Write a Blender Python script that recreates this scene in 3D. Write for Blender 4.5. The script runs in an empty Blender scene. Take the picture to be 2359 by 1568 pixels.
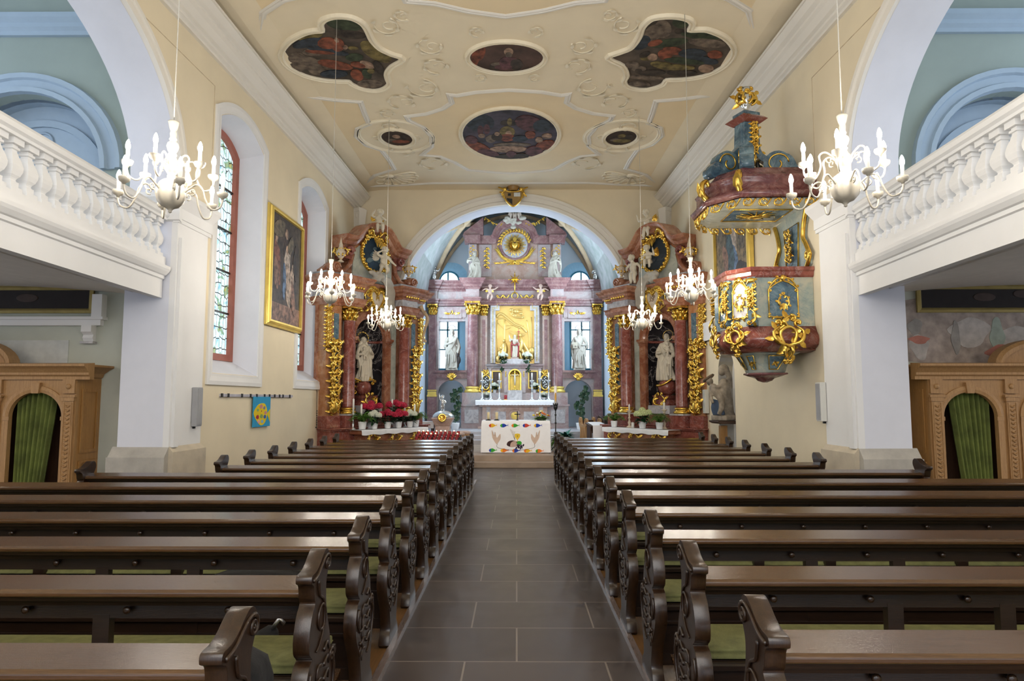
import bpy, bmesh, math, random
from math import sin, cos, pi, radians as R, sqrt, atan2
from mathutils import Vector as V, Matrix as M4
from mathutils.geometry import tessellate_polygon
random.seed(7)
SC = bpy.context.scene
COL = SC.collection

# ------------------------------------------------------------------ mesh builder
class MB:
    def __init__(s):
        s.v = []; s.f = []; s.m = []; s.s = []; s.T = M4.Identity(4); s.mi = 0; s.sm = False
    def add(s, vs, fs, mi=None, sm=None):
        o = len(s.v)
        s.v += [s.T @ V(p) for p in vs]
        for f in fs:
            s.f.append([o + i for i in f]); s.m.append(s.mi if mi is None else mi); s.s.append(s.sm if sm is None else sm)
        return s
    def at(s, loc=(0, 0, 0), rz=0, rx=0, ry=0, sc=1):
        s.T = M4.Translation(loc) @ M4.Rotation(rz, 4, 'Z') @ M4.Rotation(ry, 4, 'Y') @ M4.Rotation(rx, 4, 'X') @ (M4.Scale(sc, 4) if not isinstance(sc, tuple) else M4.Diagonal((*sc, 1)))
        return s
    def box(s, x0, x1, y0, y1, z0, z1, mi=None):
        return s.add([(x, y, z) for z in (z0, z1) for y in (y0, y1) for x in (x0, x1)],
                     [(0, 2, 3, 1), (4, 5, 7, 6), (0, 1, 5, 4), (2, 6, 7, 3), (0, 4, 6, 2), (1, 3, 7, 5)], mi, False)
    def taper(s, cx, cy, z0, z1, a0, b0, a1, b1, mi=None):
        vs = [(cx + i * a0, cy + j * b0, z0) for i, j in ((-1, -1), (1, -1), (1, 1), (-1, 1))] + [(cx + i * a1, cy + j * b1, z1) for i, j in ((-1, -1), (1, -1), (1, 1), (-1, 1))]
        return s.add(vs, [(3, 2, 1, 0), (4, 5, 6, 7)] + [(i, (i + 1) % 4, 4 + (i + 1) % 4, 4 + i) for i in range(4)], mi, False)
    def prism(s, P, h0, h1, plane='xz', mi=None, sm=False, holes=()):
        mp = {'xz': lambda a, b, h: (a, h, b), 'yz': lambda a, b, h: (h, a, b), 'xy': lambda a, b, h: (a, b, h)}[plane]
        loops = [list(P)] + [list(h) for h in holes]
        flat = [p for l in loops for p in l]; n = len(flat)
        vs = [mp(a, b, h0) for a, b in flat] + [mp(a, b, h1) for a, b in flat]
        tri = tessellate_polygon([[V((a, b, 0)) for a, b in l] for l in loops])
        s.add(vs, [tuple(t) for t in tri] + [tuple(n + i for i in reversed(t)) for t in tri], mi, False)
        o = 0
        for l in loops:
            k = len(l)
            lv = [mp(a, b, h0) for a, b in l] + [mp(a, b, h1) for a, b in l]
            s.add(lv, [(i, (i + 1) % k, k + (i + 1) % k, k + i) for i in range(k)], mi, sm)
        return s
    def lathe(s, prof, c=(0, 0, 0), n=20, mi=None, a0=0, a1=2 * pi, sm=True, sx=1, sy=1, cap=True):
        full = abs(a1 - a0 - 2 * pi) < 1e-6
        k = n if full else n + 1
        vs = []
        for r, z in prof:
            for i in range(k):
                a = a0 + (a1 - a0) * i / n
                vs.append((c[0] + r * cos(a) * sx, c[1] + r * sin(a) * sy, c[2] + z))
        fs = []
        for j in range(len(prof) - 1):
            for i in range(n):
                i2 = (i + 1) % k
                fs.append((j * k + i, j * k + i2, (j + 1) * k + i2, (j + 1) * k + i))
        s.add(vs, fs, mi, sm)
        if full and cap:
            s.add([vs[i] for i in range(k)], [tuple(range(k))[::-1]], mi, False)
            s.add(vs[-k:], [tuple(range(k))], mi, False)
        return s
    def tube(s, P, r, n=8, mi=None, closed=False, sm=True):
        P = [V(p) for p in P]; N = len(P)
        rr = r if isinstance(r, (list, tuple)) else [r] * N
        if len(rr) == 2 and N != 2: rr = [rr[0] + (rr[1] - rr[0]) * i / (N - 1) for i in range(N)]
        up = None; vs = []
        for i in range(N):
            a = P[i - 1] if (i > 0 or closed) else P[i]; b = P[(i + 1) % N] if (i < N - 1 or closed) else P[i]
            t = (b - a)
            t = t.normalized() if t.length > 1e-9 else V((0, 0, 1))
            if up is None:
                up = V((0, 0, 1)) if abs(t.z) < .9 else V((1, 0, 0))
            e = (up - t * up.dot(t))
            if e.length < 1e-6: e = t.orthogonal()
            e.normalize(); g = t.cross(e); up = e
            for q in range(n):
                an = 2 * pi * q / n
                vs.append(P[i] + (e * cos(an) + g * sin(an)) * rr[i])
        fs = []
        for i in range(N if closed else N - 1):
            j = (i + 1) % N
            for q in range(n):
                q2 = (q + 1) % n
                fs.append((i * n + q, i * n + q2, j * n + q2, j * n + q))
        if not closed: fs += [tuple(range(n))[::-1], tuple(range((N - 1) * n, N * n))]
        return s.add(vs, fs, mi, sm)
    def ell(s, c, r, n=12, mi=None, rz=0):
        if not isinstance(r, (tuple, list)): r = (r, r, r)
        k = max(5, n // 2 + 1); vs = [(0, 0, -1)]
        for j in range(1, k):
            ph = -pi / 2 + pi * j / k
            vs += [(cos(ph) * cos(2 * pi * i / n), cos(ph) * sin(2 * pi * i / n), sin(ph)) for i in range(n)]
        vs.append((0, 0, 1)); L = len(vs) - 1
        fs = [(0, 1 + (i + 1) % n, 1 + i) for i in range(n)]
        for j in range(k - 2):
            fs += [(1 + j * n + i, 1 + j * n + (i + 1) % n, 1 + (j + 1) * n + (i + 1) % n, 1 + (j + 1) * n + i) for i in range(n)]
        fs += [(L, 1 + (k - 2) * n + i, 1 + (k - 2) * n + (i + 1) % n) for i in range(n)]
        cz, sz = cos(rz), sin(rz)
        pts = [(c[0] + (x * r[0]) * cz - (y * r[1]) * sz, c[1] + (x * r[0]) * sz + (y * r[1]) * cz, c[2] + z * r[2]) for x, y, z in vs]
        return s.add(pts, fs, mi, True)
    def loft(s, rings, mi=None, sm=True, cap=True, closed=False):
        k = len(rings[0]); vs = [p for r in rings for p in r]; fs = []
        for j in range(len(rings) - (0 if closed else 1)):
            j2 = (j + 1) % len(rings)
            fs += [(j * k + i, j * k + (i + 1) % k, j2 * k + (i + 1) % k, j2 * k + i) for i in range(k)]
        s.add(vs, fs, mi, sm)
        if cap and not closed:
            s.add(rings[0], [tuple(range(k))[::-1]], mi, False); s.add(rings[-1], [tuple(range(k))], mi, False)
        return s
    def sweep(s, path, prof, N, mi=None, closed=False, sm=False, flip=False):
        """profile (lateral, out) along a planar path with plane normal N (out direction)"""
        P = [V(p) for p in path]; N = V(N).normalized(); rings = []; n = len(P)
        for i in range(n):
            a = P[i - 1] if (i > 0 or closed) else None; b = P[(i + 1) % n] if (i < n - 1 or closed) else None
            d1 = (P[i] - a).normalized() if a is not None else None
            d2 = (b - P[i]).normalized() if b is not None else None
            if d1 is None: d1 = d2
            if d2 is None: d2 = d1
            l1 = N.cross(d1); l2 = N.cross(d2); l = (l1 + l2)
            l = l.normalized() if l.length > 1e-6 else l1
            k = 1 / max(.35, l.dot(l1))
            if flip: l = -l
            rings.append([P[i] + l * (x * k) + N * y for x, y in prof])
        return s.loft(rings, mi, sm, True, closed)
    def quad(s, a, b, c, d, mi=None): return s.add([a, b, c, d], [(0, 1, 2, 3)], mi, False)
    def leaf(s, p, d, up, L, W, mi=None, bend=.3):
        p, d, up = V(p), V(d).normalized(), V(up)
        sd = d.cross(up)
        sd = sd.normalized() if sd.length > 1e-6 else d.orthogonal()
        nn = sd.cross(d)
        def q(t, w): return p + d * (L * t) + sd * (W * w) - nn * (bend * L * t * t) + nn * (abs(w) * W * .3)
        return s.add([q(0, 0), q(.3, -.5), q(.3, .5), q(.65, -.42), q(.65, .42), q(1, 0), q(.3, 0), q(.65, 0)],
                     [(0, 1, 6), (0, 6, 2), (1, 3, 7, 6), (6, 7, 4, 2), (3, 5, 7), (7, 5, 4)], mi, True)
    def mesh(s, name, mats):
        me = bpy.data.meshes.new(name)
        me.from_pydata([tuple(v) for v in s.v], [], s.f)
        for m in mats: me.materials.append(m)
        me.polygons.foreach_set('material_index', s.m); me.polygons.foreach_set('use_smooth', s.s)
        me.update()
        return me
    def build(s, name, mats, parent=None, loc=None, rz=0, bevel=0, fix=True):
        if not isinstance(mats, (list, tuple)): mats = [mats]
        me = s.mesh(name, mats)
        if fix:
            bm = bmesh.new(); bm.from_mesh(me)
            bmesh.ops.remove_doubles(bm, verts=bm.verts, dist=1e-5)
            bmesh.ops.recalc_face_normals(bm, faces=bm.faces)
            bm.to_mesh(me); bm.free()
        o = bpy.data.objects.new(name, me); COL.objects.link(o)
        if parent: o.parent = parent
        if loc is not None: o.location = loc
        o.rotation_euler.z = rz
        if bevel:
            b = o.modifiers.new('bevel', 'BEVEL'); b.width = bevel; b.segments = 2; b.limit_method = 'ANGLE'; b.angle_limit = R(40)
        return o

def tag(o, label, cat, group=None):
    o['label'] = label; o['category'] = cat
    if group: o['group'] = group
    return o
def thing(name, label, cat, loc=(0, 0, 0), rz=0, group=None):
    o = bpy.data.objects.new(name, None); COL.objects.link(o); o.empty_display_size = .2
    o.location = loc; o.rotation_euler.z = rz
    return tag(o, label, cat, group)
def struct(o): o['kind'] = 'structure'; return o
def dup(root, loc=None, rz=None, label=None, group=None):
    r = root.copy(); COL.objects.link(r)
    if loc is not None: r.location = loc
    if rz is not None: r.rotation_euler.z = rz
    if label: r['label'] = label
    if group: r['group'] = group
    for ch in list(root.children):
        c = ch.copy(); COL.objects.link(c); c.parent = r
        for g in list(ch.children):
            d = g.copy(); COL.objects.link(d); d.parent = c
    return r
def sculpt(mb, voxel, smooth=2):
    """fuse the overlapping closed pieces of a builder into one continuous skin"""
    me = mb.mesh('tmp', [])
    o = bpy.data.objects.new('tmp', me); COL.objects.link(o)
    r = o.modifiers.new('r', 'REMESH'); r.mode = 'VOXEL'; r.voxel_size = voxel; r.use_smooth_shade = True
    if smooth:
        k = o.modifiers.new('s', 'SMOOTH'); k.iterations = smooth; k.factor = .5
    dg = bpy.context.evaluated_depsgraph_get()
    new = bpy.data.meshes.new_from_object(o.evaluated_get(dg))
    bpy.data.objects.remove(o); bpy.data.meshes.remove(me)
    return new
def from_mesh(name, me, m, parent=None, loc=None, rz=0):
    me.materials.clear(); me.materials.append(m); me.name = name
    o = bpy.data.objects.new(name, me); COL.objects.link(o)
    if parent: o.parent = parent
    if loc is not None: o.location = loc
    o.rotation_euler.z = rz
    return o
def text_mesh(name, txt, size, m, parent=None, loc=(0, 0, 0), rot=(pi / 2, 0, 0), ext=.004):
    c = bpy.data.curves.new('t', 'FONT'); c.body = txt; c.size = size; c.extrude = ext; c.align_x = 'CENTER'; c.align_y = 'CENTER'
    o = bpy.data.objects.new('t', c); COL.objects.link(o)
    me = bpy.data.meshes.new_from_object(o.evaluated_get(bpy.context.evaluated_depsgraph_get()))
    bpy.data.objects.remove(o)
    q = from_mesh(name, me, m, parent, loc); q.rotation_euler = rot
    return q
def arcpts(cx, cz, rx, rz, a0, a1, n): return [(cx + rx * cos(a0 + (a1 - a0) * i / n), cz + rz * sin(a0 + (a1 - a0) * i / n)) for i in range(n + 1)]
def spline(P, n=6, closed=False):
    P = [V(p) for p in P]; out = []; N = len(P)
    for i in range(N if closed else N - 1):
        p1, p2 = P[i], P[(i + 1) % N]
        p0 = P[i - 1] if (i > 0 or closed) else p1; p3 = P[(i + 2) % N] if (i + 2 < N or closed) else p2
        for k in range(n):
            t = k / n
            out.append(.5 * ((2 * p1) + (p2 - p0) * t + (2 * p0 - 5 * p1 + 4 * p2 - p3) * t * t + (3 * p1 - p0 - 3 * p2 + p3) * t ** 3))
    if not closed: out.append(P[-1])
    return out
def sp2(P, n=5, closed=False): return [(p.x, p.y) for p in spline([(a, b, 0) for a, b in P], n, closed)]

# ------------------------------------------------------------------ materials
def _nt(name):
    m = bpy.data.materials.new(name); m.use_nodes = True; t = m.node_tree; t.nodes.clear()
    out = t.nodes.new('ShaderNodeOutputMaterial'); b = t.nodes.new('ShaderNodeBsdfPrincipled')
    t.links.new(b.outputs[0], out.inputs[0])
    return m, t, b
def _co(t, kind='Object', sc=(1, 1, 1), rot=(0, 0, 0)):
    c = t.nodes.new('ShaderNodeTexCoord'); mp = t.nodes.new('ShaderNodeMapping')
    mp.inputs['Scale'].default_value = sc; mp.inputs['Rotation'].default_value = rot
    t.links.new(c.outputs[kind], mp.inputs[0])
    return mp.outputs[0]
def _noise(t, co, scale, detail=4, dist=0, rough=.55):
    n = t.nodes.new('ShaderNodeTexNoise'); n.inputs['Scale'].default_value = scale; n.inputs['Detail'].default_value = detail
    n.inputs['Distortion'].default_value = dist; n.inputs['Roughness'].default_value = rough
    t.links.new(co, n.inputs['Vector'])
    return n
def _ramp(t, src, stops):
    r = t.nodes.new('ShaderNodeValToRGB'); e = r.color_ramp.elements
    while len(e) > 1: e.remove(e[-1])
    e[0].position = stops[0][0]; e[0].color = (*stops[0][1], 1)
    for p, c in stops[1:]:
        q = e.new(p); q.color = (*c, 1)
    t.links.new(src, r.inputs[0])
    return r.outputs[0]
def _mix(t, fac, a, b, mode='MIX'):
    x = t.nodes.new('ShaderNodeMix'); x.data_type = 'RGBA'; x.blend_type = mode
    for sock, val in ((x.inputs['Factor'], fac), (x.inputs['A'], a), (x.inputs['B'], b)):
        sock = [s for s in x.inputs if s.name == sock.name and (s.type == 'RGBA' if sock.name in 'AB' else s.type == 'VALUE')][0]
        if isinstance(val, (int, float)): sock.default_value = val
        elif isinstance(val, tuple): sock.default_value = (*val, 1)
        else: t.links.new(val, sock)
    return [o for o in x.outputs if o.type == 'RGBA'][0]
def _math(t, op, a, b=None):
    n = t.nodes.new('ShaderNodeMath'); n.operation = op
    for i, val in enumerate((a, b)):
        if val is None: continue
        if isinstance(val, (int, float)): n.inputs[i].default_value = val
        else: t.links.new(val, n.inputs[i])
    return n.outputs[0]
def _bump(t, b, h, strength=.3, dist=.02):
    n = t.nodes.new('ShaderNodeBump'); n.inputs['Strength'].default_value = strength; n.inputs['Distance'].default_value = dist
    t.links.new(h, n.inputs['Height']); t.links.new(n.outputs[0], b.inputs['Normal'])
def mat(name, col, rough=.6, metal=0, var=.08, scale=6, bump=0, bscale=40, coat=0, dark=None):
    m, t, b = _nt(name); co = _co(t)
    n = _noise(t, co, scale, 5)
    d = dark or tuple(c * (1 - var * 2) for c in col)
    l = tuple(min(1, c * (1 + var)) for c in col)
    t.links.new(_ramp(t, n.outputs[0], [(.3, d), (.7, l)]), b.inputs['Base Color'])
    b.inputs['Roughness'].default_value = rough; b.inputs['Metallic'].default_value = metal; b.inputs['Coat Weight'].default_value = coat
    if bump: _bump(t, b, _noise(t, co, bscale, 4).outputs[0], bump)
    return m
def marble(name, stops, scale=3, vein=(.85, .8, .75), va=.13, rough=.22, vs=2.2):
    m, t, b = _nt(name); co = _co(t, 'Object')
    n = _noise(t, co, scale, 8, 1.2, .62)
    c = _ramp(t, n.outputs[0], stops)
    v = _noise(t, co, vs, 6, 2.0, .6)
    w = _math(t, 'ABSOLUTE', _math(t, 'SUBTRACT', v.outputs[0], .5))
    f = _math(t, 'MULTIPLY', _math(t, 'SUBTRACT', 1, _math(t, 'MINIMUM', _math(t, 'MULTIPLY', w, 45), 1)), va)
    t.links.new(_mix(t, f, c, vein), b.inputs['Base Color'])
    b.inputs['Roughness'].default_value = rough
    return m
def wood(name, dark, light, axis=0, scale=3, rough=.3, coat=.2):
    m, t, b = _nt(name)
    sc = [14, 14, 14]; sc[axis] = .8
    co = _co(t, 'Object', tuple(sc))
    n = _noise(t, co, scale, 6, .6, .6)
    g = _noise(t, _co(t, 'Object', tuple(s * 4 for s in sc)), scale * 2, 3)
    c = _ramp(t, n.outputs[0], [(.3, dark), (.55, tuple((a + q) / 2 for a, q in zip(dark, light))), (.75, light)])
    c2 = _mix(t, .35, c, _ramp(t, g.outputs[0], [(.35, dark), (.65, light)]))
    t.links.new(c2, b.inputs['Base Color']); b.inputs['Roughness'].default_value = rough; b.inputs['Coat Weight'].default_value = coat
    b.inputs['Coat Roughness'].default_value = .15
    _bump(t, b, g.outputs[0], .08, .01)
    return m
def glow(name, col, st):
    m = bpy.data.materials.new(name); m.use_nodes = True; t = m.node_tree; t.nodes.clear()
    out = t.nodes.new('ShaderNodeOutputMaterial'); e = t.nodes.new('ShaderNodeEmission')
    e.inputs[0].default_value = (*col, 1); e.inputs[1].default_value = st
    t.links.new(e.outputs[0], out.inputs[0])
    return m
def leaded(name, stops, scale, st, lead=(.02, .03, .03), rnd=.25, width=.05, nscale=1.5):
    """backlit leaded glass: bright quarries between dark cames"""
    m, t, b = _nt(name)
    co = _co(t, 'Object', (1, 1, .62))
    v = t.nodes.new('ShaderNodeTexVoronoi'); v.feature = 'DISTANCE_TO_EDGE'; v.inputs['Scale'].default_value = scale; v.inputs['Randomness'].default_value = rnd
    t.links.new(co, v.inputs['Vector'])
    f = _math(t, 'GREATER_THAN', v.outputs[0], width)
    n = _noise(t, _co(t), nscale, 3, .3)
    c = _mix(t, f, lead, _ramp(t, n.outputs[0], stops))
    t.links.new(c, b.inputs['Base Color']); t.links.new(c, b.inputs['Emission Color']); b.inputs['Emission Strength'].default_value = st
    b.inputs['Roughness'].default_value = .1
    return m
W = {}
W['beige'] = mat('plaster_beige', (.84, .73, .53), .9, var=.03, scale=1.2, bump=.04)
W['ceil'] = mat('plaster_cream', (.93, .81, .60), .9, var=.02, scale=1.5)
W['ceilpanel'] = mat('plaster_apricot', (.93, .76, .50), .9, var=.02, scale=1.5)
W['white'] = mat('plaster_white', (.83, .82, .81), .85, var=.02, scale=1.5, bump=.03)
W['stucco'] = mat('stucco_white', (.93, .84, .66), .8, var=.03, scale=4)
W['corn'] = mat('cornice_white', (.84, .80, .73), .8, var=.012, scale=1)
W['daytint'] = mat('plaster_daylight_tint', (.74, .75, .82), .85, var=.03, scale=1.5)  # white reveals with bluish daylight put into the plaster colour
W['greywall'] = mat('plaster_grey_green', (.56, .58, .50), .9, var=.06, scale=1.3)
W['bluewall'] = mat('plaster_blue_grey', (.30, .36, .34), .9, var=.04, scale=1.3)
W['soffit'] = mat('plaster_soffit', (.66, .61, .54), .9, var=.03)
W['sand'] = mat('sandstone', (.58, .50, .38), .85, var=.1, scale=3, bump=.15, bscale=30)
W['sandg'] = mat('sandstone_grey', (.46, .43, .38), .85, var=.12, scale=3, bump=.15, bscale=30)
W['rib'] = mat('rib_stone', (.60, .46, .30), .8, var=.08, scale=4)
W['vault'] = mat('vault_plaster', (.52, .54, .56), .9, var=.15, scale=2.5, dark=(.35, .42, .40))
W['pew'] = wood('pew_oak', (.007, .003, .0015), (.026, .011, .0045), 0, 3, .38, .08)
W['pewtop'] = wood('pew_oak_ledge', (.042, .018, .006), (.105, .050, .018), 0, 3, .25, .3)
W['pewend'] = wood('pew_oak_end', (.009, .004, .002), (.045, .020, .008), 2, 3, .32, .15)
W['oak'] = wood('oak_honey', (.28, .13, .035), (.52, .28, .09), 2, 3, .4, .1)
W['oakgrey'] = wood('oak_weathered', (.27, .14, .05), (.50, .29, .12), 2, 4, .55, 0)
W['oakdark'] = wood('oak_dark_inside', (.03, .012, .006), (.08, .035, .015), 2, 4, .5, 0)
W['board'] = wood('floor_boards', (.12, .055, .018), (.28, .145, .055), 1, 2, .3, .3)
W['cush'] = mat('cushion_green', (.17, .17, .06), .95, var=.12, scale=20, bump=.2, bscale=160)
W['iron'] = mat('dark_iron', (.03, .03, .03), .4, .6)
W['steel'] = mat('steel', (.55, .55, .57), .3, .9, var=.03)
W['gold'] = mat('gilding', (.95, .62, .13), .27, .9, var=.12, scale=9, dark=(.62, .34, .05))
W['goldp'] = mat('gold_frame', (.90, .66, .16), .4, .55, var=.1, scale=3)
W['goldr'] = mat('gold_relief', (.95, .66, .22), .38, .6, var=.08, scale=3)
W['stone'] = mat('statue_stone', (.50, .46, .39), .6, var=.08, scale=5)
W['ivory'] = mat('statue_ivory', (.70, .63, .50), .5, var=.06, scale=6)
W['polychrome'] = mat('statue_cream', (.70, .58, .44), .55, var=.12, scale=7)
W['silver'] = mat('silver', (.80, .84, .86), .22, .85, var=.1, scale=10)
W['candle'] = mat('candle_wax', (.92, .90, .84), .5, var=.02)
W['enamel'] = mat('chandelier_enamel', (.40, .365, .30), .35, var=.02, coat=.2)
W['cloth'] = mat('linen', (.90, .90, .92), .9, var=.02, bump=.1, bscale=90)
W['pot'] = mat('white_ceramic', (.86, .87, .88), .25, var=.01)
W['leaf'] = mat('leaf_green', (.05, .16, .03), .5, var=.3, scale=14)
W['leafd'] = mat('leaf_dark', (.012, .055, .018), .4, var=.3, scale=9)
W['fern'] = mat('fern_green', (.12, .30, .035), .6, var=.3, scale=14)
W['petr'] = mat('petal_red', (.62, .02, .07), .6, var=.25, scale=20)
W['petw'] = mat('petal_white', (.86, .88, .74), .6, var=.08, scale=20)
W['petg'] = mat('petal_lime', (.72, .80, .42), .6, var=.1, scale=20)
W['redm'] = marble('red_marble', [(.25, (.20, .065, .034)), (.45, (.33, .125, .066)), (.6, (.45, .21, .12)), (.78, (.54, .33, .21))], 3.2)
W['redd'] = marble('red_marble_dark', [(.25, (.13, .030, .025)), (.5, (.26, .075, .055)), (.75, (.42, .17, .13))], 4, va=.14, rough=.15)
W['lilac'] = marble('lilac_marble', [(.25, (.25, .15, .16)), (.40, (.36, .25, .25)), (.52, (.42, .34, .33)), (.64, (.33, .31, .32)), (.78, (.44, .37, .31))], 1.6)
W['lilacd'] = marble('plum_marble', [(.25, (.14, .06, .07)), (.5, (.24, .12, .12)), (.66, (.32, .19, .18)), (.80, (.42, .32, .31))], 2.0)
W['rosem'] = marble('rose_marble', [(.25, (.34, .19, .14)), (.5, (.44, .30, .25)), (.75, (.46, .40, .36))], 2.4)
W['grey'] = marble('grey_green_marble', [(.3, (.34, .37, .32)), (.5, (.50, .53, .46)), (.7, (.62, .62, .54))], 3)
W['greym'] = marble('grey_marble', [(.3, (.30, .28, .29)), (.5, (.48, .46, .47)), (.7, (.62, .60, .60))], 5, rough=.2)
W['black'] = marble('black_marble', [(.3, (.010, .009, .011)), (.7, (.035, .030, .034))], 2, (.5, .45, .42), .5, .10, 1.3)
W['blue'] = marble('blue_marble', [(.3, (.035, .07, .11)), (.5, (.09, .16, .21)), (.7, (.22, .32, .36))], 4, va=.12)
W['aqua'] = marble('aqua_marble', [(.25, (.20, .28, .28)), (.45, (.36, .42, .38)), (.6, (.50, .50, .40)), (.78, (.42, .47, .46))], 2.4, (.22, .30, .34), .5)
W['plumm'] = marble('purple_marble', [(.3, (.10, .035, .04)), (.5, (.20, .075, .075)), (.7, (.34, .17, .15))], 4, va=.1, rough=.2)
W['rust'] = mat('window_red', (.40, .13, .09), .6, var=.06)
W['speaker'] = mat('speaker_grey', (.36, .36, .37), .5, var=.05)
W['speakf'] = mat('speaker_light', (.68, .67, .62), .6, var=.03)
W['bag'] = mat('black_nylon', (.008, .008, .010), .85, var=.2, scale=30, bump=.2)
W['redglass'] = mat('red_glass', (.38, .012, .02), .12, var=.2, coat=.5)
def flat(name, c, rough=.8, var=.12, scale=9): return mat(name, c, rough, var=var, scale=scale)
# ------------------------------------------------------------------ room shell
LANG = atan2(18.2 - 8.75, -4.35 + 4.57); RANG = atan2(18.2 - 8.85, 4.13 - 4.36)
LW_LOC = (-4.57, 8.75, 0); RW_LOC = (4.36, 8.85, 0)
# in a wall's own frame: x runs along the wall (left: s, right: -s), y points out of the church, z up
def wallobj(mb, side, name, mats, **k):
    return mb.build(name, mats, None, LW_LOC if side < 0 else RW_LOC, LANG if side < 0 else RANG + pi, **k)
def wp(side, s, n, z):
    """point on a nave wall: s along it, n into the nave"""
    a = LANG if side < 0 else RANG
    l = LW_LOC if side < 0 else RW_LOC
    nx, ny = (sin(a), -cos(a)) if side < 0 else (-sin(a), cos(a))
    return (l[0] + cos(a) * s + nx * n, l[1] + sin(a) * s + ny * n, z)
def segarch(x0, x1, z0, zs, rise, n=12):
    w = (x1 - x0) / 2; r = (w * w + rise * rise) / (2 * rise); cz = zs + rise - r; a = math.asin(w / r); cx = (x0 + x1) / 2
    return [(x0, z0), (x1, z0)] + [(cx + r * sin(a - 2 * a * i / n), cz + r * cos(a - 2 * a * i / n)) for i in range(n + 1)]
ZT = 7.3
# floors ------------------------------------------------------------
m, t, b = _nt('aisle_stone'); co = _co(t, 'Object')
br = t.nodes.new('ShaderNodeTexBrick'); br.offset = .37; br.inputs['Scale'].default_value = 1; br.inputs['Brick Width'].default_value = .86; br.inputs['Row Height'].default_value = .62
br.inputs['Mortar Size'].default_value = .006; br.inputs['Color1'].default_value = (.068, .052, .046, 1); br.inputs['Color2'].default_value = (.090, .070, .063, 1); br.inputs['Mortar'].default_value = (.24, .20, .17, 1)
t.links.new(co, br.inputs['Vector'])
n = _noise(t, co, 2.2, 6, .4); c = _mix(t, .55, br.outputs[0], _ramp(t, n.outputs[0], [(.3, (.45, .42, .42)), (.7, (1, 1, 1))]), 'MULTIPLY')
t.links.new(c, b.inputs['Base Color'])
t.links.new(_ramp(t, n.outputs[0], [(.3, (.30,) * 3), (.7, (.42,) * 3)]), b.inputs['Roughness'])
_bump(t, b, br.outputs['Fac'], -.25, .01)
W['slab'] = m
f = MB().box(-10, 10, -2.4, 26.2, -.12, 0); struct(f.build('floor', W['slab']))
for sd, nm in ((-1, 'floor_left'), (1, 'floor_right')):
    x0, x1 = (-4.55, -.80) if sd < 0 else (.75, 4.36)
    f = MB().box(x0, x1, -2.4, 13.6, 0, .02); struct(f.build(nm, W['board']))
    e = -.80 if sd < 0 else .75
    f = MB().prism([(e - .025, 0), (e + .025, 0), (e + .02, .035), (e - .02, .035)], -2.4, 13.6, 'xz')
    struct(f.build('trim_1' if sd < 0 else 'trim_2', wood('kerb_wood%d' % sd, (.10, .07, .06), (.26, .20, .18), 1, 2, .2, .5)))
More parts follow.
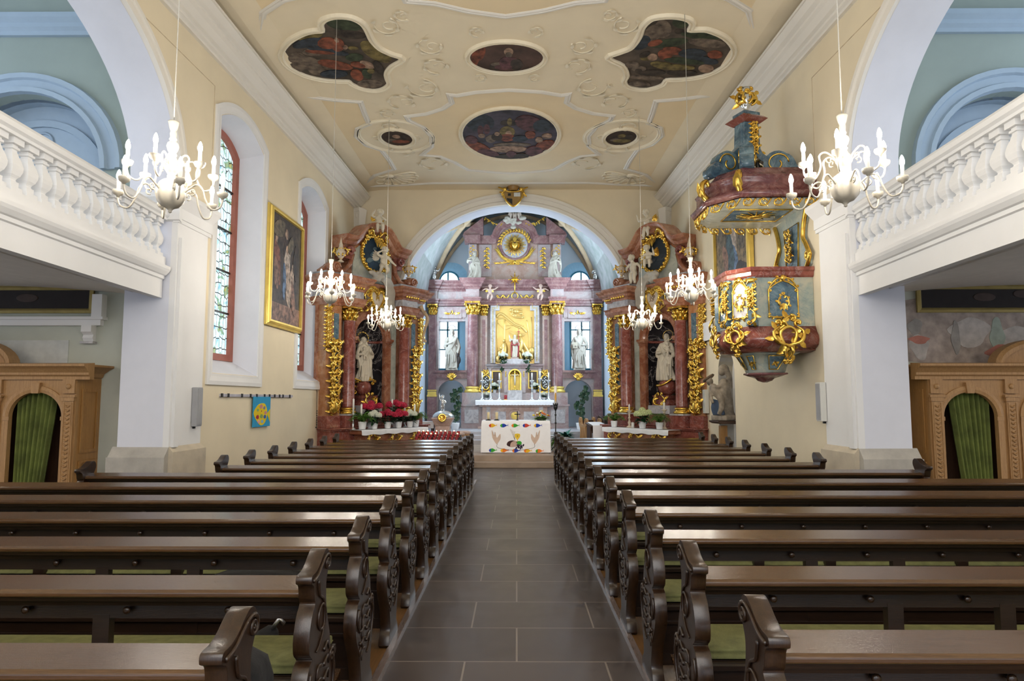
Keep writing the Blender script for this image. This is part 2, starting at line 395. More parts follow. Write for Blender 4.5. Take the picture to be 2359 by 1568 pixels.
# nave walls -----------------------------------------------------------
def frange(a, b, n): return [a + (b - a) * i / n for i in range(n + 1)]
ARCH = {-1: (-2.5, 2.65), 1: (-2.80, 2.65)}
WIN = [(1.36, 3.05), (5.02, 6.70)]
for sd in (-1, 1):
    F = (lambda s: s) if sd < 0 else (lambda s: -s)
    ac, aw = ARCH[sd]
    end = 9.46
    out = [(F(-11), 0), (F(ac - aw), 0)] + [(F(ac - aw * cos(a)), 4.6 + 1.85 * sin(a)) for a in frange(0, pi, 40)] + [(F(ac + aw), 0), (F(end), 0), (F(end), ZT + .1), (F(-11), ZT + .1)]
    holes = []
    if sd < 0:
        holes = [segarch(a, b_, 2.0, 5.93, .26) for a, b_ in WIN]
    else:
        holes = [[(F(x), z) for x, z in [(4.5, .0), (5.5, .0), (5.5, 2.1)] + [(5.0 + .5 * cos(a), 2.1 + .52 * sin(a)) for a in frange(0, pi, 16)][1:]]]
    mb = MB().prism(out, 0, .62, 'xz', 0, False, holes)
    # reveal of the big side arch, bluish daylight painted into its colour
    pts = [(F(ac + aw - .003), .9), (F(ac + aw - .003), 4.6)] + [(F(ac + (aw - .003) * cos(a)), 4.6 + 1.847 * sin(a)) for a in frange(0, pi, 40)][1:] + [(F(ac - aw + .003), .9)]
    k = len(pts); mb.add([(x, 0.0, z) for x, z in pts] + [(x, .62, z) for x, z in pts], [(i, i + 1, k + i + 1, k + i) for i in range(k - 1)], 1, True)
    if sd > 0:
        h = holes[0]; k = len(h)
        mb.add([(x, .0, z) for x, z in h] + [(x, .30, z) for x, z in h], [(i, (i + 1) % k, k + (i + 1) % k, k + i) for i in range(k)], 2, False)
        mb.prism([(x, z) for x, z in h], .30, .34, 'xz', 2)
    else:
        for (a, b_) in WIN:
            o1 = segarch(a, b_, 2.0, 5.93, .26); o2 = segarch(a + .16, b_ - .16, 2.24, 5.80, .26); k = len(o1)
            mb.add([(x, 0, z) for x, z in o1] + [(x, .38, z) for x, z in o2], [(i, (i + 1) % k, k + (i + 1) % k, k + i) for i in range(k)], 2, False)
    struct(wallobj(mb, sd, 'wall_left' if sd < 0 else 'wall_right', [W['beige'], W['daytint'], W['daytint'] if sd < 0 else W['white']]))
    # archivolt, pier pilaster, capital, plinth
    mb = MB()
    path = [(F(ac + (aw + .11) * cos(a)), 0, 4.6 + (1.85 + .11) * sin(a)) for a in frange(0, pi, 40)]
    mb.sweep(path, [(-.11, 0), (-.11, .05), (-.06, .05), (-.05, .03), (.03, .03), (.04, .06), (.10, .06), (.11, 0)], (0, -1, 0), 0)
    struct(wallobj(mb, sd, 'trim_3' if sd < 0 else 'trim_4', W['corn']))
    mb = MB(); e = ac + aw
    a_, b_ = sorted((F(e - .004), F(e + .84)))
    mb.box(a_, b_, -.06, 0.02, .98, 4.1, 0)
    a2, b2 = sorted((F(e + .04), F(e + .16)))
    mb.box(a2, b2, -.10, .02, .98, 3.75, 0)
    pro = [(0, 3.95), (-.08, 3.95), (-.08, 4.0), (-.10, 4.0), (-.10, 4.14), (-.14, 4.18), (-.20, 4.24), (-.22, 4.26), (-.22, 4.32), (-.05, 4.37), (0, 4.37)]
    mb.prism(pro, *sorted((F(e - .02), F(e + .9))), 'yz', 0)
    pr2 = [(F(e + .02), 3.95), (F(e - .05), 3.98), (F(e - .05), 4.12), (F(e - .12), 4.22), (F(e - .16), 4.26), (F(e - .16), 4.32), (F(e + .02), 4.34)]
    mb.prism(pr2, -.1, .62, 'xz', 0)
    struct(wallobj(mb, sd, 'wall_left_pier' if sd < 0 else 'wall_right_pier', W['white']))
    mb = MB()
    mb.box(*sorted((F(e - .0), F(e + .9))), -.12, .66, 0, .92, 0); mb.box(*sorted((F(e - .10), F(e + .02))), -.06, .70, 0, .86, 1)
    mb.prism([(-.12, .92), (.66, .92), (.62, 1.0), (-.05, 1.0)], *sorted((F(e + .0), F(e + .86))), 'yz', 0)
    mb.prism([(F(e - .10), .86), (F(e + .02), .86), (F(e + .02), .99), (F(e), .99)], -.06, .68, 'xz', 1)
    struct(wallobj(mb, sd, 'baseboard_left' if sd < 0 else 'baseboard_right', [W['sand'], W['sandg']]))
    # cornice under the ceiling
    pro = [(.02, 6.70), (-.05, 6.70), (-.05, 6.74), (-.09, 6.76), (-.09, 6.80), (-.14, 6.82), (-.20, 6.90), (-.24, 6.93), (-.24, 6.97), (-.30, 7.0), (-.36, 7.08), (-.38, 7.08), (-.38, 7.12), (.02, 7.14)]
    mb = MB().prism(pro, *sorted((F(-11), F(9.42))), 'yz', 0)
    struct(wallobj(mb, sd, 'trim_5' if sd < 0 else 'trim_6', W['corn']))
    # thin incised panel line above the arch pier
    mb = MB(); 
    mb.box(*sorted((F(e + .985), F(e + .995))), -.004, 0, 4.45, 6.3, 0); mb.box(*sorted((F(-3.2), F(e + .995))), -.004, 0, 6.3, 6.31, 0)
    struct(wallobj(mb, sd, 'trim_7' if sd < 0 else 'trim_8', flat('line%d' % sd, (.62, .50, .33))))
# left windows -----------------------------------------------------------------
stain = leaded('stained_glass', [(.28, (.05, .25, .50)), (.38, (.45, .75, .80)), (.44, (.62, .80, .88)), (.56, (.60, .78, .82)), (.60, (.16, .36, .28)), (.72, (.45, .40, .10)), (.8, (.5, .05, .05))], 9, .55, rnd=.3, width=.045, nscale=4.5)
for i, (a, b_) in enumerate(WIN):
    mb = MB()
    o = segarch(a - .07, b_ + .07, 1.92, 5.99, .27)
    path = [(x, 0, z) for x, z in o]
    mb.sweep(path, [(-.10, 0), (-.10, .03), (-.04, .035), (.03, .02), (.07, .02), (.07, 0)], (0, -1, 0), 0, closed=True)
    w = wallobj(mb, -1, 'window_%d' % (i + 1), W['white']); struct(w)
    mb = MB(); o2 = segarch(a + .16, b_ - .16, 2.24, 5.80, .26); o3 = segarch(a + .27, b_ - .27, 2.35, 5.72, .24)
    mb.prism(o2, .36, .46, 'xz', 0, False, [o3]); mb.build('window_frame', W['rust'], w)
    mb = MB().prism(o3, .43, .44, 'xz', 0); mb.build('pane', stain, w)
    mb = MB()
    for z in (3.05, 3.75, 4.45, 5.15): mb.box(a + .27, b_ - .27, .405, .43, z - .015, z + .015)
    mb.tube([(a + (b_ - a) / 2, .42, 2.35), (a + (b_ - a) / 2, .42, 5.95)], .012, 6)
    mb.build('glazing_bar', W['iron'], w)
# pull cord of the second window
mb = MB().tube([(6.35, -.01, 2.0), (6.36, -.02, 1.0)], .006, 5).box(6.31, 6.41, -.03, -.01, 1.82, 1.84).box(6.33, 6.38, -.03, 0, .98, 1.0)
for q in range(7): mb.ell((6.36, -.02, 1.05 + q * .05), (.012, .012, .02), 6)
o = wallobj(mb, -1, 'window_cord', W['iron']); tag(o, 'thin dark chain pull hanging below the second window on the left wall', 'cord')
# arch wall --------------------------------------------------------------------
CX0 = -.07
def ell_hole(a, b_, zc, z0=0, n=40): return [(CX0 - a, z0)] + [(CX0 - a * cos(t_), zc + b_ * sin(t_)) for t_ in frange(0, pi, n)] + [(CX0 + a, z0)]
hole = ell_hole(3.05, 2.66, 4.2)
outl = [(-4.6, 0)] + hole + [(4.4, 0), (4.4, ZT + .1), (-4.6, ZT + .1)]
mb = MB().prism(outl, 18.2, 18.85, 'xz', 0)
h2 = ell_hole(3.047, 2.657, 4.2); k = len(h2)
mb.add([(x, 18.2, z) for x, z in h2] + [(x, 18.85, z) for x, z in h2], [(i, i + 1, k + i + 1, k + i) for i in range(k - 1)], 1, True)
struct(mb.build('wall_front', [W['beige'], W['daytint']]))
mb = MB().sweep([(x, 18.2, z) for x, z in ell_hole(3.22, 2.83, 4.2)], [(-.17, 0), (-.17, .10), (-.08, .10), (-.05, .05), (.06, .05), (.08, .08), (.15, .08), (.17, 0)], (0, -1, 0), 0)
struct(mb.build('trim_9', W['corn']))
mb = MB().prism([(CX0 - .16, 6.84), (CX0 + .16, 6.84), (CX0 + .24, 7.28), (CX0 - .24, 7.28)], 18.0, 18.2, 'xz', 0)
struct(mb.build('trim_10', W['corn'], bevel=.02))
# chancel ----------------------------------------------------------------------
CW = W['chancel'] = mat('chancel_plaster', (.66, .76, .86), .9, var=.03, scale=1)
for sd in (-1, 1):
    x = CX0 + sd * 3.14
    mb = MB().box(*sorted((x, x + sd * .4)), 18.85, 25.6, 0, 8.9)
    struct(mb.build('wall_left_chancel' if sd < 0 else 'wall_right_chancel', CW))
CWIN = [(-3.00, -1.86), (1.70, 2.86)]
mb = MB().prism([(-3.6, 0), (3.5, 0), (3.5, 8.9), (-3.6, 8.9)], 25.2, 25.4, 'xz', 0, False, [segarch(a, c_, 2.45, 6.35, .36) for a, c_ in CWIN])
for i, (a, c_) in enumerate(CWIN):
    o1 = segarch(a, c_, 2.45, 6.35, .36); inner = (a + .05, c_ - .36) if i == 0 else (a + .36, c_ - .05)
    o2 = segarch(inner[0], inner[1], 2.75, 6.2, .30); k = len(o1)
    mb.add([(x, 25.2, z) for x, z in o1] + [(x, 26.0, z) for x, z in o2], [(q, (q + 1) % k, k + (q + 1) % k, k + q) for q in range(k)], 1, False)
W['revealblue'] = mat('reveal_blue', (.42, .68, .86), .85, var=.03)
struct(mb.build('wall_back', [CW, W['revealblue']]))
clear = leaded('clear_leaded_glass', [(.3, (.85, .93, 1)), (.7, (1, 1, 1))], 6.5, 1.0, lead=(.35, .55, .68), rnd=.25, width=.03)
for i, (a, c_) in enumerate(CWIN):
    inner = (a + .05, c_ - .36) if i == 0 else (a + .36, c_ - .05)
    o2 = segarch(inner[0], inner[1], 2.75, 6.2, .30)
    w = struct(MB().prism(o2, 26.0, 26.02, 'xz', 0).build('window_%d' % (i + 3), clear))
    mb = MB(); mx = (inner[0] + inner[1]) / 2 + (-.05 if i == 0 else .05)
    mb.box(mx - .025, mx + .025, 25.96, 26.0, 2.75, 6.5)
    for z in (3.5, 4.25, 5.0, 5.75): mb.box(inner[0], inner[1], 25.96, 26.0, z - .02, z + .02)
    mb.sweep([(x, 25.99, z) for x, z in o2], [(-.05, 0), (-.05, .06), (.03, .06), (.03, 0)], (0, -1, 0), 0, closed=True)
    mb.build('glazing_bar', flat('bar_blue%d' % i, (.10, .35, .45)), w)
# chancel vault and ribs
def vz(x):
    q = min(1, abs(x - CX0) / 3.2); return 4.7 + 3.75 * (1 - q ** 2.1) ** .62
rings = []
for y in (18.85, 25.3):
    up = [(CX0 + x, y, vz(CX0 + x)) for x in frange(-3.2, 3.2, 28)]
    rings.append(up + [(p[0], y, p[2] + .15) for p in reversed(up)])
struct(MB().loft(rings, 0, True, True).build('ceiling_chancel', W['vault']))
mb = MB()
for sd in (-1, 1):
    for (ya, yb, xe, r) in ((19.2, 22.2, 0, .11), (24.6, 22.2, 0, .12), (24.9, 24.9, 0, .09), (19.0, 25.0, 1.2, .09)):
        P = []
        for q in frange(0, 1, 16):
            x = CX0 + sd * (3.1 - (3.1 - xe) * q); P.append((x, ya + (yb - ya) * q ** .8, vz(x) - .03))
        mb.tube([(CX0 + sd * 3.1, ya, 3.6)] + P, [.05] + [r] * 17, 8)
struct(mb.build('trim_11', W['rib']))
# ceiling of the nave ------------------------------------------------------------
prof = [(-4.75, 7.03), (-4.2, 7.04), (-3.95, 7.10), (-3.7, 7.22), (-3.45, 7.29), (-3.2, ZT), (2.9, ZT), (3.15, 7.29), (3.4, 7.22), (3.65, 7.10), (3.9, 7.04), (4.65, 7.03)]
prof = [(-4.75, ZT - .06), (-4.1, ZT - .05), (-3.7, ZT)] + [(3.4, ZT), (3.8, ZT - .05), (4.65, ZT - .06)]
mb = MB(); rr = []
for y in (-2.4, 18.25): rr.append([(x, y, z) for x, z in prof] + [(4.65, y, 7.5), (-4.75, y, 7.5)])
mb.loft(rr, 0, False, True)
struct(mb.build('ceiling', W['ceil']))
CC = -.16
def mxp(P): return [(2 * CC - x, y) for x, y in P]
mould = [(-.06, 0), (-.058, .010), (-.036, .026), (-.018, .012), (.0, .03), (.024, .03), (.034, .010), (.058, .010), (.06, 0)]
def cmould(P, closed=True, prof=mould, n=5, mbx=None):
    mb = mbx or MB(); pts = sp2(P, n, closed) if n else P
    return mb.sweep([(x, y, ZT) for x, y in pts], prof, (0, 0, -1), 0, closed)
def oval(cx, cy, rx, ry, n=40): return [(cx + rx * cos(2 * pi * i / n), cy + ry * sin(2 * pi * i / n)) for i in range(n)]
# apricot fields with their mouldings
big = [(-.14, 12.17), (-.75, 12.26), (-1.12, 12.40), (-1.26, 12.36), (-1.25, 12.72), (-1.45, 12.98), (-1.8, 13.22), (-2.22, 13.34), (-2.2, 13.55), (-1.95, 13.9), (-1.84, 14.4), (-1.92, 15.0), (-2.2, 15.5), (-1.80, 15.62), (-1.5, 16.0), (-1.21, 16.55), (-.6, 16.72), (-.14, 16.8)]
bigf = big + [(-.28 - x, y) for x, y in reversed(big[1:-1])]
cor = [(-4.0, 12.4), (-3.45, 12.58), (-3.0, 12.66), (-3.04, 13.2), (-3.06, 13.72), (-3.35, 13.95), (-3.48, 14.4), (-3.38, 14.9), (-3.1, 15.2), (-3.04, 15.9), (-3.03, 16.5), (-3.6, 16.95), (-4.0, 17.6)]
tl = [(-4.0, 10.15), (-3.98, 9.3), (-3.98, 6.2), (-2.6, 6.2), (-2.4, 8.2), (-2.75, 9.1), (-3.35, 9.3), (-3.75, 9.62)]
top = [(-.16, 9.74), (-.71, 9.60), (-1.18, 9.40), (-1.58, 9.34), (-1.7, 8.6), (-1.5, 6.2), (-.16, 6.2)]
topf = top[:-1] + [(2 * CC - x, y) for x, y in reversed(top[1:-1])]
k = 0
for nm, P, sp in (('a', bigf, 0), ('b', cor, 0), ('c', mxp(cor), 0), ('d', tl, 0), ('e', mxp(tl), 0), ('f', topf, 0)):
    mb = MB().prism(P, ZT - .004, ZT + .02, 'xy', 0)
    mb.sweep([(x, y, ZT) for x, y in P], mould, (0, 0, -1), 1, True)
    struct(mb.build('trim_%d' % (20 + k), [W['ceilpanel'], W['corn']])); k += 1
# edge moulding of the ceiling over the chancel arch
mb = MB().sweep([(-4.0, 17.85, ZT), (-3.0, 17.75, ZT), (-2.2, 17.6, ZT), (1.9, 17.6, ZT), (2.7, 17.75, ZT), (3.7, 17.85, ZT)], mould, (0, 0, -1), 0)
struct(mb.build('trim_30', W['corn']))
# transepts -----------------------------------------------------------------------
W['bluet'] = mat('trim_blue', (.34, .43, .53), .85, var=.02)
for sd in (-1, 1):
    ex = 5.15 if sd < 0 else 4.95
    xs = lambda x: sd * x
    mb = MB()
    ac = 7.05; P = [(ac + 1.18 * cos(a), 4.85 + 1.12 * sin(a)) for a in frange(0, pi, 24)]
    hole = [(xs(ac + 1.18), 3.4)] + [(xs(x), z) for x, z in P] + [(xs(ac - 1.18), 3.4)]
    mb.prism([(xs(ex), 0), (xs(10), 0), (xs(10), 3.1), (xs(ex), 3.1)], 9.42, 9.7, 'xz', 0)
    mb.prism([(xs(ex), 3.1), (xs(10), 3.1), (xs(10), 8.4), (xs(ex), 8.4)], 9.42, 9.7, 'xz', 1, False, [hole])
    mb.prism(hole, 9.85, 9.9, 'xz', 2); kk = len(hole)
    mb.add([(x, 9.6, z) for x, z in hole] + [(x, 9.88, z) for x, z in hole], [(i, (i + 1) % kk, kk + (i + 1) % kk, kk + i) for i in range(kk)], 2)
    struct(mb.build('wall_left_transept' if sd < 0 else 'wall_right_transept', [W['greywall'], W['bluewall'], W['bluet']]))
    mb = MB().sweep([(xs(ac + 1.33 * cos(a)), 9.42, 4.85 + 1.27 * sin(a)) for a in frange(0, pi, 24)], [(-.15, 0), (-.15, .10), (-.08, .10), (-.06, .05), (.04, .05), (.06, .09), (.13, .09), (.15, 0)], (0, -1, 0), 0)
    mb.sweep([(xs(ac + .95 * cos(a)), 9.85, 4.75 + .95 * sin(a)) for a in frange(0, pi, 24)], [(-.05, 0), (-.05, .04), (.05, .04), (.05, 0)], (0, -1, 0), 0)
    mb.tube([(xs(ac + .14 * cos(a)), 9.84, 5.42 + .14 * sin(a)) for a in frange(0, 2 * pi, 14)], .02, 6)
    mb.prism([(9.42, 6.82), (9.36, 6.82), (9.36, 6.88), (9.31, 6.92), (9.31, 6.98), (9.24, 7.03), (9.24, 7.1), (9.42, 7.1)], *sorted((xs(ex), xs(10))), 'yz', 0)
    struct(mb.build('trim_%d' % (40 + (sd > 0)), W['bluet'] if 'bluet' in W else W.setdefault('bluet', mat('trim_blue', (.50, .62, .74), .85, var=.02))))
    mb = MB().box(*sorted((xs(ex), xs(10))), 2.6, 9.7, 8.35, 8.5); struct(mb.build('ceiling_left_transept' if sd < 0 else 'ceiling_right_transept', W['bluewall']))
    mb = MB().box(*sorted((xs(ex), xs(10))), 2.4, 2.6, 0, 8.4); struct(mb.build('wall_left_rear' if sd < 0 else 'wall_right_rear', W['white']))
# ------------------------------------------------------------------ pews
def spiral(cx, cy, r0, r1, a0, turns, n=18):
    return [(cx + (r0 + (r1 - r0) * i / n) * cos(a0 + 2 * pi * turns * i / n), cy + (r0 + (r1 - r0) * i / n) * sin(a0 + 2 * pi * turns * i / n)) for i in range(n + 1)]
ENDP = [(-.20, .897), (-.205, .868), (-.175, .852), (-.162, .80), (-.15, .775), (-.19, .735), (-.22, .665), (-.215, .60), (-.175, .565), (-.215, .545), (-.25, .48), (-.245, .40), (-.19, .32), (-.14, .24), (-.11, .13), (-.14, .09), (-.14, .02),
        (.15, .02), (.15, .09), (.11, .13), (.125, .22), (.16, .31), (.175, .40), (.15, .48), (.10, .535), (.075, .60), (.035, .68), (.012, .75), (.008, .82), (.03, .865), (.048, .90), (.042, .94), (.015, .962), (-.02, .962), (-.055, .945), (-.10, .918), (-.15, .902)]
ENDS = sp2(ENDP, 3, True)
def end_panel(sg, x, carved):
    """sg: direction of the pew run; x: aisle side face; thickness .065"""
    mb = MB(); mb.prism(ENDS, x, x + sg * .065, 'yz', 0, True)
    return mb
def carving(sg, x):
    mb = MB(); xo = x - sg * .003
    def st(P, r0, r1=None): mb.tube([(xo, a, b) for a, b in P], [r0 + ((r1 or r0) - r0) * i / (len(P) - 1) for i in range(len(P))], 6)
    st(spiral(.012, .905, .034, .006, 1.8, -1.6), .008, .006)
    st(sp2([(-.19, .875), (-.13, .885), (-.08, .91), (-.03, .935), (.01, .94)], 4), .008, .006)
    st(spiral(-.06, .70, .05, .05, 0, 1, 16), .006)
    st(sp2([(-.12, .86), (-.10, .80), (-.045, .77), (-.02, .72), (-.03, .65), (-.08, .60), (-.13, .58)], 4), .007, .004)
    st(sp2([(.10, .50), (.14, .43), (.12, .34), (.06, .27), (.0, .24)], 4), .010, .004)
    st(spiral(.10, .49, .035, .006, -1, 1.4), .008, .005)
    st(sp2([(-.20, .52), (-.22, .46), (-.17, .40), (-.10, .41), (-.08, .46)], 4), .009, .004)
    st(spiral(-.15, .30, .04, .008, 2, -1.3), .008, .005)
    for k in range(5): st(sp2([(-.02, .55 - k * .06), (.03 + .01 * k, .57 - k * .06), (.06, .53 - k * .06)], 3), .009, .003)
    for k in range(5): st(sp2([(-.05, .50 - k * .055), (-.10, .51 - k * .055), (-.12, .46 - k * .055)], 3), .009, .003)
    return mb
def make_pew(sg, L):
    t = thing('church_pew', 'x', 'pew', (0, 0, 0))
    e = end_panel(sg, 0, True).build('bench_end', W['pewend'], t, bevel=.006)
    carving(sg, 0).build('carving', W['pewend'], e)
    end_panel(sg, sg * (L - .065), False).build('bench_end', W['pewend'], t, bevel=.006)
    a, b = sorted((sg * .06, sg * (L - .06)))
    # sloping book ledge on the back
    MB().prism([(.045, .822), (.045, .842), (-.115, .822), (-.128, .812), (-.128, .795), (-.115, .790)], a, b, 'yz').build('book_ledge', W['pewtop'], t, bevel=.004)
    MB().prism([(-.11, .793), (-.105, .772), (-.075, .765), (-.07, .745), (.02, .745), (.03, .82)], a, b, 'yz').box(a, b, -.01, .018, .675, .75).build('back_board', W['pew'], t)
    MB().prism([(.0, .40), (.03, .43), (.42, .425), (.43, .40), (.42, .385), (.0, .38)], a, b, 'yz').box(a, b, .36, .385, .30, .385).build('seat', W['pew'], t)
    MB().prism(sp2([(.045, .432), (.04, .46), (.07, .472), (.36, .470), (.42, .462), (.43, .440), (.42, .428)], 3, True), a + .02, b - .02, 'yz', 0, True).build('cushion', W['cush'], t)
    MB().box(a, b, -.008, .015, .10, .43).prism([(-.03, .405), (.02, .405), (.02, .43), (-.03, .425)], a, b, 'yz').prism([(-.02, .325), (.02, .325), (.02, .345), (-.02, .34)], a, b, 'yz').box(a, b, -.016, .016, .10, .16).build('lower_back', W['pew'], t)
    MB().prism([(-.30, .13), (-.10, .17), (-.10, .19), (-.30, .155)], a + .05, b - .05, 'yz').build('kneeler', W['pewtop'], t)
    d = .95; k = 0
    while d < L - .3:
        x = sg * d
        MB().box(x - .035, x + .035, -.012, .03, .02, .69).build('stile', W['pew'], t); d += .50 if k % 2 == 0 else .92; k += 1
    d = .40
    while d < L - .2:
        mb = MB(); mb.at((sg * d, -.01, .715), rx=pi / 2, sc=.8)
        mb.lathe([(.009, 0), (.009, .015), (.017, .02), (.021, .03), (.017, .038), (.006, .042)], n=10); mb.build('hat_knob', W['pewend'], t); d += .43
    return t
ORD = ['nearest', 'second', 'third', 'fourth', 'fifth', 'sixth', 'seventh', 'eighth', 'ninth', 'tenth', 'eleventh', 'twelfth', 'thirteenth', 'front']
PEWS = {}
for sd in (-1, 1):
    sn = 'left' if sd < 0 else 'right'
    x0 = -.815 if sd < 0 else .745; dy = .83 if sd < 0 else .87; y0 = 2.16 if sd < 0 else 2.30
    lens = [3.6] * 3 + [5.0] * 3 + [3.64] + [(2.60 if sd < 0 else 2.92)] * 7
    protos = {}
    for k in range(14):
        L = lens[k]
        lab = {0: 'dark oak pew %s of the aisle, nearest row, cut by the lower edge' % sn,
               6: 'seventh dark oak pew %s of the aisle, ending at the confessional' % sn,
               13: 'front dark oak pew %s of the aisle, closest to the altar' % sn}.get(k)
        if not lab:
            lab = ('%s long dark oak pew %s of the aisle, running under the gallery' if k < 6 else '%s dark oak pew %s of the aisle, short and ending by the nave wall') % (ORD[k], sn)
        if L not in protos:
            p = make_pew(sd, L); protos[L] = p
        else: p = dup(protos[L])
        p.location = (x0, y0 + dy * k, 0); p['label'] = lab; p['group'] = 'oak pews %s of the aisle' % sn
        PEWS[(sd, k)] = p
# two bags left on the pews ------------------------------------------------------
t = thing('black_bag', 'black nylon bag with a metal ring standing behind the nearest left pew end', 'bag', (-.985, 2.38, .480))
mb = MB(); P = [(-.12, -.09), (.13, -.10), (.15, .0), (.12, .10), (-.11, .10), (-.15, .0)]
mb.loft([[(x * k, y * k, z) for x, y in sp2(P, 4, True)] for z, k in ((0, .92), (.06, 1.0), (.17, .98), (.24, .85), (.28, .5), (.285, .1))])
mb.build('body', W['bag'], t)
MB().tube([(.10 * cos(a), -.10 + .01 * sin(a), .12 + .07 * sin(a)) for a in frange(-.4, pi + .4, 14)], .016, 6).build('strap', W['bag'], t)
MB().tube([(.06 + .04 * cos(a), -.115, .13 + .045 * sin(a)) for a in frange(0, 2 * pi, 18)][:-1], .004, 6, closed=True).build('ring', W['steel'], t)
t = thing('camera_bag', 'black camera bag with straps lying on the third left pew seat', 'bag', (-1.50, 4.06, .472))
mb = MB(); P = [(-.26, -.12), (.26, -.12), (.30, 0), (.26, .13), (-.26, .13), (-.30, 0)]
mb.loft([[(x * k, y * k, z) for x, y in sp2(P, 4, True)] for z, k in ((0, .95), (.06, 1.0), (.10, .9), (.135, .6), (.14, .1))])
mb.build('body', W['bag'], t)
MB().tube(spline([(-.22, -.13, .05), (-.1, -.15, .12), (.1, -.14, .14), (.22, -.13, .06)]), .014, 6).build('strap', W['bag'], t)
t = thing('umbrella_case', 'dark fabric case leaning in front of the second left pew seat', 'bag', (-1.40, 3.44, .10), R(15))
mb = MB().at(ry=R(28)); mb.lathe([(.02, 0), (.06, .03), (.075, .2), (.07, .36), (.03, .42), (.01, .43)], n=12); mb.build('body', W['bag'], t)
MB().tube([(.20, -.03, .38), (.23, -.05, .43), (.25, -.04, .40)], .012, 6).build('handle', W['steel'], t)
# ------------------------------------------------------------------ chandeliers
W['bulb'] = glow('bulb', (1, .92, .80), 165)
W['cord'] = mat('cord_white', (.50, .48, .43), .5, var=.02)
def make_chandelier(zc=2.95, ztop=ZT):
    t = thing('chandelier', 'x', 'chandelier')
    prof = [(.004, -.035), (.014, -.028), (.012, -.018), (.022, -.008), (.030, 0), (.062, .012), (.098, .05), (.112, .10), (.108, .14), (.088, .185), (.055, .21), (.030, .22), (.034, .235), (.028, .25), (.036, .265), (.062, .30), (.062, .335), (.036, .365), (.026, .385), (.034, .40), (.026, .415), (.036, .43), (.046, .46), (.040, .485), (.022, .50), (.030, .515), (.022, .53), (.026, .56), (.020, .575), (.030, .60), (.040, .64), (.042, .65), (.004, .652)]
    MB().lathe([(r * .93, z * 1.0) for r, z in prof], n=22).build('turned_column', W['enamel'], t)
    MB().tube([(0, 0, .64), (0, 0, ztop - zc)], .0042, 6).build('cord', W['cord'], t)
    for tier, (n, rad, z0, zcup, off, rb) in enumerate(((6, .365, .12, .085, .1, .105), (6, .285, .315, .26, .62, .058))):
        for i in range(n):
            a = 2 * pi * i / n + off; c, s_ = cos(a), sin(a)
            pr = [(rb * .9, z0), (rb + .03, z0 + .035), (rb + .075, z0 + .06), (rb + .115, z0 + .03), (rad - .12, z0 - .05), (rad - .075, zcup - .085), (rad - .02, zcup - .075), (rad, zcup - .03), (rad, zcup)]
            P = spline([(q * c, q * s_, z) for q, z in pr], 4)
            mb = MB().tube(P, .0068, 7)
            sp = [(rb + .045 + .026 * (1 - k / 14 * .6) * cos(-1.9 + k * .42), z0 + .005 + .026 * (1 - k / 14 * .6) * sin(-1.9 + k * .42)) for k in range(15)]
            mb.tube([(q * c, q * s_, z) for q, z in sp], .005, 6)
            arm = mb.build('arm', W['enamel'], t)
            mb = MB().lathe([(.008, -.012), (.014, 0), (.030, .008), (.038, .022), (.039, .04), (.034, .04), (.012, .03)], (rad * c, rad * s_, zcup), 14); mb.build('drip_cup', W['enamel'], arm)
            MB().lathe([(.013, .03), (.013, .115), (.011, .118)], (rad * c, rad * s_, zcup), 10).build('candle_sleeve', W['candle'], arm)
            MB().lathe([(.009, .115), (.0165, .135), (.017, .150), (.011, .175), (.003, .192)], (rad * c, rad * s_, zcup), 7).build('bulb', W['bulb'], arm)
    MB().tube([(0, 0, ztop - zc - .03), (0, 0, ztop - zc)], [.03, .05], 12).build('ceiling_rose', W['enamel'], t)
    return t
CH = [(-2.52, 4.85), (2.38, 4.85), (-2.70, 9.8), (2.50, 9.7), (-2.60, 13.5), (2.48, 13.4)]
CHL = ['large-looking white chandelier hanging before the left gallery balustrade', 'white candle chandelier hanging before the right gallery balustrade',
       'white candle chandelier hanging in front of the framed painting on the left wall', 'white candle chandelier hanging between the pulpit and the right side altar',
       'small-looking white chandelier hanging in front of the left side altar', 'small-looking white chandelier hanging in front of the right side altar']
p = make_chandelier()
for i, ((x, y), lab) in enumerate(zip(CH, CHL)):
    q = p if i == 0 else dup(p)
    q.location = (x, y, 2.985 if i != 1 else 3.02); q.rotation_euler.z = i * .37
    q['label'] = lab; q['group'] = 'white candle chandeliers'
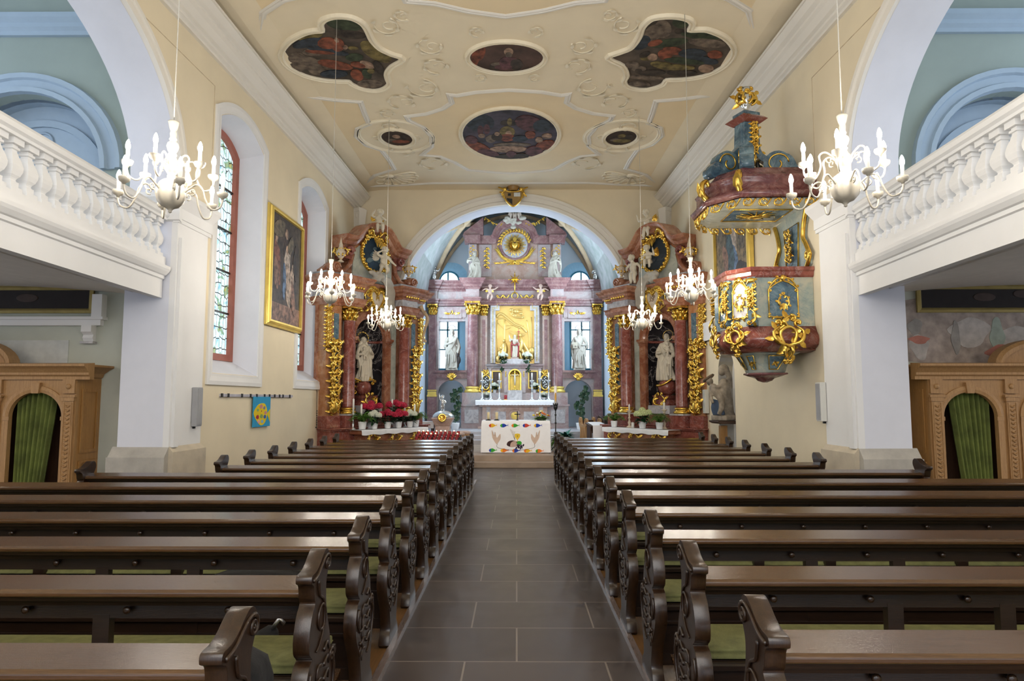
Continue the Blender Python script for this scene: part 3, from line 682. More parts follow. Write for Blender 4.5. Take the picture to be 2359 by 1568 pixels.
# ------------------------------------------------------------------ galleries, confessionals
BAL = [(.052, 0), (.052, .055), (.038, .06), (.034, .075), (.040, .09), (.058, .115), (.072, .16), (.074, .20), (.062, .25), (.044, .30), (.034, .335), (.032, .35), (.048, .355), (.048, .375), (.036, .38), (.036, .40)]
def gal_line(sd, y):
    return (-4.66 + (8.8 - y) * .042) if sd < 0 else (4.38 - (8.7 - y) * .055)
for sd in (-1, 1):
    sn = 'left' if sd < 0 else 'right'
    ye = 8.86 if sd < 0 else 8.72; ys = 3.3
    xa, xb = gal_line(sd, ys), gal_line(sd, ye)
    ang = atan2(ye - ys, xb - xa); L = sqrt((ye - ys) ** 2 + (xb - xa) ** 2)
    # frame: x along the parapet, y = outward for the left (flip for the right)
    o = -1 if sd > 0 else 1
    FL = (xa, ys, 0)
    def pf(pr): return [(a * o, b) for a, b in pr]
    # fascia and slab
    fas = [(0.0, 2.93), (0, 3.17), (-.025, 3.18), (-.025, 3.22), (-.05, 3.23), (-.085, 3.27), (-.10, 3.30), (-.10, 3.34), (-.07, 3.35), (-.03, 3.36), (-.03, 3.47), (.22, 3.47), (.22, 3.0), (.15, 3.0), (.15, 2.97), (.10, 2.97), (.10, 2.93)]
    mb = MB().prism(pf(fas), 0, L, 'yz', 0)
    struct(mb.build('wall_%s_parapet' % sn, W['white'], None, FL, ang))
    mb = MB(); mb.add([], [])
    xs = sorted((sd * 10, sd * 4.5))
    # gallery floor with softly vaulted soffit
    rr = []
    for y in (ys, 9.45):
        ed = gal_line(sd, y) + (-.2 if sd < 0 else .2)
        far = sd * 10
        prof = [(ed, 3.02), (ed, 3.30), (far, 3.30), (far, 3.02)] + [(far + (ed - far) * q, 3.02 + .16 * sin(pi * q)) for q in frange(0, 1, 14)[1:-1]]
        rr.append([(x, y, z) for x, z in prof])
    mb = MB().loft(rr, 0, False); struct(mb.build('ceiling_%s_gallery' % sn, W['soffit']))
    mb = MB()
    for off in (.30, .42): 
        P = [(gal_line(sd, y) + sd * off, y, 3.035) for y in (ys, 9.4)]
        mb.tube(P, .022, 6)
    mb.tube([(sd * 5.6, 7.3, 3.15), (sd * 6.6, 7.0, 3.18), (sd * 8, 6.9, 3.1)], .03, 6)
    struct(mb.build('trim_%d' % (50 + (sd > 0)), W['white']))
    # balustrade: handrail, plinth and individual balusters
    g = thing('balustrade', 'white moulded balustrade of the %s gallery with pear-shaped balusters' % sn, 'balustrade', (xa, ys, 3.47), ang)
    MB().prism(pf([(-.03, .50), (-.03, .53), (-.06, .55), (-.06, .60), (-.02, .645), (-.0, .66), (.17, .66), (.20, .62), (.20, .55), (.17, .53), (.17, .50)]), 0, L, 'yz').build('handrail', W['white'], g)
    n = 26; proto = None
    for i in range(n):
        x = L - .10 - i * .21
        if x < .05: break
        if proto is None:
            mb = MB(); 
            mb.box(-.075, .075, -.005, .145, 0, .05)
            mb.lathe([(r * 1.42, .05 + z) for r, z in BAL], (0, .07, 0), 4, None, pi / 4, pi / 4 + 2 * pi, False, cap=False)
            mb.box(-.07, .07, 0, .14, .445, .50)
            b0 = mb.build('baluster', W['white'], g); proto = b0
            if o < 0: 
                for v in b0.data.vertices: v.co.y = -v.co.y
                b0.data.flip_normals()
        else:
            b0 = proto.copy(); COL.objects.link(b0); b0.parent = g
        b0.location = (x, 0, 0)
    # painting under the gallery
    x0, x1 = sorted((sd * (5.92 if sd < 0 else 5.56), sd * 9.6))
    t = thing('framed_painting', 'very dark oil painting in thin gold frame under the %s gallery' % sn, 'painting', ((x0 + x1) / 2, 9.40, 2.99))
    w2 = (x1 - x0) / 2
    mb = MB().sweep([(-w2, 0, -.16), (w2, 0, -.16), (w2, 0, .16), (-w2, 0, .16)], [(-.035, 0), (-.035, .03), (0, .05), (.03, .02), (.035, 0)], (0, -1, 0), 0, True); mb.build('frame', mat('gold_dull%d' % sd, (.42, .33, .12), .5, .4), t)
    mb = MB().box(-w2, w2, -.012, 0, -.16, .16, 0)
    for k in range(5): mb.ell((sd * (-w2 + .9 + k * .55), -.014, .02 + .05 * sin(k * 2)), (.16, .003, .06), 12, 1)
    mb.build('canvas', [flat('dark_canvas%d' % sd, (.018, .013, .013)), flat('dark_fig%d' % sd, (.06, .04, .035))], t)
    # ledge and bracket or old fresco beneath
    if sd < 0:
        mb = MB().box(-9.8, -5.75, 9.34, 9.43, 2.62, 2.70).box(-9.8, -5.70, 9.30, 9.43, 2.70, 2.74).box(-5.86, -5.72, 9.30, 9.43, 2.74, 3.05)
        struct(mb.build('trim_60', W['white']))
        t = thing('wall_bracket', 'small grey scroll bracket under the ledge on the left', 'bracket', (-5.92, 9.42, 2.40))
        MB().prism([(0, .22), (-.12, .22), (-.12, .13), (-.06, .09), (-.08, .05), (-.05, 0), (0, 0)], -.07, .07, 'yz').build('corbel', W['white'], t)
        MB().box(-.09, .09, -.10, 0, -.03, 0).build('tip_slab', W['greym'], t)
        mb = MB().prism([(-9, 2.02), (-6.62, 2.02), (-6.58, 1.98), (-6.22, 1.98), (-6.22, 2.42), (-9, 2.42)], 9.405, 9.42, 'xz'); struct(mb.build('trim_61', mat('panel_grey', (.66, .68, .66), .9)))
    else:
        P = sp2([(5.28, 2.95), (5.30, 2.2), (5.45, 2.12), (5.9, 2.08), (6.3, 2.0), (7.4, 1.95), (7.6, 3.0)], 4, True)
        t = thing('fresco_fragment', 'faded fresco fragment in grey, red and green on the right transept wall', 'fresco')
        mb = MB().prism(P, 9.412, 9.418, 'xz', 0); fk = 0
        for (cx, cz, rx, rz, mi) in ((5.55, 2.32, .13, .16, 1), (5.55, 2.42, .14, .05, 2), (5.50, 2.60, .10, .10, 3), (6.25, 2.52, .28, .18, 1), (6.9, 2.42, .3, .16, 1), (6.62, 2.5, .10, .2, 4), (6.72, 2.25, .25, .10, 2), (6.95, 2.30, .16, .09, 2), (6.05, 2.45, .06, .2, 3)):
            fk += 1; mb.prism([(cx + rx * (1 + .2 * sin(3 * a + cx * 9)) * cos(a), cz + rz * (1 + .2 * sin(2 * a + cz * 7)) * sin(a)) for a in frange(0, 2 * pi, 22)[:-1]], 9.412 - .0012 * fk, 9.416, 'xz', mi)
        mb.build('paint_layer', [mat('fr0', (.42, .35, .31), .9, var=.2, scale=7), flat('fr1', (.50, .46, .43)), flat('fr2', (.50, .20, .15)), flat('fr3', (.33, .31, .29)), flat('fr4', (.36, .42, .36))], t)
    # confessional -----------------------------------------------------------------
    xe = -5.74 if sd < 0 else 5.33      # nave-side corner
    s = sd
    t = thing('confessional', 'carved oak confessional with arched openings under the %s gallery' % sn, 'confessional', (xe, 8.9, 0))
    X = lambda x: s * x
    def bx(mb, a, b, *r): return mb.box(*sorted((X(a), X(b))), *r)
    Wd = 3.4
    def arch_loop(c, hw, z0, zs): return [(X(c - hw), z0), (X(c - hw), zs)] + [(X(c - hw * cos(a)), zs + hw * .92 * sin(a)) for a in frange(0, pi, 20)][1:] + [(X(c + hw), z0)]
    CC2 = [.52, 1.58, 2.64]
    mb = MB().prism([(X(0), 0), (X(Wd), 0), (X(Wd), 1.88), (X(0), 1.88)], 0, .05, 'xz', 0, False, [arch_loop(c, .345, .03, 1.38) for c in CC2])
    mb.build('front_panel', W['oakgrey'], t)
    mb = MB(); bx(mb, .0, .04, .05, .52, 0, 1.88); mb.build('side_panel', W['oak'], t)
    mb = MB(); 
    for z0, z1 in ((.15, .78), (.92, 1.72)): mb.sweep([(X(-.004), .12, z0), (X(-.004), .44, z0), (X(-.004), .44, z1), (X(-.004), .12, z1)], [(-.02, 0), (-.02, .012), (.02, .012), (.02, 0)], (-s, 0, 0), 0, True)
    mb.build('panel_moulding', W['oak'], t)
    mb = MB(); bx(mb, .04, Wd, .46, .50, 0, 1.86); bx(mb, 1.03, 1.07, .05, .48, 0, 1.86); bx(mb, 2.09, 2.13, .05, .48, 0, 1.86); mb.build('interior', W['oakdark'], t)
    pro = [(.06, 1.86), (-.03, 1.86), (-.03, 1.90), (-.06, 1.92), (-.06, 1.95), (-.11, 2.0), (-.16, 2.03), (-.16, 2.06), (.06, 2.08)]
    mb = MB().prism(pro, *sorted((X(-.18), X(Wd))), 'yz', 0)
    mb.prism([(X(.03), 1.86), (X(-.03), 1.90), (X(-.05), 1.95), (X(-.12), 2.0), (X(-.18), 2.03), (X(-.178), 2.058), (X(.05), 2.075)], .062, .50, 'xz', 0)
    bx(mb, .06, Wd, .07, .49, 2.03, 2.065)
    mb.build('cornice', W['oakgrey'], t)
    mb = MB().sweep([(X(1.58 + .62 * cos(a)), .1, 2.06 + .30 * sin(a)) for a in frange(0, pi, 20)], [(-.04, -.1), (-.04, .06), (.0, .10), (.05, .10), (.05, -.1)], (0, -1, 0), 0)
    mb.prism([(X(1.58 + .6 * cos(a)), 2.06 + .28 * sin(a)) for a in frange(0, pi, 20)], .05, .15, 'xz'); mb.build('pediment', W['oakgrey'], t)
    for k, c in enumerate((.02 + .07, 1.05, 2.11, 3.2)):
        mb = MB(); bx(mb, c - .07, c + .07, -.03, .0, .02, 1.58); bx(mb, c - .085, c + .085, -.045, 0, 1.58, 1.63); bx(mb, c - .10, c + .10, -.055, 0, 1.63, 1.66)
        bx(mb, c - .08, c + .08, -.035, 0, 1.68, 1.86); p0 = mb.build('pilaster', W['oakgrey'], t)
        mb = MB()
        for q in range(26):
            z = .12 + q * .055
            mb.tube([(X(c - .03), -.034, z + .03), (X(c), -.04, z + .006), (X(c + .03), -.034, z + .03)], .009, 5)
        bx(mb, c - .052, c - .044, -.036, -.028, .08, 1.56); bx(mb, c + .044, c + .052, -.036, -.028, .08, 1.56)
        mb.ell((X(c), -.04, 1.77), (.035, .02, .035), 10); mb.build('carving', W['oakgrey'], p0)
    for c in CC2:
        mb = MB().sweep([(X(c - .385 * cos(a)), 0, 1.38 + .355 * sin(a)) for a in frange(0, pi, 20)], [(-.04, 0), (-.04, .02), (0, .03), (.04, .02), (.04, 0)], (0, -1, 0), 0)
        bx(mb, c - .422, c - .345, -.02, -.001, .03, 1.329); bx(mb, c + .345, c + .422, -.02, -.001, .03, 1.329)
        bx(mb, c - .424, c - .335, -.026, -.001, 1.33, 1.38); bx(mb, c + .335, c + .424, -.026, -.001, 1.33, 1.38)
        mb.prism([(X(c - .06), 1.82), (X(c + .06), 1.82), (X(c + .045), 1.68), (X(c - .045), 1.68)], -.05, 0, 'xz'); mb.build('arch_moulding', W['oakgrey'], t)
    # curtains pulled aside
    green = mat('curtain_green%d' % sd, (.155, .19, .045), .9, var=.2, scale=5)
    for c, drift in ((.52, .22), (1.58, .20)) if True else ():
        rows = []
        for j in range(13):
            q = j / 12; z = 1.70 - q * 1.66
            lo = c - .34 + .28 * q * 0 + .08; hi = c + .34
            if sd < 0: lo, hi = c - .02 - .25 * (1 - q) * .9 + .17 * q * 0, c + .335
            xs_ = []
            a_ = c - .20 + drift * q * .9; b_ = c + .34
            if c > 1: a_, b_ = c - .34, c + .20 - .1 * q
            row = []
            for i in range(61):
                u = i / 60; x = a_ + (b_ - a_) * u
                row.append((X(x), .13 + .035 * sin(u * 2 * pi * 8 + .6 * q) + .01 * sin(u * 40), z))
            rows.append(row)
        vs = [p for r_ in rows for p in r_]; fs = [(j * 61 + i, j * 61 + i + 1, (j + 1) * 61 + i + 1, (j + 1) * 61 + i) for j in range(12) for i in range(60)]
        MB().add(vs, fs, 0, True).build('curtain', green, t)
    bxm = MB(); bx(bxm, .55, .95, -.25, .05, .30, .34); bx(bxm, .6, .9, -.2, .0, 0, .30); bxm.build('step', W['oak'], t)
# ------------------------------------------------------------------ figures and ornaments
def robed(H=1.0, seed=1, arms=(), sway=.03, head=(0, -.01), hair=True, veil=False, beard=False, mantle=1, flare=1.0, child=False, twist=0, voxel=None, kneel=False):
    """draped standing figure facing -y, all proportions in units of H"""
    rnd = random.Random(seed); mb = MB(); mb.at(sc=H)
    prof = [(0, .150, .125), (.02, .160, .132), (.10, .150, .125), (.22, .138, .115), (.34, .130, .108), (.44, .128, .104), (.52, .112, .092), (.60, .098, .080), (.68, .108, .082), (.75, .112, .078), (.80, .090, .062), (.83, .045, .045)]
    rings = []; ph = [rnd.uniform(0, 6) for _ in range(4)]
    for t_, rx, ry in prof:
        cx = sway * sin(t_ * pi * 1.3); row = []
        for i in range(44):
            a = 2 * pi * i / 44
            f = 1 + (.20 * sin(7 * a + ph[0] + 2.4 * t_ + twist * t_) + .12 * sin(11 * a + ph[1] - 3 * t_)) * max(0, .78 - t_) * 1.2 + .03 * sin(5 * a + 14 * t_ + ph[2])
            fl = 1 + (flare - 1) * (1 - t_)
            row.append((cx + rx * f * fl * cos(a), ry * f * fl * sin(a), t_))
        rings.append(row)
    mb.loft(rings)
    hx, hy = head; zc = .915
    mb.tube([(hx * .3, 0, .78), (hx, hy, .90)], .034, 8)
    mb.ell((hx, hy, zc), (.050, .060, .068), 14); mb.ell((hx, hy - .06, zc - .008), (.011, .018, .018), 8); mb.ell((hx, hy - .045, zc - .045), (.022, .022, .016), 8)
    for s in (-1, 1): mb.ell((hx + s * .05, hy + .005, zc - .01), (.008, .014, .02), 8); mb.ell((hx + s * .021, hy - .052, zc + .020), (.016, .010, .007), 8)
    if hair: mb.ell((hx, hy + .016, zc + .022), (.060, .060, .062), 14); [mb.ell((hx + s * .045, hy + .025, zc - .035), (.024, .03, .05), 8) for s in (-1, 1)]
    if beard: mb.ell((hx, hy - .035, zc - .075), (.035, .028, .045), 10)
    if veil:
        mb.ell((hx, hy + .022, zc + .012), (.068, .066, .078), 14); [mb.tube([(hx + s * .05, hy + .02, zc - .02), (s * .09, .03, .80), (s * .12, .03, .68)], [.03, .04, .035], 8) for s in (-1, 1)]
    for P in arms:
        k = len(P); mb.tube(spline(P, 4), [.046 - .018 * i / (4 * (k - 1)) for i in range(4 * (k - 1) + 1)], 9)
        e = V(P[-1]); d = (e - V(P[-2])).normalized(); c = e + d * .025
        mb.ell(c, (.022, .022, .026), 8)
        for q in range(4): mb.tube([c, c + d * .035 + V((.008 * (q - 1.5), -.012, .004 * q))], [.008, .005], 5)
        mb.tube([c, c + V((.018, -.018, .012))], [.008, .006], 5)
        mb.ell(V(P[1]) + V((0, .01, -.05)), (.05, .045, .075), 9)
    if mantle:
        s = mantle
        for q in range(5): mb.tube(spline([(s * .10, -.03 - .01 * q, .79 - .012 * q), (s * .03, -.105, .66 - .02 * q), (-s * .09, -.10, .54 - .035 * q), (-s * .15, -.02, .46 - .04 * q)], 4), .020, 6)
        for q in range(5): mb.tube(spline([(-s * (.14 - .03 * q), -.06 - .012 * q, .50 - .01 * q), (-s * (.13 - .05 * q), -.11, .32), (-s * (.15 - .055 * q), -.12, .08 + .02 * q)], 4), [.024, .014], 6)
        mb.tube(spline([(s * .10, .0, .78), (s * .16, .01, .6), (s * .18, .0, .42), (s * .15, -.02, .22)], 4), [.035, .03], 8)
    if child:
        cx, cz = child
        mb.ell((cx, -.10, cz), (.055, .05, .075), 10); mb.ell((cx, -.12, cz + .11), (.042, .044, .048), 10)
        mb.tube([(cx - .03, -.12, cz + .03), (cx - .08, -.16, cz + .02)], [.02, .014], 7); mb.tube([(cx + .03, -.12, cz + .03), (cx + .07, -.16, cz + .06)], [.02, .014], 7)
        mb.tube([(cx, -.12, cz - .05), (cx - .03, -.19, cz - .07), (cx - .03, -.18, cz - .15)], [.03, .024, .014], 7); mb.tube([(cx + .03, -.11, cz - .05), (cx + .04, -.18, cz - .08), (cx + .04, -.17, cz - .16)], [.03, .024, .014], 7)
    for s in (-1, 1): mb.ell((s * .06, -.13, .012), (.035, .06, .022), 8)
    return sculpt(mb, voxel or H * .0095, 1)
def putto(S=.6, armL=None, armR=None, legL=None, legR=None, hd=(0, -.05), lean=0, voxel=None):
    mb = MB(); mb.at(sc=S)
    pv = V((0, 0, .36)); ch = V((lean, -.02, .60))
    mb.ell(pv, (.125, .11, .11), 12); mb.ell((pv + ch) / 2 + V((0, -.03, 0)), (.125, .115, .13), 12); mb.ell(ch, (.13, .10, .11), 12)
    h = V((lean + hd[0], hd[1], .83)); mb.tube([ch, h], .06, 8)
    mb.ell(h, (.105, .115, .12), 14); mb.ell(h + V((0, -.115, -.02)), (.02, .025, .02), 8)
    for s in (-1, 1): mb.ell(h + V((s * .055, -.085, -.035)), (.04, .035, .035), 8); mb.ell(h + V((s * .105, .01, -.01)), (.015, .025, .035), 8)
    for q in range(16):
        a = q * 2.4; zz = .03 + .085 * (q / 16); r = .105 * sqrt(max(.05, 1 - (zz / .13) ** 2)); mb.ell(h + V((r * cos(a), r * sin(a) * .9 + .02, zz)), .036, 7)
    for s, P in ((-1, armL), (1, armR)):
        P = P or [(s * .13 + lean, -.02, .64), (s * .22, -.06, .50), (s * .16, -.18, .42)]
        P = [V(p) for p in P]; mb.tube(spline(P, 4), [.055, .05, .05, .045, .046, .042, .036, .032, .03][:4 * (len(P) - 1) + 1], 9)
        d = (P[-1] - P[-2]).normalized(); c = P[-1] + d * .03; mb.ell(c, (.034, .03, .036), 8)
        for q in range(4): mb.tube([c, c + d * .055 + V((.012 * (q - 1.5), -.01, .003 * q))], [.012, .009], 5)
        mb.tube([c, c + d * .02 + V((0, -.04, .02))], [.012, .009], 5)
    for s, P in ((-1, legL), (1, legR)):
        P = P or [(s * .07, -.02, .32), (s * .09, -.26, .34), (s * .09, -.24, .10)]
        P = [V(p) for p in P]; mb.tube(spline(P, 4), [.085, .085, .08, .07, .062, .06, .056, .045, .036][:4 * (len(P) - 1) + 1], 10)
        mb.ell(P[-1] + V((0, -.04, -.01)), (.035, .07, .03), 8)
    return sculpt(mb, voxel or S * .018, 1)
def wing(mb, base, s, L):
    b = V(base)
    for q in range(7):
        d = V((s * (.5 + .1 * q), .35, .95 - .24 * q)); mb.leaf(b, d, (0, -1, 0), L * (1 - .07 * q), L * .28, 0, .15)
def scrollleaf(mb, P, r, curl, n=5):
    """leafy C stroke: tapering tube ending in a curl, small leaflets along it"""
    S = spline(P, 6); k = len(S)
    mb.tube(S, [r * (1.1 - .75 * abs(2 * i / (k - 1) - .8)) for i in range(k)], n)
    if curl: 
        e = S[-1]; d = (S[-1] - S[-2]).normalized(); up = V((d.z, 0, -d.x)) * curl; c = e + up * r * 1.6
        mb.tube([c + (e - c) * cos(a) * (1 - a / 9) + d * (r * 1.6) * sin(a) * (1 - a / 9) for a in frange(0, 5.2, 12)], [r * .75, r * .5], n)
        mb.ell(c, r * .8, 6)
    for i in range(2, k - 2, 3):
        d = (S[i + 1] - S[i - 1]).normalized(); o = V((d.z, 0, -d.x)) * (1 if (i // 3) % 2 else -1)
        mb.leaf(S[i], d * .6 + o, (0, -1, 0), r * 4.2, r * 2.4, None, .5)
def strip(mb, x, y, z0, z1, w, r=.02, seed=0):
    rnd = random.Random(seed); n = max(3, int((z1 - z0) / (w * 1.1))); h = (z1 - z0) / n
    mb.tube(spline([(x + w * .25 * sin(i * 1.9), y, z0 + (z1 - z0) * i / (2 * n)) for i in range(2 * n + 1)], 3), r * .8, 5)
    for i in range(n):
        s = 1 if i % 2 else -1; z = z0 + h * i
        scrollleaf(mb, [(x, y, z), (x + s * w * .75, y - .02, z + h * .25), (x + s * w * .95, y - .05, z + h * .7), (x + s * w * .55, y - .03, z + h * .98)], r, -s)
        scrollleaf(mb, [(x, y, z + h * .3), (x - s * w * .5, y - .03, z + h * .45), (x - s * w * .8, y - .04, z + h * .85)], r * .8, s)
        mb.ell((x, y - .02, z + h * .5), (r * 1.4, r, r * 1.8), 7)
def capital(mb, x, y, z0, z1, r):
    h = z1 - z0; mb.lathe([(r * 1.0, 0), (r * 1.08, h * .04), (r * .95, h * .1), (r * 1.0, h * .5), (r * 1.25, h * .8)], (x, y, z0), 16)
    mb.box(x - r * 1.6, x + r * 1.6, y - r * 1.6, y + r * 1.6, z1 - h * .14, z1)
    for row, (zz, hh, k) in enumerate(((.06, .42, 8), (.34, .42, 8))):
        for q in range(k):
            a = 2 * pi * (q + .5 * row) / k; c, s = cos(a), sin(a)
            mb.tube([(x + r * c, y + r * s, z0 + h * zz), (x + r * 1.12 * c, y + r * 1.12 * s, z0 + h * (zz + hh * .6)), (x + r * 1.5 * c, y + r * 1.5 * s, z0 + h * (zz + hh)), (x + r * 1.55 * c, y + r * 1.55 * s, z0 + h * (zz + hh * .8))], [r * .30, r * .34, r * .22, r * .12], 6)
    for sx in (-1, 1):
        for sy in (-1, 1): mb.ell((x + sx * r * 1.45, y + sy * r * 1.45, z1 - h * .24), (r * .38, r * .38, h * .11), 8)
    mb.ell((x, y - r * 1.6, z1 - h * .08), (r * .35, r * .2, h * .08), 8)
def colshaft(mb, x, y, z0, z1, r, n=24): mb.lathe([(r * 1.06, 0), (r * 1.0, .03), (r * 1.02, (z1 - z0) * .35), (r * .90, z1 - z0 - .02), (r * .98, z1 - z0)], (x, y, z0), n)
def colbase(mb, x, y, z0, z1, r):
    h = z1 - z0; mb.lathe([(r * 1.35, 0), (r * 1.4, h * .25), (r * 1.3, h * .4), (r * 1.1, h * .5), (r * 1.12, h * .65), (r * 1.25, h * .75), (r * 1.2, h * .9), (r * 1.05, h)], (x, y, z0), 24)
def urn(name, label, loc, S, group, cat='urn'):
    t = thing(name, label, cat, loc, 0, group)
    MB().lathe([(r * S, z * S) for r, z in [(.13, 0), (.14, .04), (.08, .07), (.05, .14), (.09, .18), (.19, .30), (.22, .42), (.20, .50), (.13, .56), (.15, .60), (.14, .63), (.10, .66), (.08, .74), (.09, .78), (.05, .88), (.02, 1.05), (.004, 1.12)]], n=16).build('vase', W['polychrome'], t)
    mb = MB()
    for s in (-1, 1): scrollleaf(mb, [(s * .12 * S, 0, .58 * S), (s * .28 * S, 0, .60 * S), (s * .33 * S, 0, .46 * S), (s * .20 * S, 0, .36 * S)], .030 * S, s)
    for q in range(7):
        a = q * 2 * pi / 7; mb.ell((.185 * S * cos(a), .185 * S * sin(a), .33 * S), (.05 * S, .05 * S, .08 * S), 7)
    mb.lathe([(.14 * S, .585 * S), (.165 * S, .60 * S), (.14 * S, .62 * S)], n=14, cap=False)
    mb.lathe([(.06 * S, .13 * S), (.075 * S, .15 * S), (.06 * S, .17 * S)], n=12, cap=False); mb.build('gilt_ornament', W['gold'], t)
    return t
def cloud(mb, P, rnd, r0=.1):
    for p in P:
        for q in range(3): mb.ell(V(p) + V((rnd.uniform(-.08, .08), rnd.uniform(-.03, .03), rnd.uniform(-.05, .05))), (r0 * rnd.uniform(.8, 1.4), r0 * rnd.uniform(.6, .9), r0 * rnd.uniform(.6, .9)), 10)
# plants -------------------------------------------------------------------------------
def pot_mesh(mb, r, h): mb.lathe([(r * .72, 0), (r * .78, .01), (r * .98, h * .9), (r, h), (r * .92, h), (r * .88, h * .85), (.005, h * .85)], n=18)
def hydrangea(name, label, loc, petal, rnd, R0=.17, heads=5, S=1, group='potted flowers on the side altars'):
    t = thing(name, label, 'plant', loc, 0, group)
    mb = MB(); pot_mesh(mb, .085 * S, .15 * S); mb.build('pot', W['pot'], t)
    mb = MB()
    for q in range(46):
        a = rnd.uniform(0, 2 * pi); el = rnd.uniform(-.1, .9); d = V((cos(a), sin(a), el)); p = V((d.x * .05, d.y * .05, .13)) * S + V((0, 0, rnd.uniform(0, .16) * S))
        mb.leaf(p, d, (0, 0, 1), rnd.uniform(.10, .16) * S, .085 * S, 0, .5)
    mb.tube([(0, 0, .1 * S), (0, 0, .3 * S)], .012 * S, 6); mb.build('foliage', W['leafd'], t)
    for q in range(heads):
        a = 2 * pi * q / max(1, heads - 1) + rnd.uniform(-.3, .3); rr = 0 if q == 0 else R0 * .75 * S
        c = V((rr * cos(a), rr * sin(a), (.33 + (.05 if q == 0 else rnd.uniform(-.03, .02))) * S)); mb = MB()
        mb.ell(c, .05 * S, 8)
        for f in range(70):
            z = 1 - 1.5 * (f + .5) / 70; an = f * 2.39996; rxy = sqrt(max(0, 1 - z * z)); n_ = V((rxy * cos(an), rxy * sin(an), z)); p = c + n_ * .075 * S
            e1 = n_.orthogonal().normalized(); e2 = n_.cross(e1); w_ = .017 * S
            mb.add([p + e1 * w_, p + e2 * w_ + n_ * .004, p - e1 * w_, p - e2 * w_ + n_ * .004, p - n_ * .006], [(0, 1, 4), (1, 2, 4), (2, 3, 4), (3, 0, 4)], 0, False)
        mb.build('flower_head', petal, t)
    return t
def fernplant(name, label, loc, rnd, S=1, pot=True, group='potted flowers on the side altars'):
    t = thing(name, label, 'plant', loc, 0, group)
    mb = MB(); pot_mesh(mb, .085 * S, .15 * S); mb.build('pot', W['pot'], t)
    mb = MB()
    for q in range(44):
        a = rnd.uniform(0, 2 * pi); L = rnd.uniform(.18, .30) * S; up = rnd.uniform(.10, .24) * S; d = V((cos(a), sin(a), 0))
        P = [V((0, 0, .13 * S)) + d * (L * u) + V((0, 0, up * sin(pi * min(1, u * 1.05) * .75) - .06 * S * u * u)) for u in frange(0, 1, 7)]
        sd_ = V((-d.y, d.x, 0))
        mb.tube(P, .0025 * S, 4)
        for i in range(1, 8):
            for s in (-1, 1):
                for kx in (0, .5): mb.leaf(P[i] - d * (kx * L / 7), sd_ * s + d * .6 + V((0, 0, .3)), (0, 0, 1), .05 * S * (1.15 - i / 9), .018 * S, 0, .4)
    mb.build('fronds', W['fern'], t)
    return t
def candlestick(name, label, loc, H, hc, m, group=None, rc=.018, S=1):
    t = thing(name, label, 'candlestick', loc, 0, group)
    k = H
    MB().lathe([(.055 * S, 0), (.06 * S, .01), (.045 * S, .03), (.018 * S, .06), (.03 * S, .10 + .05 * k), (.014 * S, .14 + .1 * k), (.016 * S, .5 * k), (.028 * S, .56 * k), (.014 * S, .62 * k), (.02 * S, .85 * k), (.05 * S, .94 * k), (.052 * S, .97 * k), (.012, .97 * k)], n=14).build('stem', m, t)
    MB().lathe([(rc, 0), (rc, hc - .01), (rc * .7, hc), (.003, hc), (.003, hc + .02)], (0, 0, .96 * k), 12).build('candle', W['candle'], t)
    return t
def candle(name, label, loc, r, h, group=None, m=None):
    o = MB().lathe([(r, 0), (r, h - .008), (r * .75, h), (.003, h - .005), (.003, h + .02), (.001, h + .022)], n=14).build(name, m or W['candle'], None, loc)
    return tag(o, label, 'candle', group)
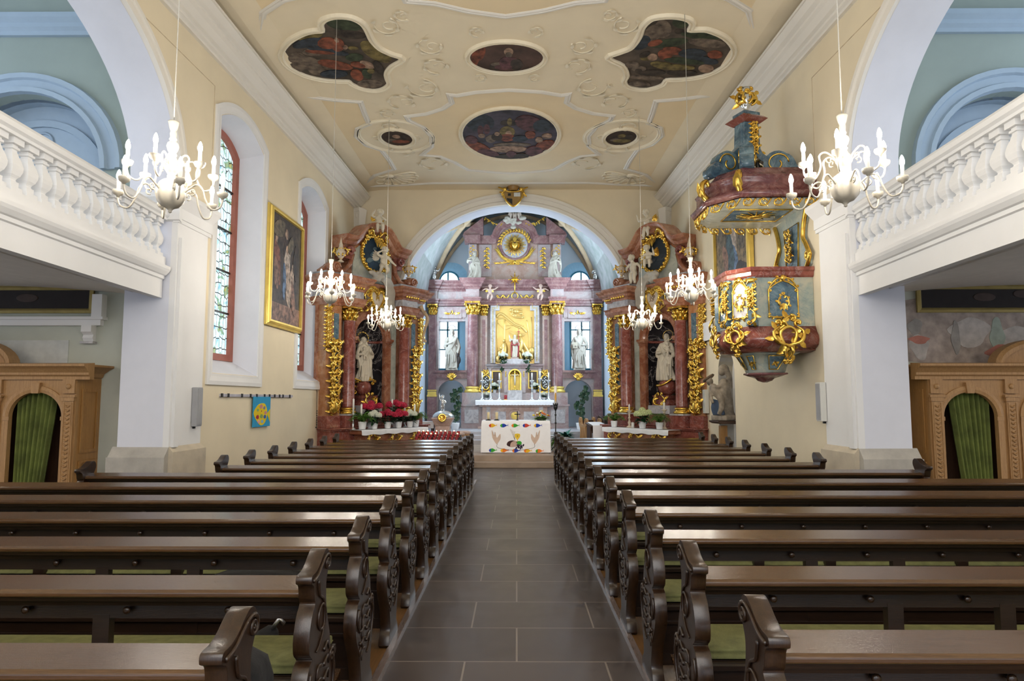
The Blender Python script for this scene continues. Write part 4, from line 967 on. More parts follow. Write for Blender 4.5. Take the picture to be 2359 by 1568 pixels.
# ------------------------------------------------------------------ side altars
W['sienna'] = marble('sienna_marble', [(.3, (.34, .13, .055)), (.5, (.48, .22, .10)), (.7, (.58, .33, .18))], 3)
def side_altar(sg):
    sn = 'left' if sg < 0 else 'right'
    ang = R(57) if sg < 0 else -R(57)
    loc = (-3.435, 16.5, 0) if sg < 0 else (3.355, 16.5, 0)
    U = lambda u: -sg * u            # u runs from the nave wall towards the chancel
    t = thing('side_altar', 'red marble side altar %s' % ('left of the chancel arch with red hydrangeas before its niche' if sg < 0 else 'right of the chancel arch with three potted plants before its niche'), 'altar', loc, ang, 'baroque side altars')
    def bx(mb, a, b, *r): return mb.box(*sorted((U(a), U(b))), *r)
    def poly(P): return [(U(a), b) for a, b in P]
    # podium
    mb = MB(); bx(mb, -1.60, 1.62, -.28, .75, 0, .90); bx(mb, -1.62, 1.64, -.32, .75, .90, .94); bx(mb, -1.66, 1.68, -.36, .75, .94, .97, 0); bx(mb, -1.64, 1.66, -.33, .7, 0, .30)
    bx(mb, -1.58, 1.60, .02, .75, .97, 1.24)
    for s in (-1, 1): bx(mb, s * .93 - .24, s * .93 + .24, -.28, .2, .97, 1.24); bx(mb, s * 1.4 - .2, s * 1.4 + .2, -.16, .3, .97, 1.24)
    mb.build('podium', W['redd'], t, bevel=.008)
    mb = MB(); 
    for s in (-1, 1): bx(mb, s * .93 - .21, s * .93 + .21, -.30, .1, 1.24, 1.275)
    mb.build('column_plinth', W['greym'], t)
    # central bay with niche
    nich = [(U(-.5), 1.26), (U(-.5), 3.06)] + [(U(-.5 * cos(a)), 3.06 + .50 * sin(a)) for a in frange(0, pi, 22)][1:] + [(U(.5), 1.26)]
    mb = MB().prism(poly([(-1.62, 1.24), (1.62, 1.24), (1.62, 3.92), (-1.62, 3.92)]), .20, .28, 'xz', 0, False, [nich]); mb.build('back_wall', W['redm'], t)
    pts = [(-.5 * cos(a) if sg < 0 else .5 * cos(a), .24 + .48 * sin(a)) for a in frange(0, pi, 18)]
    mb = MB(); k = len(pts)
    mb.add([(x, y, 1.26) for x, y in pts] + [(x, y, 3.06) for x, y in pts], [(i, i + 1, k + i + 1, k + i) for i in range(k - 1)], 0, True)
    rows = []
    for j in range(9):
        el = pi / 2 * j / 8; rows.append([(x * cos(el) , .24 + (y - .24) * cos(el), 3.06 + .5 * sin(el)) for x, y in pts])
    vs = [p for r_ in rows for p in r_]; mb.add(vs, [(j * k + i, j * k + i + 1, (j + 1) * k + i + 1, (j + 1) * k + i) for j in range(8) for i in range(k - 1)], 0, True)
    bx(mb, -.5, .5, .22, .75, 1.24, 1.27); mb.build('niche', W['black'], t)
    mb = MB()
    for s in (-1, 1):
        a, b = (-.70, -.50) if s < 0 else (.50, .70)
        bx(mb, a, b, .14, .22, 1.27, 3.0); bx(mb, a - .02, b + .02, .10, .22, 3.0, 3.04); bx(mb, a - .04, b + .04, .08, .22, 3.04, 3.10); bx(mb, a - .01, b + .01, .12, .22, 2.95, 2.98)
    mb.sweep([(U(-.6 * cos(a)), .20, 3.10 + .58 * sin(a)) for a in frange(0, pi, 26)], [(-.10, 0), (-.10, .06), (-.05, .06), (-.03, .09), (.06, .09), (.10, .05), (.10, 0)], (0, -1, 0))
    mb.build('niche_surround', W['redm'], t)
    mb = MB().prism([(0, 2.99), (-.10 * 0 + .0, 3.0), (0, 3.0)], 0, .01, 'xz') if False else MB()
    for y_, z_, h_ in ((.55, 2.98, .10),): mb.tube([(x * .98, .24 + (y - .24) * .96, 3.03) for x, y in pts], .035, 6)
    mb.build('niche_moulding', W['redd'], t)
    for s in (-1, 1):
        mb = MB(); a, b = sorted((s * .71, s * .86)); bx(mb, a, b, .12, .22, 1.27, 3.72); mb.build('pale_strip', W['grey'], t)
    for s in (-1, 1):
        mb = MB(); colshaft(mb, U(s * .93), -.10, 1.42, 3.41, .14); c = mb.build('column', W['redd'], t)
        mb = MB(); colbase(mb, U(s * .93), -.10, 1.275, 1.42, .145); mb.build('base', W['gold'], c)
        mb = MB(); capital(mb, U(s * .93), -.10, 3.41, 3.73, .125); mb.build('capital', W['gold'], c)
        mb = MB(); bx(mb, s * 1.36 - .22, s * 1.36 + .22, -.06, .25, 1.24, 3.73); p_ = mb.build('pilaster', W['sienna'], t)
        mb = MB(); bx(mb, s * 1.30 - .07, s * 1.30 + .07, -.075, -.055, 1.9, 3.55); mb.build('blue_inlay', W['blue'], p_)
        mb = MB(); strip(mb, U(s * 1.36), -.12, 1.28, 2.95, .15, .030, 3); mb.ell((U(s * 1.36), -.12, 1.42), (.13, .06, .16), 10); mb.build('gilt_scrollwork', W['gold'], t)
        mb = MB(); strip(mb, U(s * 1.56), -.08, 2.75, 3.7, .07, .022, 5); mb.build('gilt_drop', W['gold'], t)
    # entablature: swept profiles following the plan
    plan = [(-1.62, .55), (-1.62, -.12), (-1.22, -.12), (-1.22, -.27), (-.66, -.27), (-.66, .12), (.66, .12), (.66, -.27), (1.22, -.27), (1.22, -.12), (1.62, -.12), (1.62, .55)]
    def ent(prof, z, m, nm):
        P = [(U(a), b, z) for a, b in plan]
        mb = MB().sweep(P, prof if sg < 0 else [(-a, b) for a, b in prof], (0, 0, 1), 0)
        return mb.build(nm, m, t)
    ent([(.10, 0), (-.0, 0), (-.02, .07), (-.04, .07), (-.04, .15), (-.07, .19), (.10, .19)], 3.73, W['redm'], 'architrave')
    ent([(.10, 0), (.0, 0), (.0, .17), (.10, .17)], 3.92, W['greym'], 'frieze')
    ent([(.10, 0), (-.02, 0), (-.03, .05), (-.08, .09), (-.09, .14), (-.15, .18), (-.16, .22), (-.20, .27), (-.21, .31), (.10, .33)], 4.09, W['redm'], 'cornice')
    mb = MB()
    for k in range(6):
        for s in (-1, 1): mb.ell((U(s * (.74 + k * .085)), -.34, 4.17), (.030, .03, .045), 7); mb.ell((U(s * (1.28 + k * .06)), -.20, 4.17), (.024, .03, .04), 6)
    mb.build('gilt_dentil', W['gold'], t)
    mb = MB(); bx(mb, -.66, .66, .12, .4, 3.73, 4.42)
    for s in (-1, 1): bx(mb, s * .95 - .29, s * .95 + .29, -.2, .4, 4.42, 4.50); bx(mb, s * 1.4 - .22, s * 1.4 + .22, -.05, .4, 4.42, 4.50)
    mb.build('attic', W['greym'], t)
    # upper storey with scrolled shoulders
    sh = [(-1.55, 4.48), (-1.55, 4.56), (-1.45, 4.66), (-1.30, 4.66), (-1.22, 4.58), (-1.0, 4.58), (-.82, 4.68), (-.72, 4.9), (-.68, 5.2), (-.60, 5.35), (-.35, 5.62), (0, 5.72)]
    P = sp2(sh[5:], 4); left = sh[:5] + P; full = left + [(-a, b) for a, b in reversed(left[:-1])]
    mb = MB().prism(poly(full), .16, .45, 'xz', 0, False)
    for s in (-1, 1):
        mb.at((U(s * 1.32), .0, 4.62)); mb.prism([(x, z) for x, z in arcpts(0, 0, .13, .13, 0, 2 * pi, 20)][:-1], -.05, .4, 'xz', 0, True)
        mb.tube([(a, -.06, b) for a, b in spiral(0, 0, .12, .02, 0, 1.6, 26)], .022, 6); mb.at()
        mb.tube([(U(s * 1.25), .1, 4.56), (U(s * .95), .1, 4.60), (U(s * .78), .1, 4.78), (U(s * .70), .1, 5.05)], .06, 8)
    mb.build('upper_storey', W['redm'], t)
    mb = MB(); bx(mb, -.66, .66, .12, .17, 4.46, 5.30); mb.build('green_field', W['grey'], t)
    top = [(-1.12, 5.30), (-.80, 5.31), (-.66, 5.36), (-.50, 5.52), (-.32, 5.70), (-.12, 5.76), (.12, 5.76), (.32, 5.70), (.50, 5.52), (.66, 5.36), (.80, 5.31), (1.12, 5.30)]
    P = [(U(a), .12, b) for a, b in sp2(top, 4)]
    pr = [(-.16, -.22), (-.16, .03), (-.10, .06), (-.07, .12), (.0, .16), (.04, .24), (.10, .28), (.13, .28), (.14, -.22)]
    mb = MB().sweep(P, pr if sg < 0 else [(-a, b) for a, b in pr], (0, -1, 0), 0); mb.build('top_cornice', W['redm'], t)
    for s in (-1, 1):
        mb = MB(); mb.tube([(U(s * .86) + .11 * cos(a) * (1 - a / 14), -.02, 5.08 + .11 * sin(a) * (1 - a / 14)) for a in frange(0, 9, 22)], .035, 7); bx(mb, s * .86 - .12, s * .86 + .12, .05, .4, 4.9, 5.2); mb.build('volute', W['redd'], t)
    # oval painting in a gilt frame
    oz = 5.15
    mb = MB().prism([(x, z) for x, z in arcpts(0, oz, .42, .42, 0, 2 * pi, 36)][:-1], .09, .13, 'xz', 0)
    rnd = random.Random(4)
    for q in range(14):
        a = rnd.uniform(0, 6.3); r_ = rnd.uniform(0, .3); cx, cz = r_ * cos(a), oz + r_ * sin(a); rr_ = rnd.uniform(.05, .11)
        mb.prism([(cx + rr_ * cos(b), cz + rr_ * .7 * sin(b + .4)) for b in frange(0, 2 * pi, 9)][:-1], .086 - .0004 * q, .09, 'xz', 1 + q % 2)
    c_ = ((.02, .045, .075), (.07, .13, .17), (.13, .19, .21)) if sg < 0 else ((.025, .035, .045), (.04, .055, .068), (.05, .06, .07))
    mb.build('oval_painting', [flat('oval%d%d' % (i, sg), c) for i, c in enumerate(c_)], t)
    mb = MB(); mb.tube([(x, .06, z) for x, z in arcpts(0, oz, .44, .44, 0, 2 * pi, 40)][:-1], .045, 8, closed=True)
    for q in range(44):
        a = 2 * pi * q / 44; rr_ = .45 + .03 * sin(q * 2.7); mb.ell((rr_ * cos(a), .03, oz + rr_ * sin(a)), (.04 + .012 * sin(q * 1.7), .045, .045), 7)
    for q in range(16):
        a = pi * (.05 + .5 * q / 15) if sg < 0 else pi * (.45 + .6 * q / 15)
        mb.leaf((.42 * cos(a), .02, oz + .42 * sin(a)), (-cos(a), -.3, -sin(a)), (0, -1, 0), .16 + .05 * (q % 3), .08, None, .1)
    scrollleaf(mb, [(-.1, .0, 5.60), (-.2, -.06, 5.70), (-.32, -.06, 5.66), (-.3, -.02, 5.56)], .035, 1); scrollleaf(mb, [(.1, .0, 5.60), (.2, -.06, 5.72), (.32, -.06, 5.66), (.3, -.02, 5.56)], .035, -1)
    mb.build('gilt_frame', W['gold'], t)
    # heart cartouche with monogram
    hz = 4.03
    ht = [(0, -.24), (.12, -.12), (.20, .04), (.17, .15), (.08, .17), (0, .10), (-.08, .17), (-.17, .15), (-.20, .04), (-.12, -.12)]
    mb = MB().prism([(x, hz + z) for x, z in sp2(ht, 4, True)], -.06, .12, 'xz', 0, True); ca = mb.build('cartouche', W['polychrome'], t, bevel=.02)
    mb = MB(); P = [(x * 1.12, -.06, hz + z * 1.12) for x, z in sp2(ht, 4, True)]; mb.tube(P, .035, 7, closed=True)
    for i in range(0, len(P), 2):
        x, y, z = P[i]; mb.leaf((x, y, z), (x * 2, -.1, (z - hz) * 2 + .05), (0, -1, 0), .16, .10, None, .3); mb.ell((x * 1.1, y - .01, hz + (z - hz) * 1.1), .036, 6)
    for s in (-1, 1): scrollleaf(mb, [(s * .15, -.06, hz + .2), (s * .32, -.08, hz + .22), (s * .42, -.06, hz + .05), (s * .36, -.04, hz - .1)], .03, s); scrollleaf(mb, [(s * .05, -.06, hz - .26), (s * .22, -.06, hz - .28), (s * .40, -.06, hz - .2)], .028, -s)
    mb.build('gilt_rocaille', W['gold'], ca)
    ink = flat('ink%d' % sg, (.20, .12, .07)) if sg > 0 else W['gold']
    for i, (ch, dx, dz, sz) in enumerate((('M', 0, .02, .17), ('A', .0, .03, .15)) if sg < 0 else (('J', -.07, .03, .17), ('S', 0, .0, .19), ('P', .06, .03, .15))):
        text_mesh('monogram', ch, sz, ink, ca, (dx, -.066 - .002 * i, hz + dz), ext=.003)
    # mensa
    mb = MB(); bx(mb, -1.0, 1.0, -.72, -.28, 0, .10); bx(mb, -.9, .9, -.66, -.28, .10, .82); bx(mb, -1.05, 1.05, -.74, -.28, .82, .915); mb.build('mensa', W['redm'], t, bevel=.015)
    for s in (-.75, 0, .75):
        mb = MB(); x = U(s)
        for q in (-1, 1): scrollleaf(mb, [(x, -.69, .62), (x + q * .12, -.72, .66), (x + q * .16, -.74, .74), (x + q * .06, -.73, .78)], .026, q); scrollleaf(mb, [(x, -.69, .60), (x + q * .08, -.72, .52), (x + q * .02, -.72, .42)], .024, -q)
        mb.ell((x, -.70, .62), (.05, .04, .06), 8)
        mb.build('gilt_ornament', W['gold'], t)
    # pedestal of the figure
    mb = MB(); bx(mb, -.36, .36, .08, .62, 1.26, 1.46); mb.build('figure_plinth', W['greym'], t)
    mb = MB().taper(0, .38, 1.46, 1.62, .30, .24, .20, .18).taper(0, .38, 1.62, 1.70, .24, .21, .28, .24); mb.build('pedestal', W['redd'], t)
    mb = MB(); 
    for s in (-1, 1): scrollleaf(mb, [(0, .12, 1.46), (s * .16, .10, 1.50), (s * .18, .10, 1.62), (s * .05, .12, 1.70)], .026, s)
    mb.build('pedestal_ornament', W['gold'], t)
    return t, loc, ang, U
def lw(loc, ang, u, y, z):
    c, s = cos(ang), sin(ang); return (loc[0] + c * u - s * y, loc[1] + s * u + c * y, z)
def halo(mb, c, r, stars=0, thick=.008, tilt=.3):
    P = [(c[0] + r * cos(a), c[1] + r * sin(a) * tilt, c[2] + r * sin(a)) for a in frange(0, 2 * pi, 30)][:-1]
    mb.tube(P, thick, 5, closed=True)
    for q in range(stars): mb.ell(P[q * len(P) // stars], thick * 3, 6)
GH = mat('gilt_halo', (.95, .66, .2), .3, .8)
for sg in (-1, 1):
    t, loc, ang, U = side_altar(sg)
    sn = 'left' if sg < 0 else 'right'
    # statue in the niche
    if sg < 0:
        s_ = thing('madonna_statue', 'white robed statue with child and star halo in the left side altar niche', 'statue', lw(loc, ang, U(0), .38, 1.70), ang - R(20), None)
        me = robed(1.10, 5, [[(-.10, -.02, .77), (-.17, -.06, .60), (-.06, -.14, .62)], [(.10, -.02, .77), (.19, -.04, .62), (.13, -.15, .64)]], .05, veil=True, child=(-.04, .62), flare=1.15, twist=2)
        from_mesh('figure', me, W['ivory'], s_, (0, 0, .34))
        MB().ell((0, 0, .19), (.20, .20, .20), 18).build('globe', W['redd'], s_)
        mb = MB(); halo(mb, (0, .05, 1.42), .14, 12); mb.build('halo', GH, s_)
        mb = MB(); scrollleaf(mb, [(-.12, -.16, .34), (-.30, -.10, .40), (-.34, -.05, .28), (-.24, -.12, .10)], .03, 1); scrollleaf(mb, [(.05, -.2, .36), (.2, -.16, .38), (.22, -.14, .30)], .025, 1); mb.build('gilt_crescent', W['gold'], s_)
    else:
        s_ = thing('saint_statue', 'cream robed statue on a red globe in the right side altar niche', 'statue', lw(loc, ang, U(0), .38, 1.70), ang + R(20), None)
        me = robed(1.16, 9, [[(-.10, -.02, .77), (-.19, -.05, .60), (-.08, -.15, .58)], [(.10, -.02, .77), (.17, -.06, .60), (.04, -.14, .66)]], -.05, child=(.07, .66), flare=1.2, twist=-2, mantle=-1)
        from_mesh('figure', me, W['ivory'], s_, (0, 0, .36))
        MB().ell((0, 0, .20), (.23, .23, .21), 18).build('globe', W['redd'], s_)
        mb = MB(); halo(mb, (0.02, .05, 1.47), .13); mb.build('halo', GH, s_)
        mb = MB().tube(spline([(-.2, -.16, .24), (0, -.24, .26), (.2, -.14, .40)], 5), [.03, .02], 7); mb.build('gilt_serpent', W['gold'], s_)
    # urns on the shoulders
    for q in (-1, 1):
        urn('gilded_urn', 'gilded flame urn on the %s scroll of the %s side altar' % ('wall-side' if q < 0 else 'chancel-side', sn), lw(loc, ang, U(1.30 if q > 0 else -1.17), .12 if q > 0 else -.02, 4.755), .52, 'gilded urns of the side altars')
    rnd = random.Random(3)
    if sg < 0:
        p1 = putto(.70, armL=[(-.13, -.02, .64), (-.24, .02, .72), (-.16, .0, .86)], armR=[(.13, -.02, .64), (.20, -.14, .56), (.08, -.22, .62)], hd=(.04, -.07))
        o = thing('putto', 'white stone putto seated on top of the left side altar', 'statue', lw(loc, ang, 0, -.06, 5.60), ang - R(35), 'putti of the side altars')
        from_mesh('body', p1, W['ivory'], o); mb = MB(); wing(mb, (-.06, .08, .43), -1, .20); mb.build('wing', W['gold'], o); mb = MB(); wing(mb, (.06, .08, .43), 1, .16); mb.build('wing', W['gold'], o)
        p2 = putto(.72, armL=[(-.13, -.02, .64), (-.24, -.10, .70), (-.10, -.16, .78)], armR=[(.13, -.02, .64), (.24, -.06, .48), (.36, -.10, .36)], legL=[(-.07, -.02, .32), (-.10, -.22, .22), (-.12, .02, .08)], legR=[(.07, -.02, .32), (.12, -.18, .14), (.10, .10, .06)], hd=(.03, -.06))
        o = thing('putto', 'white stone putto kneeling on clouds before the left oval painting', 'statue', lw(loc, ang, U(.02), -.22, 4.62), ang - R(35), 'putti of the side altars')
        from_mesh('body', p2, W['ivory'], o); mb = MB(); wing(mb, (-.08, .09, .43), -1, .28); mb.build('wing', W['ivory'], o)
    else:
        p1 = putto(.72, armL=[(-.13, -.02, .64), (-.28, -.06, .56), (-.36, -.04, .74)], armR=[(.13, -.02, .64), (.02, -.15, .54), (-.14, -.20, .52)], legL=[(-.07, -.02, .32), (-.10, -.10, .16), (-.14, -.04, -.06)], legR=[(.07, -.02, .32), (.06, -.14, .22), (.04, -.06, .02)], hd=(-.03, -.06))
        o = thing('putto', 'white stone putto stepping down from the top of the right side altar', 'statue', lw(loc, ang, U(.12), -.06, 5.60), ang + R(20), 'putti of the side altars')
        from_mesh('body', p1, W['ivory'], o); mb = MB(); wing(mb, (.08, .08, .43), 1, .20); mb.build('wing', W['gold'], o)
        p2 = putto(.66, hd=(-.06, -.06), armR=[(.13, -.02, .64), (.22, -.10, .56), (.20, -.16, .74)])
        o = thing('putto', 'white stone putto seated in front of the right oval painting', 'statue', lw(loc, ang, U(0), -.16, 4.72), ang + R(30), 'putti of the side altars')
        from_mesh('body', p2, W['ivory'], o); mb = MB(); wing(mb, (.08, .08, .42), 1, .24); mb.build('wing', W['gold'], o)
        p3 = putto(.74, legL=[(-.07, -.02, .32), (-.08, -.06, .16), (-.08, -.02, .0)], legR=[(.07, -.02, .32), (.07, -.10, .16), (.07, -.02, .0)], armR=[(.13, -.02, .64), (.26, -.04, .52), (.30, -.08, .36)], hd=(-.06, -.04))
        o = thing('putto', 'white stone putto standing on the clouds left of the right oval painting', 'statue', lw(loc, ang, U(.52), -.18, 4.50), ang + R(15), 'putti of the side altars')
        from_mesh('body', p3, W['ivory'], o); mb = MB(); wing(mb, (-.06, .08, .45), -1, .22); mb.build('wing', W['gold'], o)
    mb = MB(); cloud(mb, [(U(x), -.06 - .05 * (x < .2), z) for x, z in ((-.1, 4.5), (.1, 4.55), (.25, 4.5), (.32, 4.35), (.36, 4.2), (.4, 4.05), (0, 4.62), (-.2, 4.62), (.45, 3.9))], rnd, .085)
    for q in range(7): mb.tube(spline([(U(.05 + .05 * q), -.1, 4.6), (U(.2 + .05 * q), -.14, 4.35), (U(.22 + .05 * q), -.12, 4.1), (U(.3 + .04 * q), -.1, 3.9)], 4), [.03, .016], 6)
    me = sculpt(mb, .018, 1); from_mesh('stone_clouds', me, W['polychrome'] if False else W['stone'], t)
    if sg < 0:
        for q, (u, z) in enumerate(((.12, 3.75), (.36, 3.80))):
            mb = MB(); mb.ell((0, 0, 0), (.07, .07, .08), 12); mb.ell((0, -.07, -.01), .015, 7)
            for k in range(12): mb.ell((.06 * cos(k * 2.4), .04 * sin(k * 2.4), .03 + .04 * (k / 12)), .028, 6)
            me = sculpt(mb, .012, 1); from_mesh('cherub_head', me, W['ivory'], t, (U(u), -.12, z))
    # altar cloth
    mb = MB(); rows = []
    for j, (y, z) in enumerate(((-.28, .922), (-.60, .922), (-.745, .922), (-.755, .90), (-.757, .86), (-.76, .815))):
        rows.append([(U(-1.12 + 2.24 * i / 60), y - (.006 * sin(i * .9) if j > 3 else 0), z - (.01 * sin(i * .5) if j == 5 else 0)) for i in range(61)])
    vs = [p for r_ in rows for p in r_]; mb.add(vs, [(j * 61 + i, j * 61 + i + 1, (j + 1) * 61 + i + 1, (j + 1) * 61 + i) for j in range(5) for i in range(60)], 0, True)
    o = mb.build('altar_cloth', W['cloth'], None, loc, ang); tag(o, 'white altar cloth covering the table of the %s side altar' % sn, 'tablecloth', 'side altar cloths')
    # flowers and candles on the mensa
    zt = .93
    def at(u, y, z=zt): return lw(loc, ang, U(u), y, z)
    if sg < 0:
        fernplant('potted_fern', 'potted fern at the wall-side end of the left side altar', at(-.86, -.50), rnd, 1.15)
        hydrangea('potted_hydrangea', 'white hydrangea in white pot beside the wall-side fern, left side altar', at(-.58, -.60), W['petw'], rnd, .15, 4, .95)
        for q, (u, y, h, lab) in enumerate(((-.45, -.36, .14, 'raised red hydrangea behind, nearer the left wall, left side altar'), (.38, -.36, .16, 'raised red hydrangea behind, nearer the chancel, left side altar'), (-.15, -.60, 0, 'red hydrangea in front, second pot right of the white hydrangea by the fern') , (.22, -.60, 0, 'red hydrangea in front, beside the chancel-side white hydrangea'))):
            hydrangea('potted_hydrangea', lab.replace('second pot right of', 'standing next to'), at(u, y, zt + h), W['petr'], rnd, .22, 6, 1.12 if h else 1.0)
            if h: o = MB().box(-.09, .09, -.09, .09, 0, h - .002).build('flower_riser', W['cloth'], None, at(u, y), ang, bevel=.005); tag(o, 'white riser block under the %s raised red hydrangea' % ('wall-side' if q == 0 else 'chancel-side'), 'block')
        hydrangea('potted_hydrangea', 'white hydrangea in white pot, chancel-side of the left side altar', at(.62, -.60), W['petw'], rnd, .15, 4, .95)
        fernplant('potted_fern', 'potted fern at the chancel-side end of the left side altar', at(.92, -.52), rnd, 1.1)
        for u, y, hc, hh, lab in ((-.98, -.33, .34, .36, 'tallest candlestick at the wall-side end of the left side altar'), (-.80, -.40, .45, .12, 'thick white candle on low holder in front of the wall-side candlestick, left side altar'), (.30, -.31, .33, .36, 'candlestick behind the red hydrangeas of the left side altar'), (.72, -.33, .26, .30, 'candlestick near the chancel-side column of the left side altar'), (1.06, -.36, .30, .26, 'candlestick at the chancel-side end of the left side altar')):
            candlestick('candlestick', lab, at(u, y), hh, hc, W['silver'], 'candlesticks of the left side altar', .022)
    else:
        fernplant('potted_fern', 'potted fern at the chancel-side end of the right side altar', at(.90, -.55), rnd, 1.0)
        fernplant('potted_fern', 'potted fern right of the lime hydrangea on the right side altar', at(-.68, -.58), rnd, 1.05)
        hydrangea('potted_hydrangea', 'lime white hydrangea in the middle of the right side altar', at(-.15, -.60), W['petg'], rnd, .17, 6, 1.08)
        candlestick('candlestick', 'brass candlestick left of the lime hydrangea on the right side altar', at(.38, -.52), .42, .15, W['polychrome'], None, .020, 1.3)
        candlestick('candlestick', 'brass candlestick behind the fern on the right side altar', at(-.62, -.36), .46, .16, W['polychrome'], None, .020, 1.3)
        candle('painted_candle', 'short thick white candle with dark pattern on the right side altar', at(.22, -.56), .036, .13)
# ------------------------------------------------------------------ chancel steps, high altar
mb = MB().box(-3.2, 3.05, 16.55, 20.4, 0, .27).box(-3.4, 3.2, 16.2, 16.55, 0, .135)
struct(mb.build('floor_choir', mat('step_stone', (.36, .27, .20), .5, var=.1, scale=3), bevel=.01))
mb = MB().box(-1.75, 1.62, 20.4, 20.8, 0, .40).box(-1.65, 1.52, 20.8, 21.2, 0, .52).box(-3.2, 3.05, 21.2, 25.2, 0, .62)
struct(mb.build('floor_sanctuary', mat('step_stone_b', (.46, .44, .46), .5, var=.1, scale=3), bevel=.01))
HX, HY = -.06, 24.0
t = ha = thing('high_altar', 'tall lilac marble high altar filling the chancel with a gold relief at its centre', 'altar', (HX, HY, 0))
mb = MB()
holes = []
for s in (-1, 1):
    c = s * 2.22
    holes.append([(c - .48, .64), (c - .48, 1.82)] + [(c - .48 * cos(a), 1.82 + .46 * sin(a)) for a in frange(0, pi, 20)][1:] + [(c + .48, .64)])
    holes.append([(c - .47, 2.62), (c - .47, 4.36), (c + .47, 4.36), (c + .47, 2.62)])
mb.prism([(-3.05, .62), (3.05, .62), (3.05, 4.9), (-3.05, 4.9)], 0, .35, 'xz', 0, False, holes)
mb.build('retable_wall', W['lilac'], t)
for s in (-1, 1):
    c = s * 2.22
    mb = MB().box(c - .56, c + .56, -.08, .2, 2.34, 2.54).box(c - .60, c + .60, -.16, .35, 2.54, 2.62)
    for k in range(9): 
        if abs(k - 4) > 1: mb.box(c - .46 + k * .108, c - .40 + k * .108, -.10, -.08, 2.38, 2.50)
    sh = mb.build('statue_shelf', W['lilacd'], t)
    mb = MB()
    for q in range(7):
        a = pi * (q + .5) / 7; mb.leaf((c, -.10, 2.36), (cos(a), -.2, sin(a) + .2), (0, -1, 0), .20, .08, None, .2)
    mb.ell((c, -.12, 2.32), (.09, .04, .07), 8); mb.build('gilt_shell', W['gold'], sh)
    mb = MB().sweep([(c - .45, 0, 4.45), (c + .45, 0, 4.45)], [(-.02, 0), (0, .03), (.02, 0)], (0, -1, 0)).box(c - .50, c + .50, -.03, 0, 4.5, 4.82).box(c - .34, c + .34, -.045, -.03, 4.46, 4.78)
    pn = mb.build('overdoor_panel', W['lilac'], t)
    mb = MB()
    for q in range(5): mb.leaf((c + (q - 2) * .08, -.05, 4.62), ((q - 2) * .5, -.2, .3 - .3 * (q % 2)), (0, -1, 0), .14, .08, None, .2); mb.ell((c + (q - 2) * .08, -.05, 4.63), (.035, .02, .04), 7)
    mb.build('gilt_spray', W['gold'], pn)
    # outer pilaster
    x = s * 2.90; mb = MB().box(x - .13, x + .13, -.09, .1, 1.85, 4.58).box(x - .16, x + .16, -.11, .1, .62, 1.70); p_ = mb.build('pilaster', W['lilacd'], t)
    mb = MB().box(x - .17, x + .17, -.13, .1, 1.70, 1.76).box(x - .15, x + .15, -.11, .1, 1.76, 1.88).box(x - .16, x + .16, -.12, .1, 1.90, 1.94); mb.build('base', W['goldp'], p_)
    mb = MB(); capital(mb, x, -.04, 4.58, 4.95, .11); mb.build('capital', W['gold'], p_)
    # column on its pedestal
    x = s * 1.47; mb = MB().box(x - .36, x + .36, -.62, .1, .62, 1.38).box(x - .40, x + .40, -.66, .1, 1.38, 1.44).box(x - .34, x + .34, -.58, .1, 1.44, 1.84); mb.build('column_pedestal', W['lilac'], t)
    mb = MB().box(x - .24, x + .24, -.64, -.60, .80, 1.26); mb.build('pedestal_inlay', W['greym'], t)
    mb = MB(); colshaft(mb, x, -.32, 2.05, 4.54, .19); c_ = mb.build('column', W['lilacd'], t)
    mb = MB(); colbase(mb, x, -.32, 1.84, 2.05, .20); mb.build('base', W['goldp'], c_)
    mb = MB(); capital(mb, x, -.32, 4.54, 5.0, .165); mb.build('capital', W['gold'], c_)
    x = s * 1.09; mb = MB().box(x - .12, x + .12, -.16, .1, 1.85, 4.54).box(x + s * .16 - .05, x + s * .16 + .05, -.06, .1, 1.85, 4.9); p_ = mb.build('inner_pilaster', W['rosem'], t)
    mb = MB().box(x - .055, x + .055, -.165, -.15, 2.2, 4.4); mb.build('inlay', W['lilacd'], p_)
    mb = MB(); capital(mb, x, -.09, 4.54, 4.92, .10); mb.build('capital', W['gold'], p_)
plan = [(-3.06, .1), (-3.06, -.14), (-2.72, -.14), (-2.72, -.03), (-1.72, -.03), (-1.72, -.55), (-1.22, -.55), (-1.22, -.18), (1.22, -.18), (1.22, -.55), (1.72, -.55), (1.72, -.03), (2.72, -.03), (2.72, -.14), (3.06, -.14), (3.06, .1)]
def ent(prof, z, m, nm): MB().sweep([(a, b, z) for a, b in plan], prof, (0, 0, 1), 0).build(nm, m, t)
ent([(.12, 0), (0, 0), (0, .08), (-.03, .09), (-.03, .17), (-.06, .19), (-.07, .24), (.12, .24)], 4.90, W['lilacd'], 'architrave')
ent([(.12, 0), (.02, 0), (.02, .28), (.12, .28)], 5.14, W['lilac'], 'frieze')
ent([(.12, 0), (0, 0), (-.02, .06), (-.07, .10), (-.08, .16), (-.14, .22), (-.15, .27), (-.20, .33), (-.21, .37), (.12, .38)], 5.42, W['lilacd'], 'cornice')
MB().box(-3.0, 3.0, .0, .3, 4.88, 5.78).build('entablature_core', W['lilac'], t)
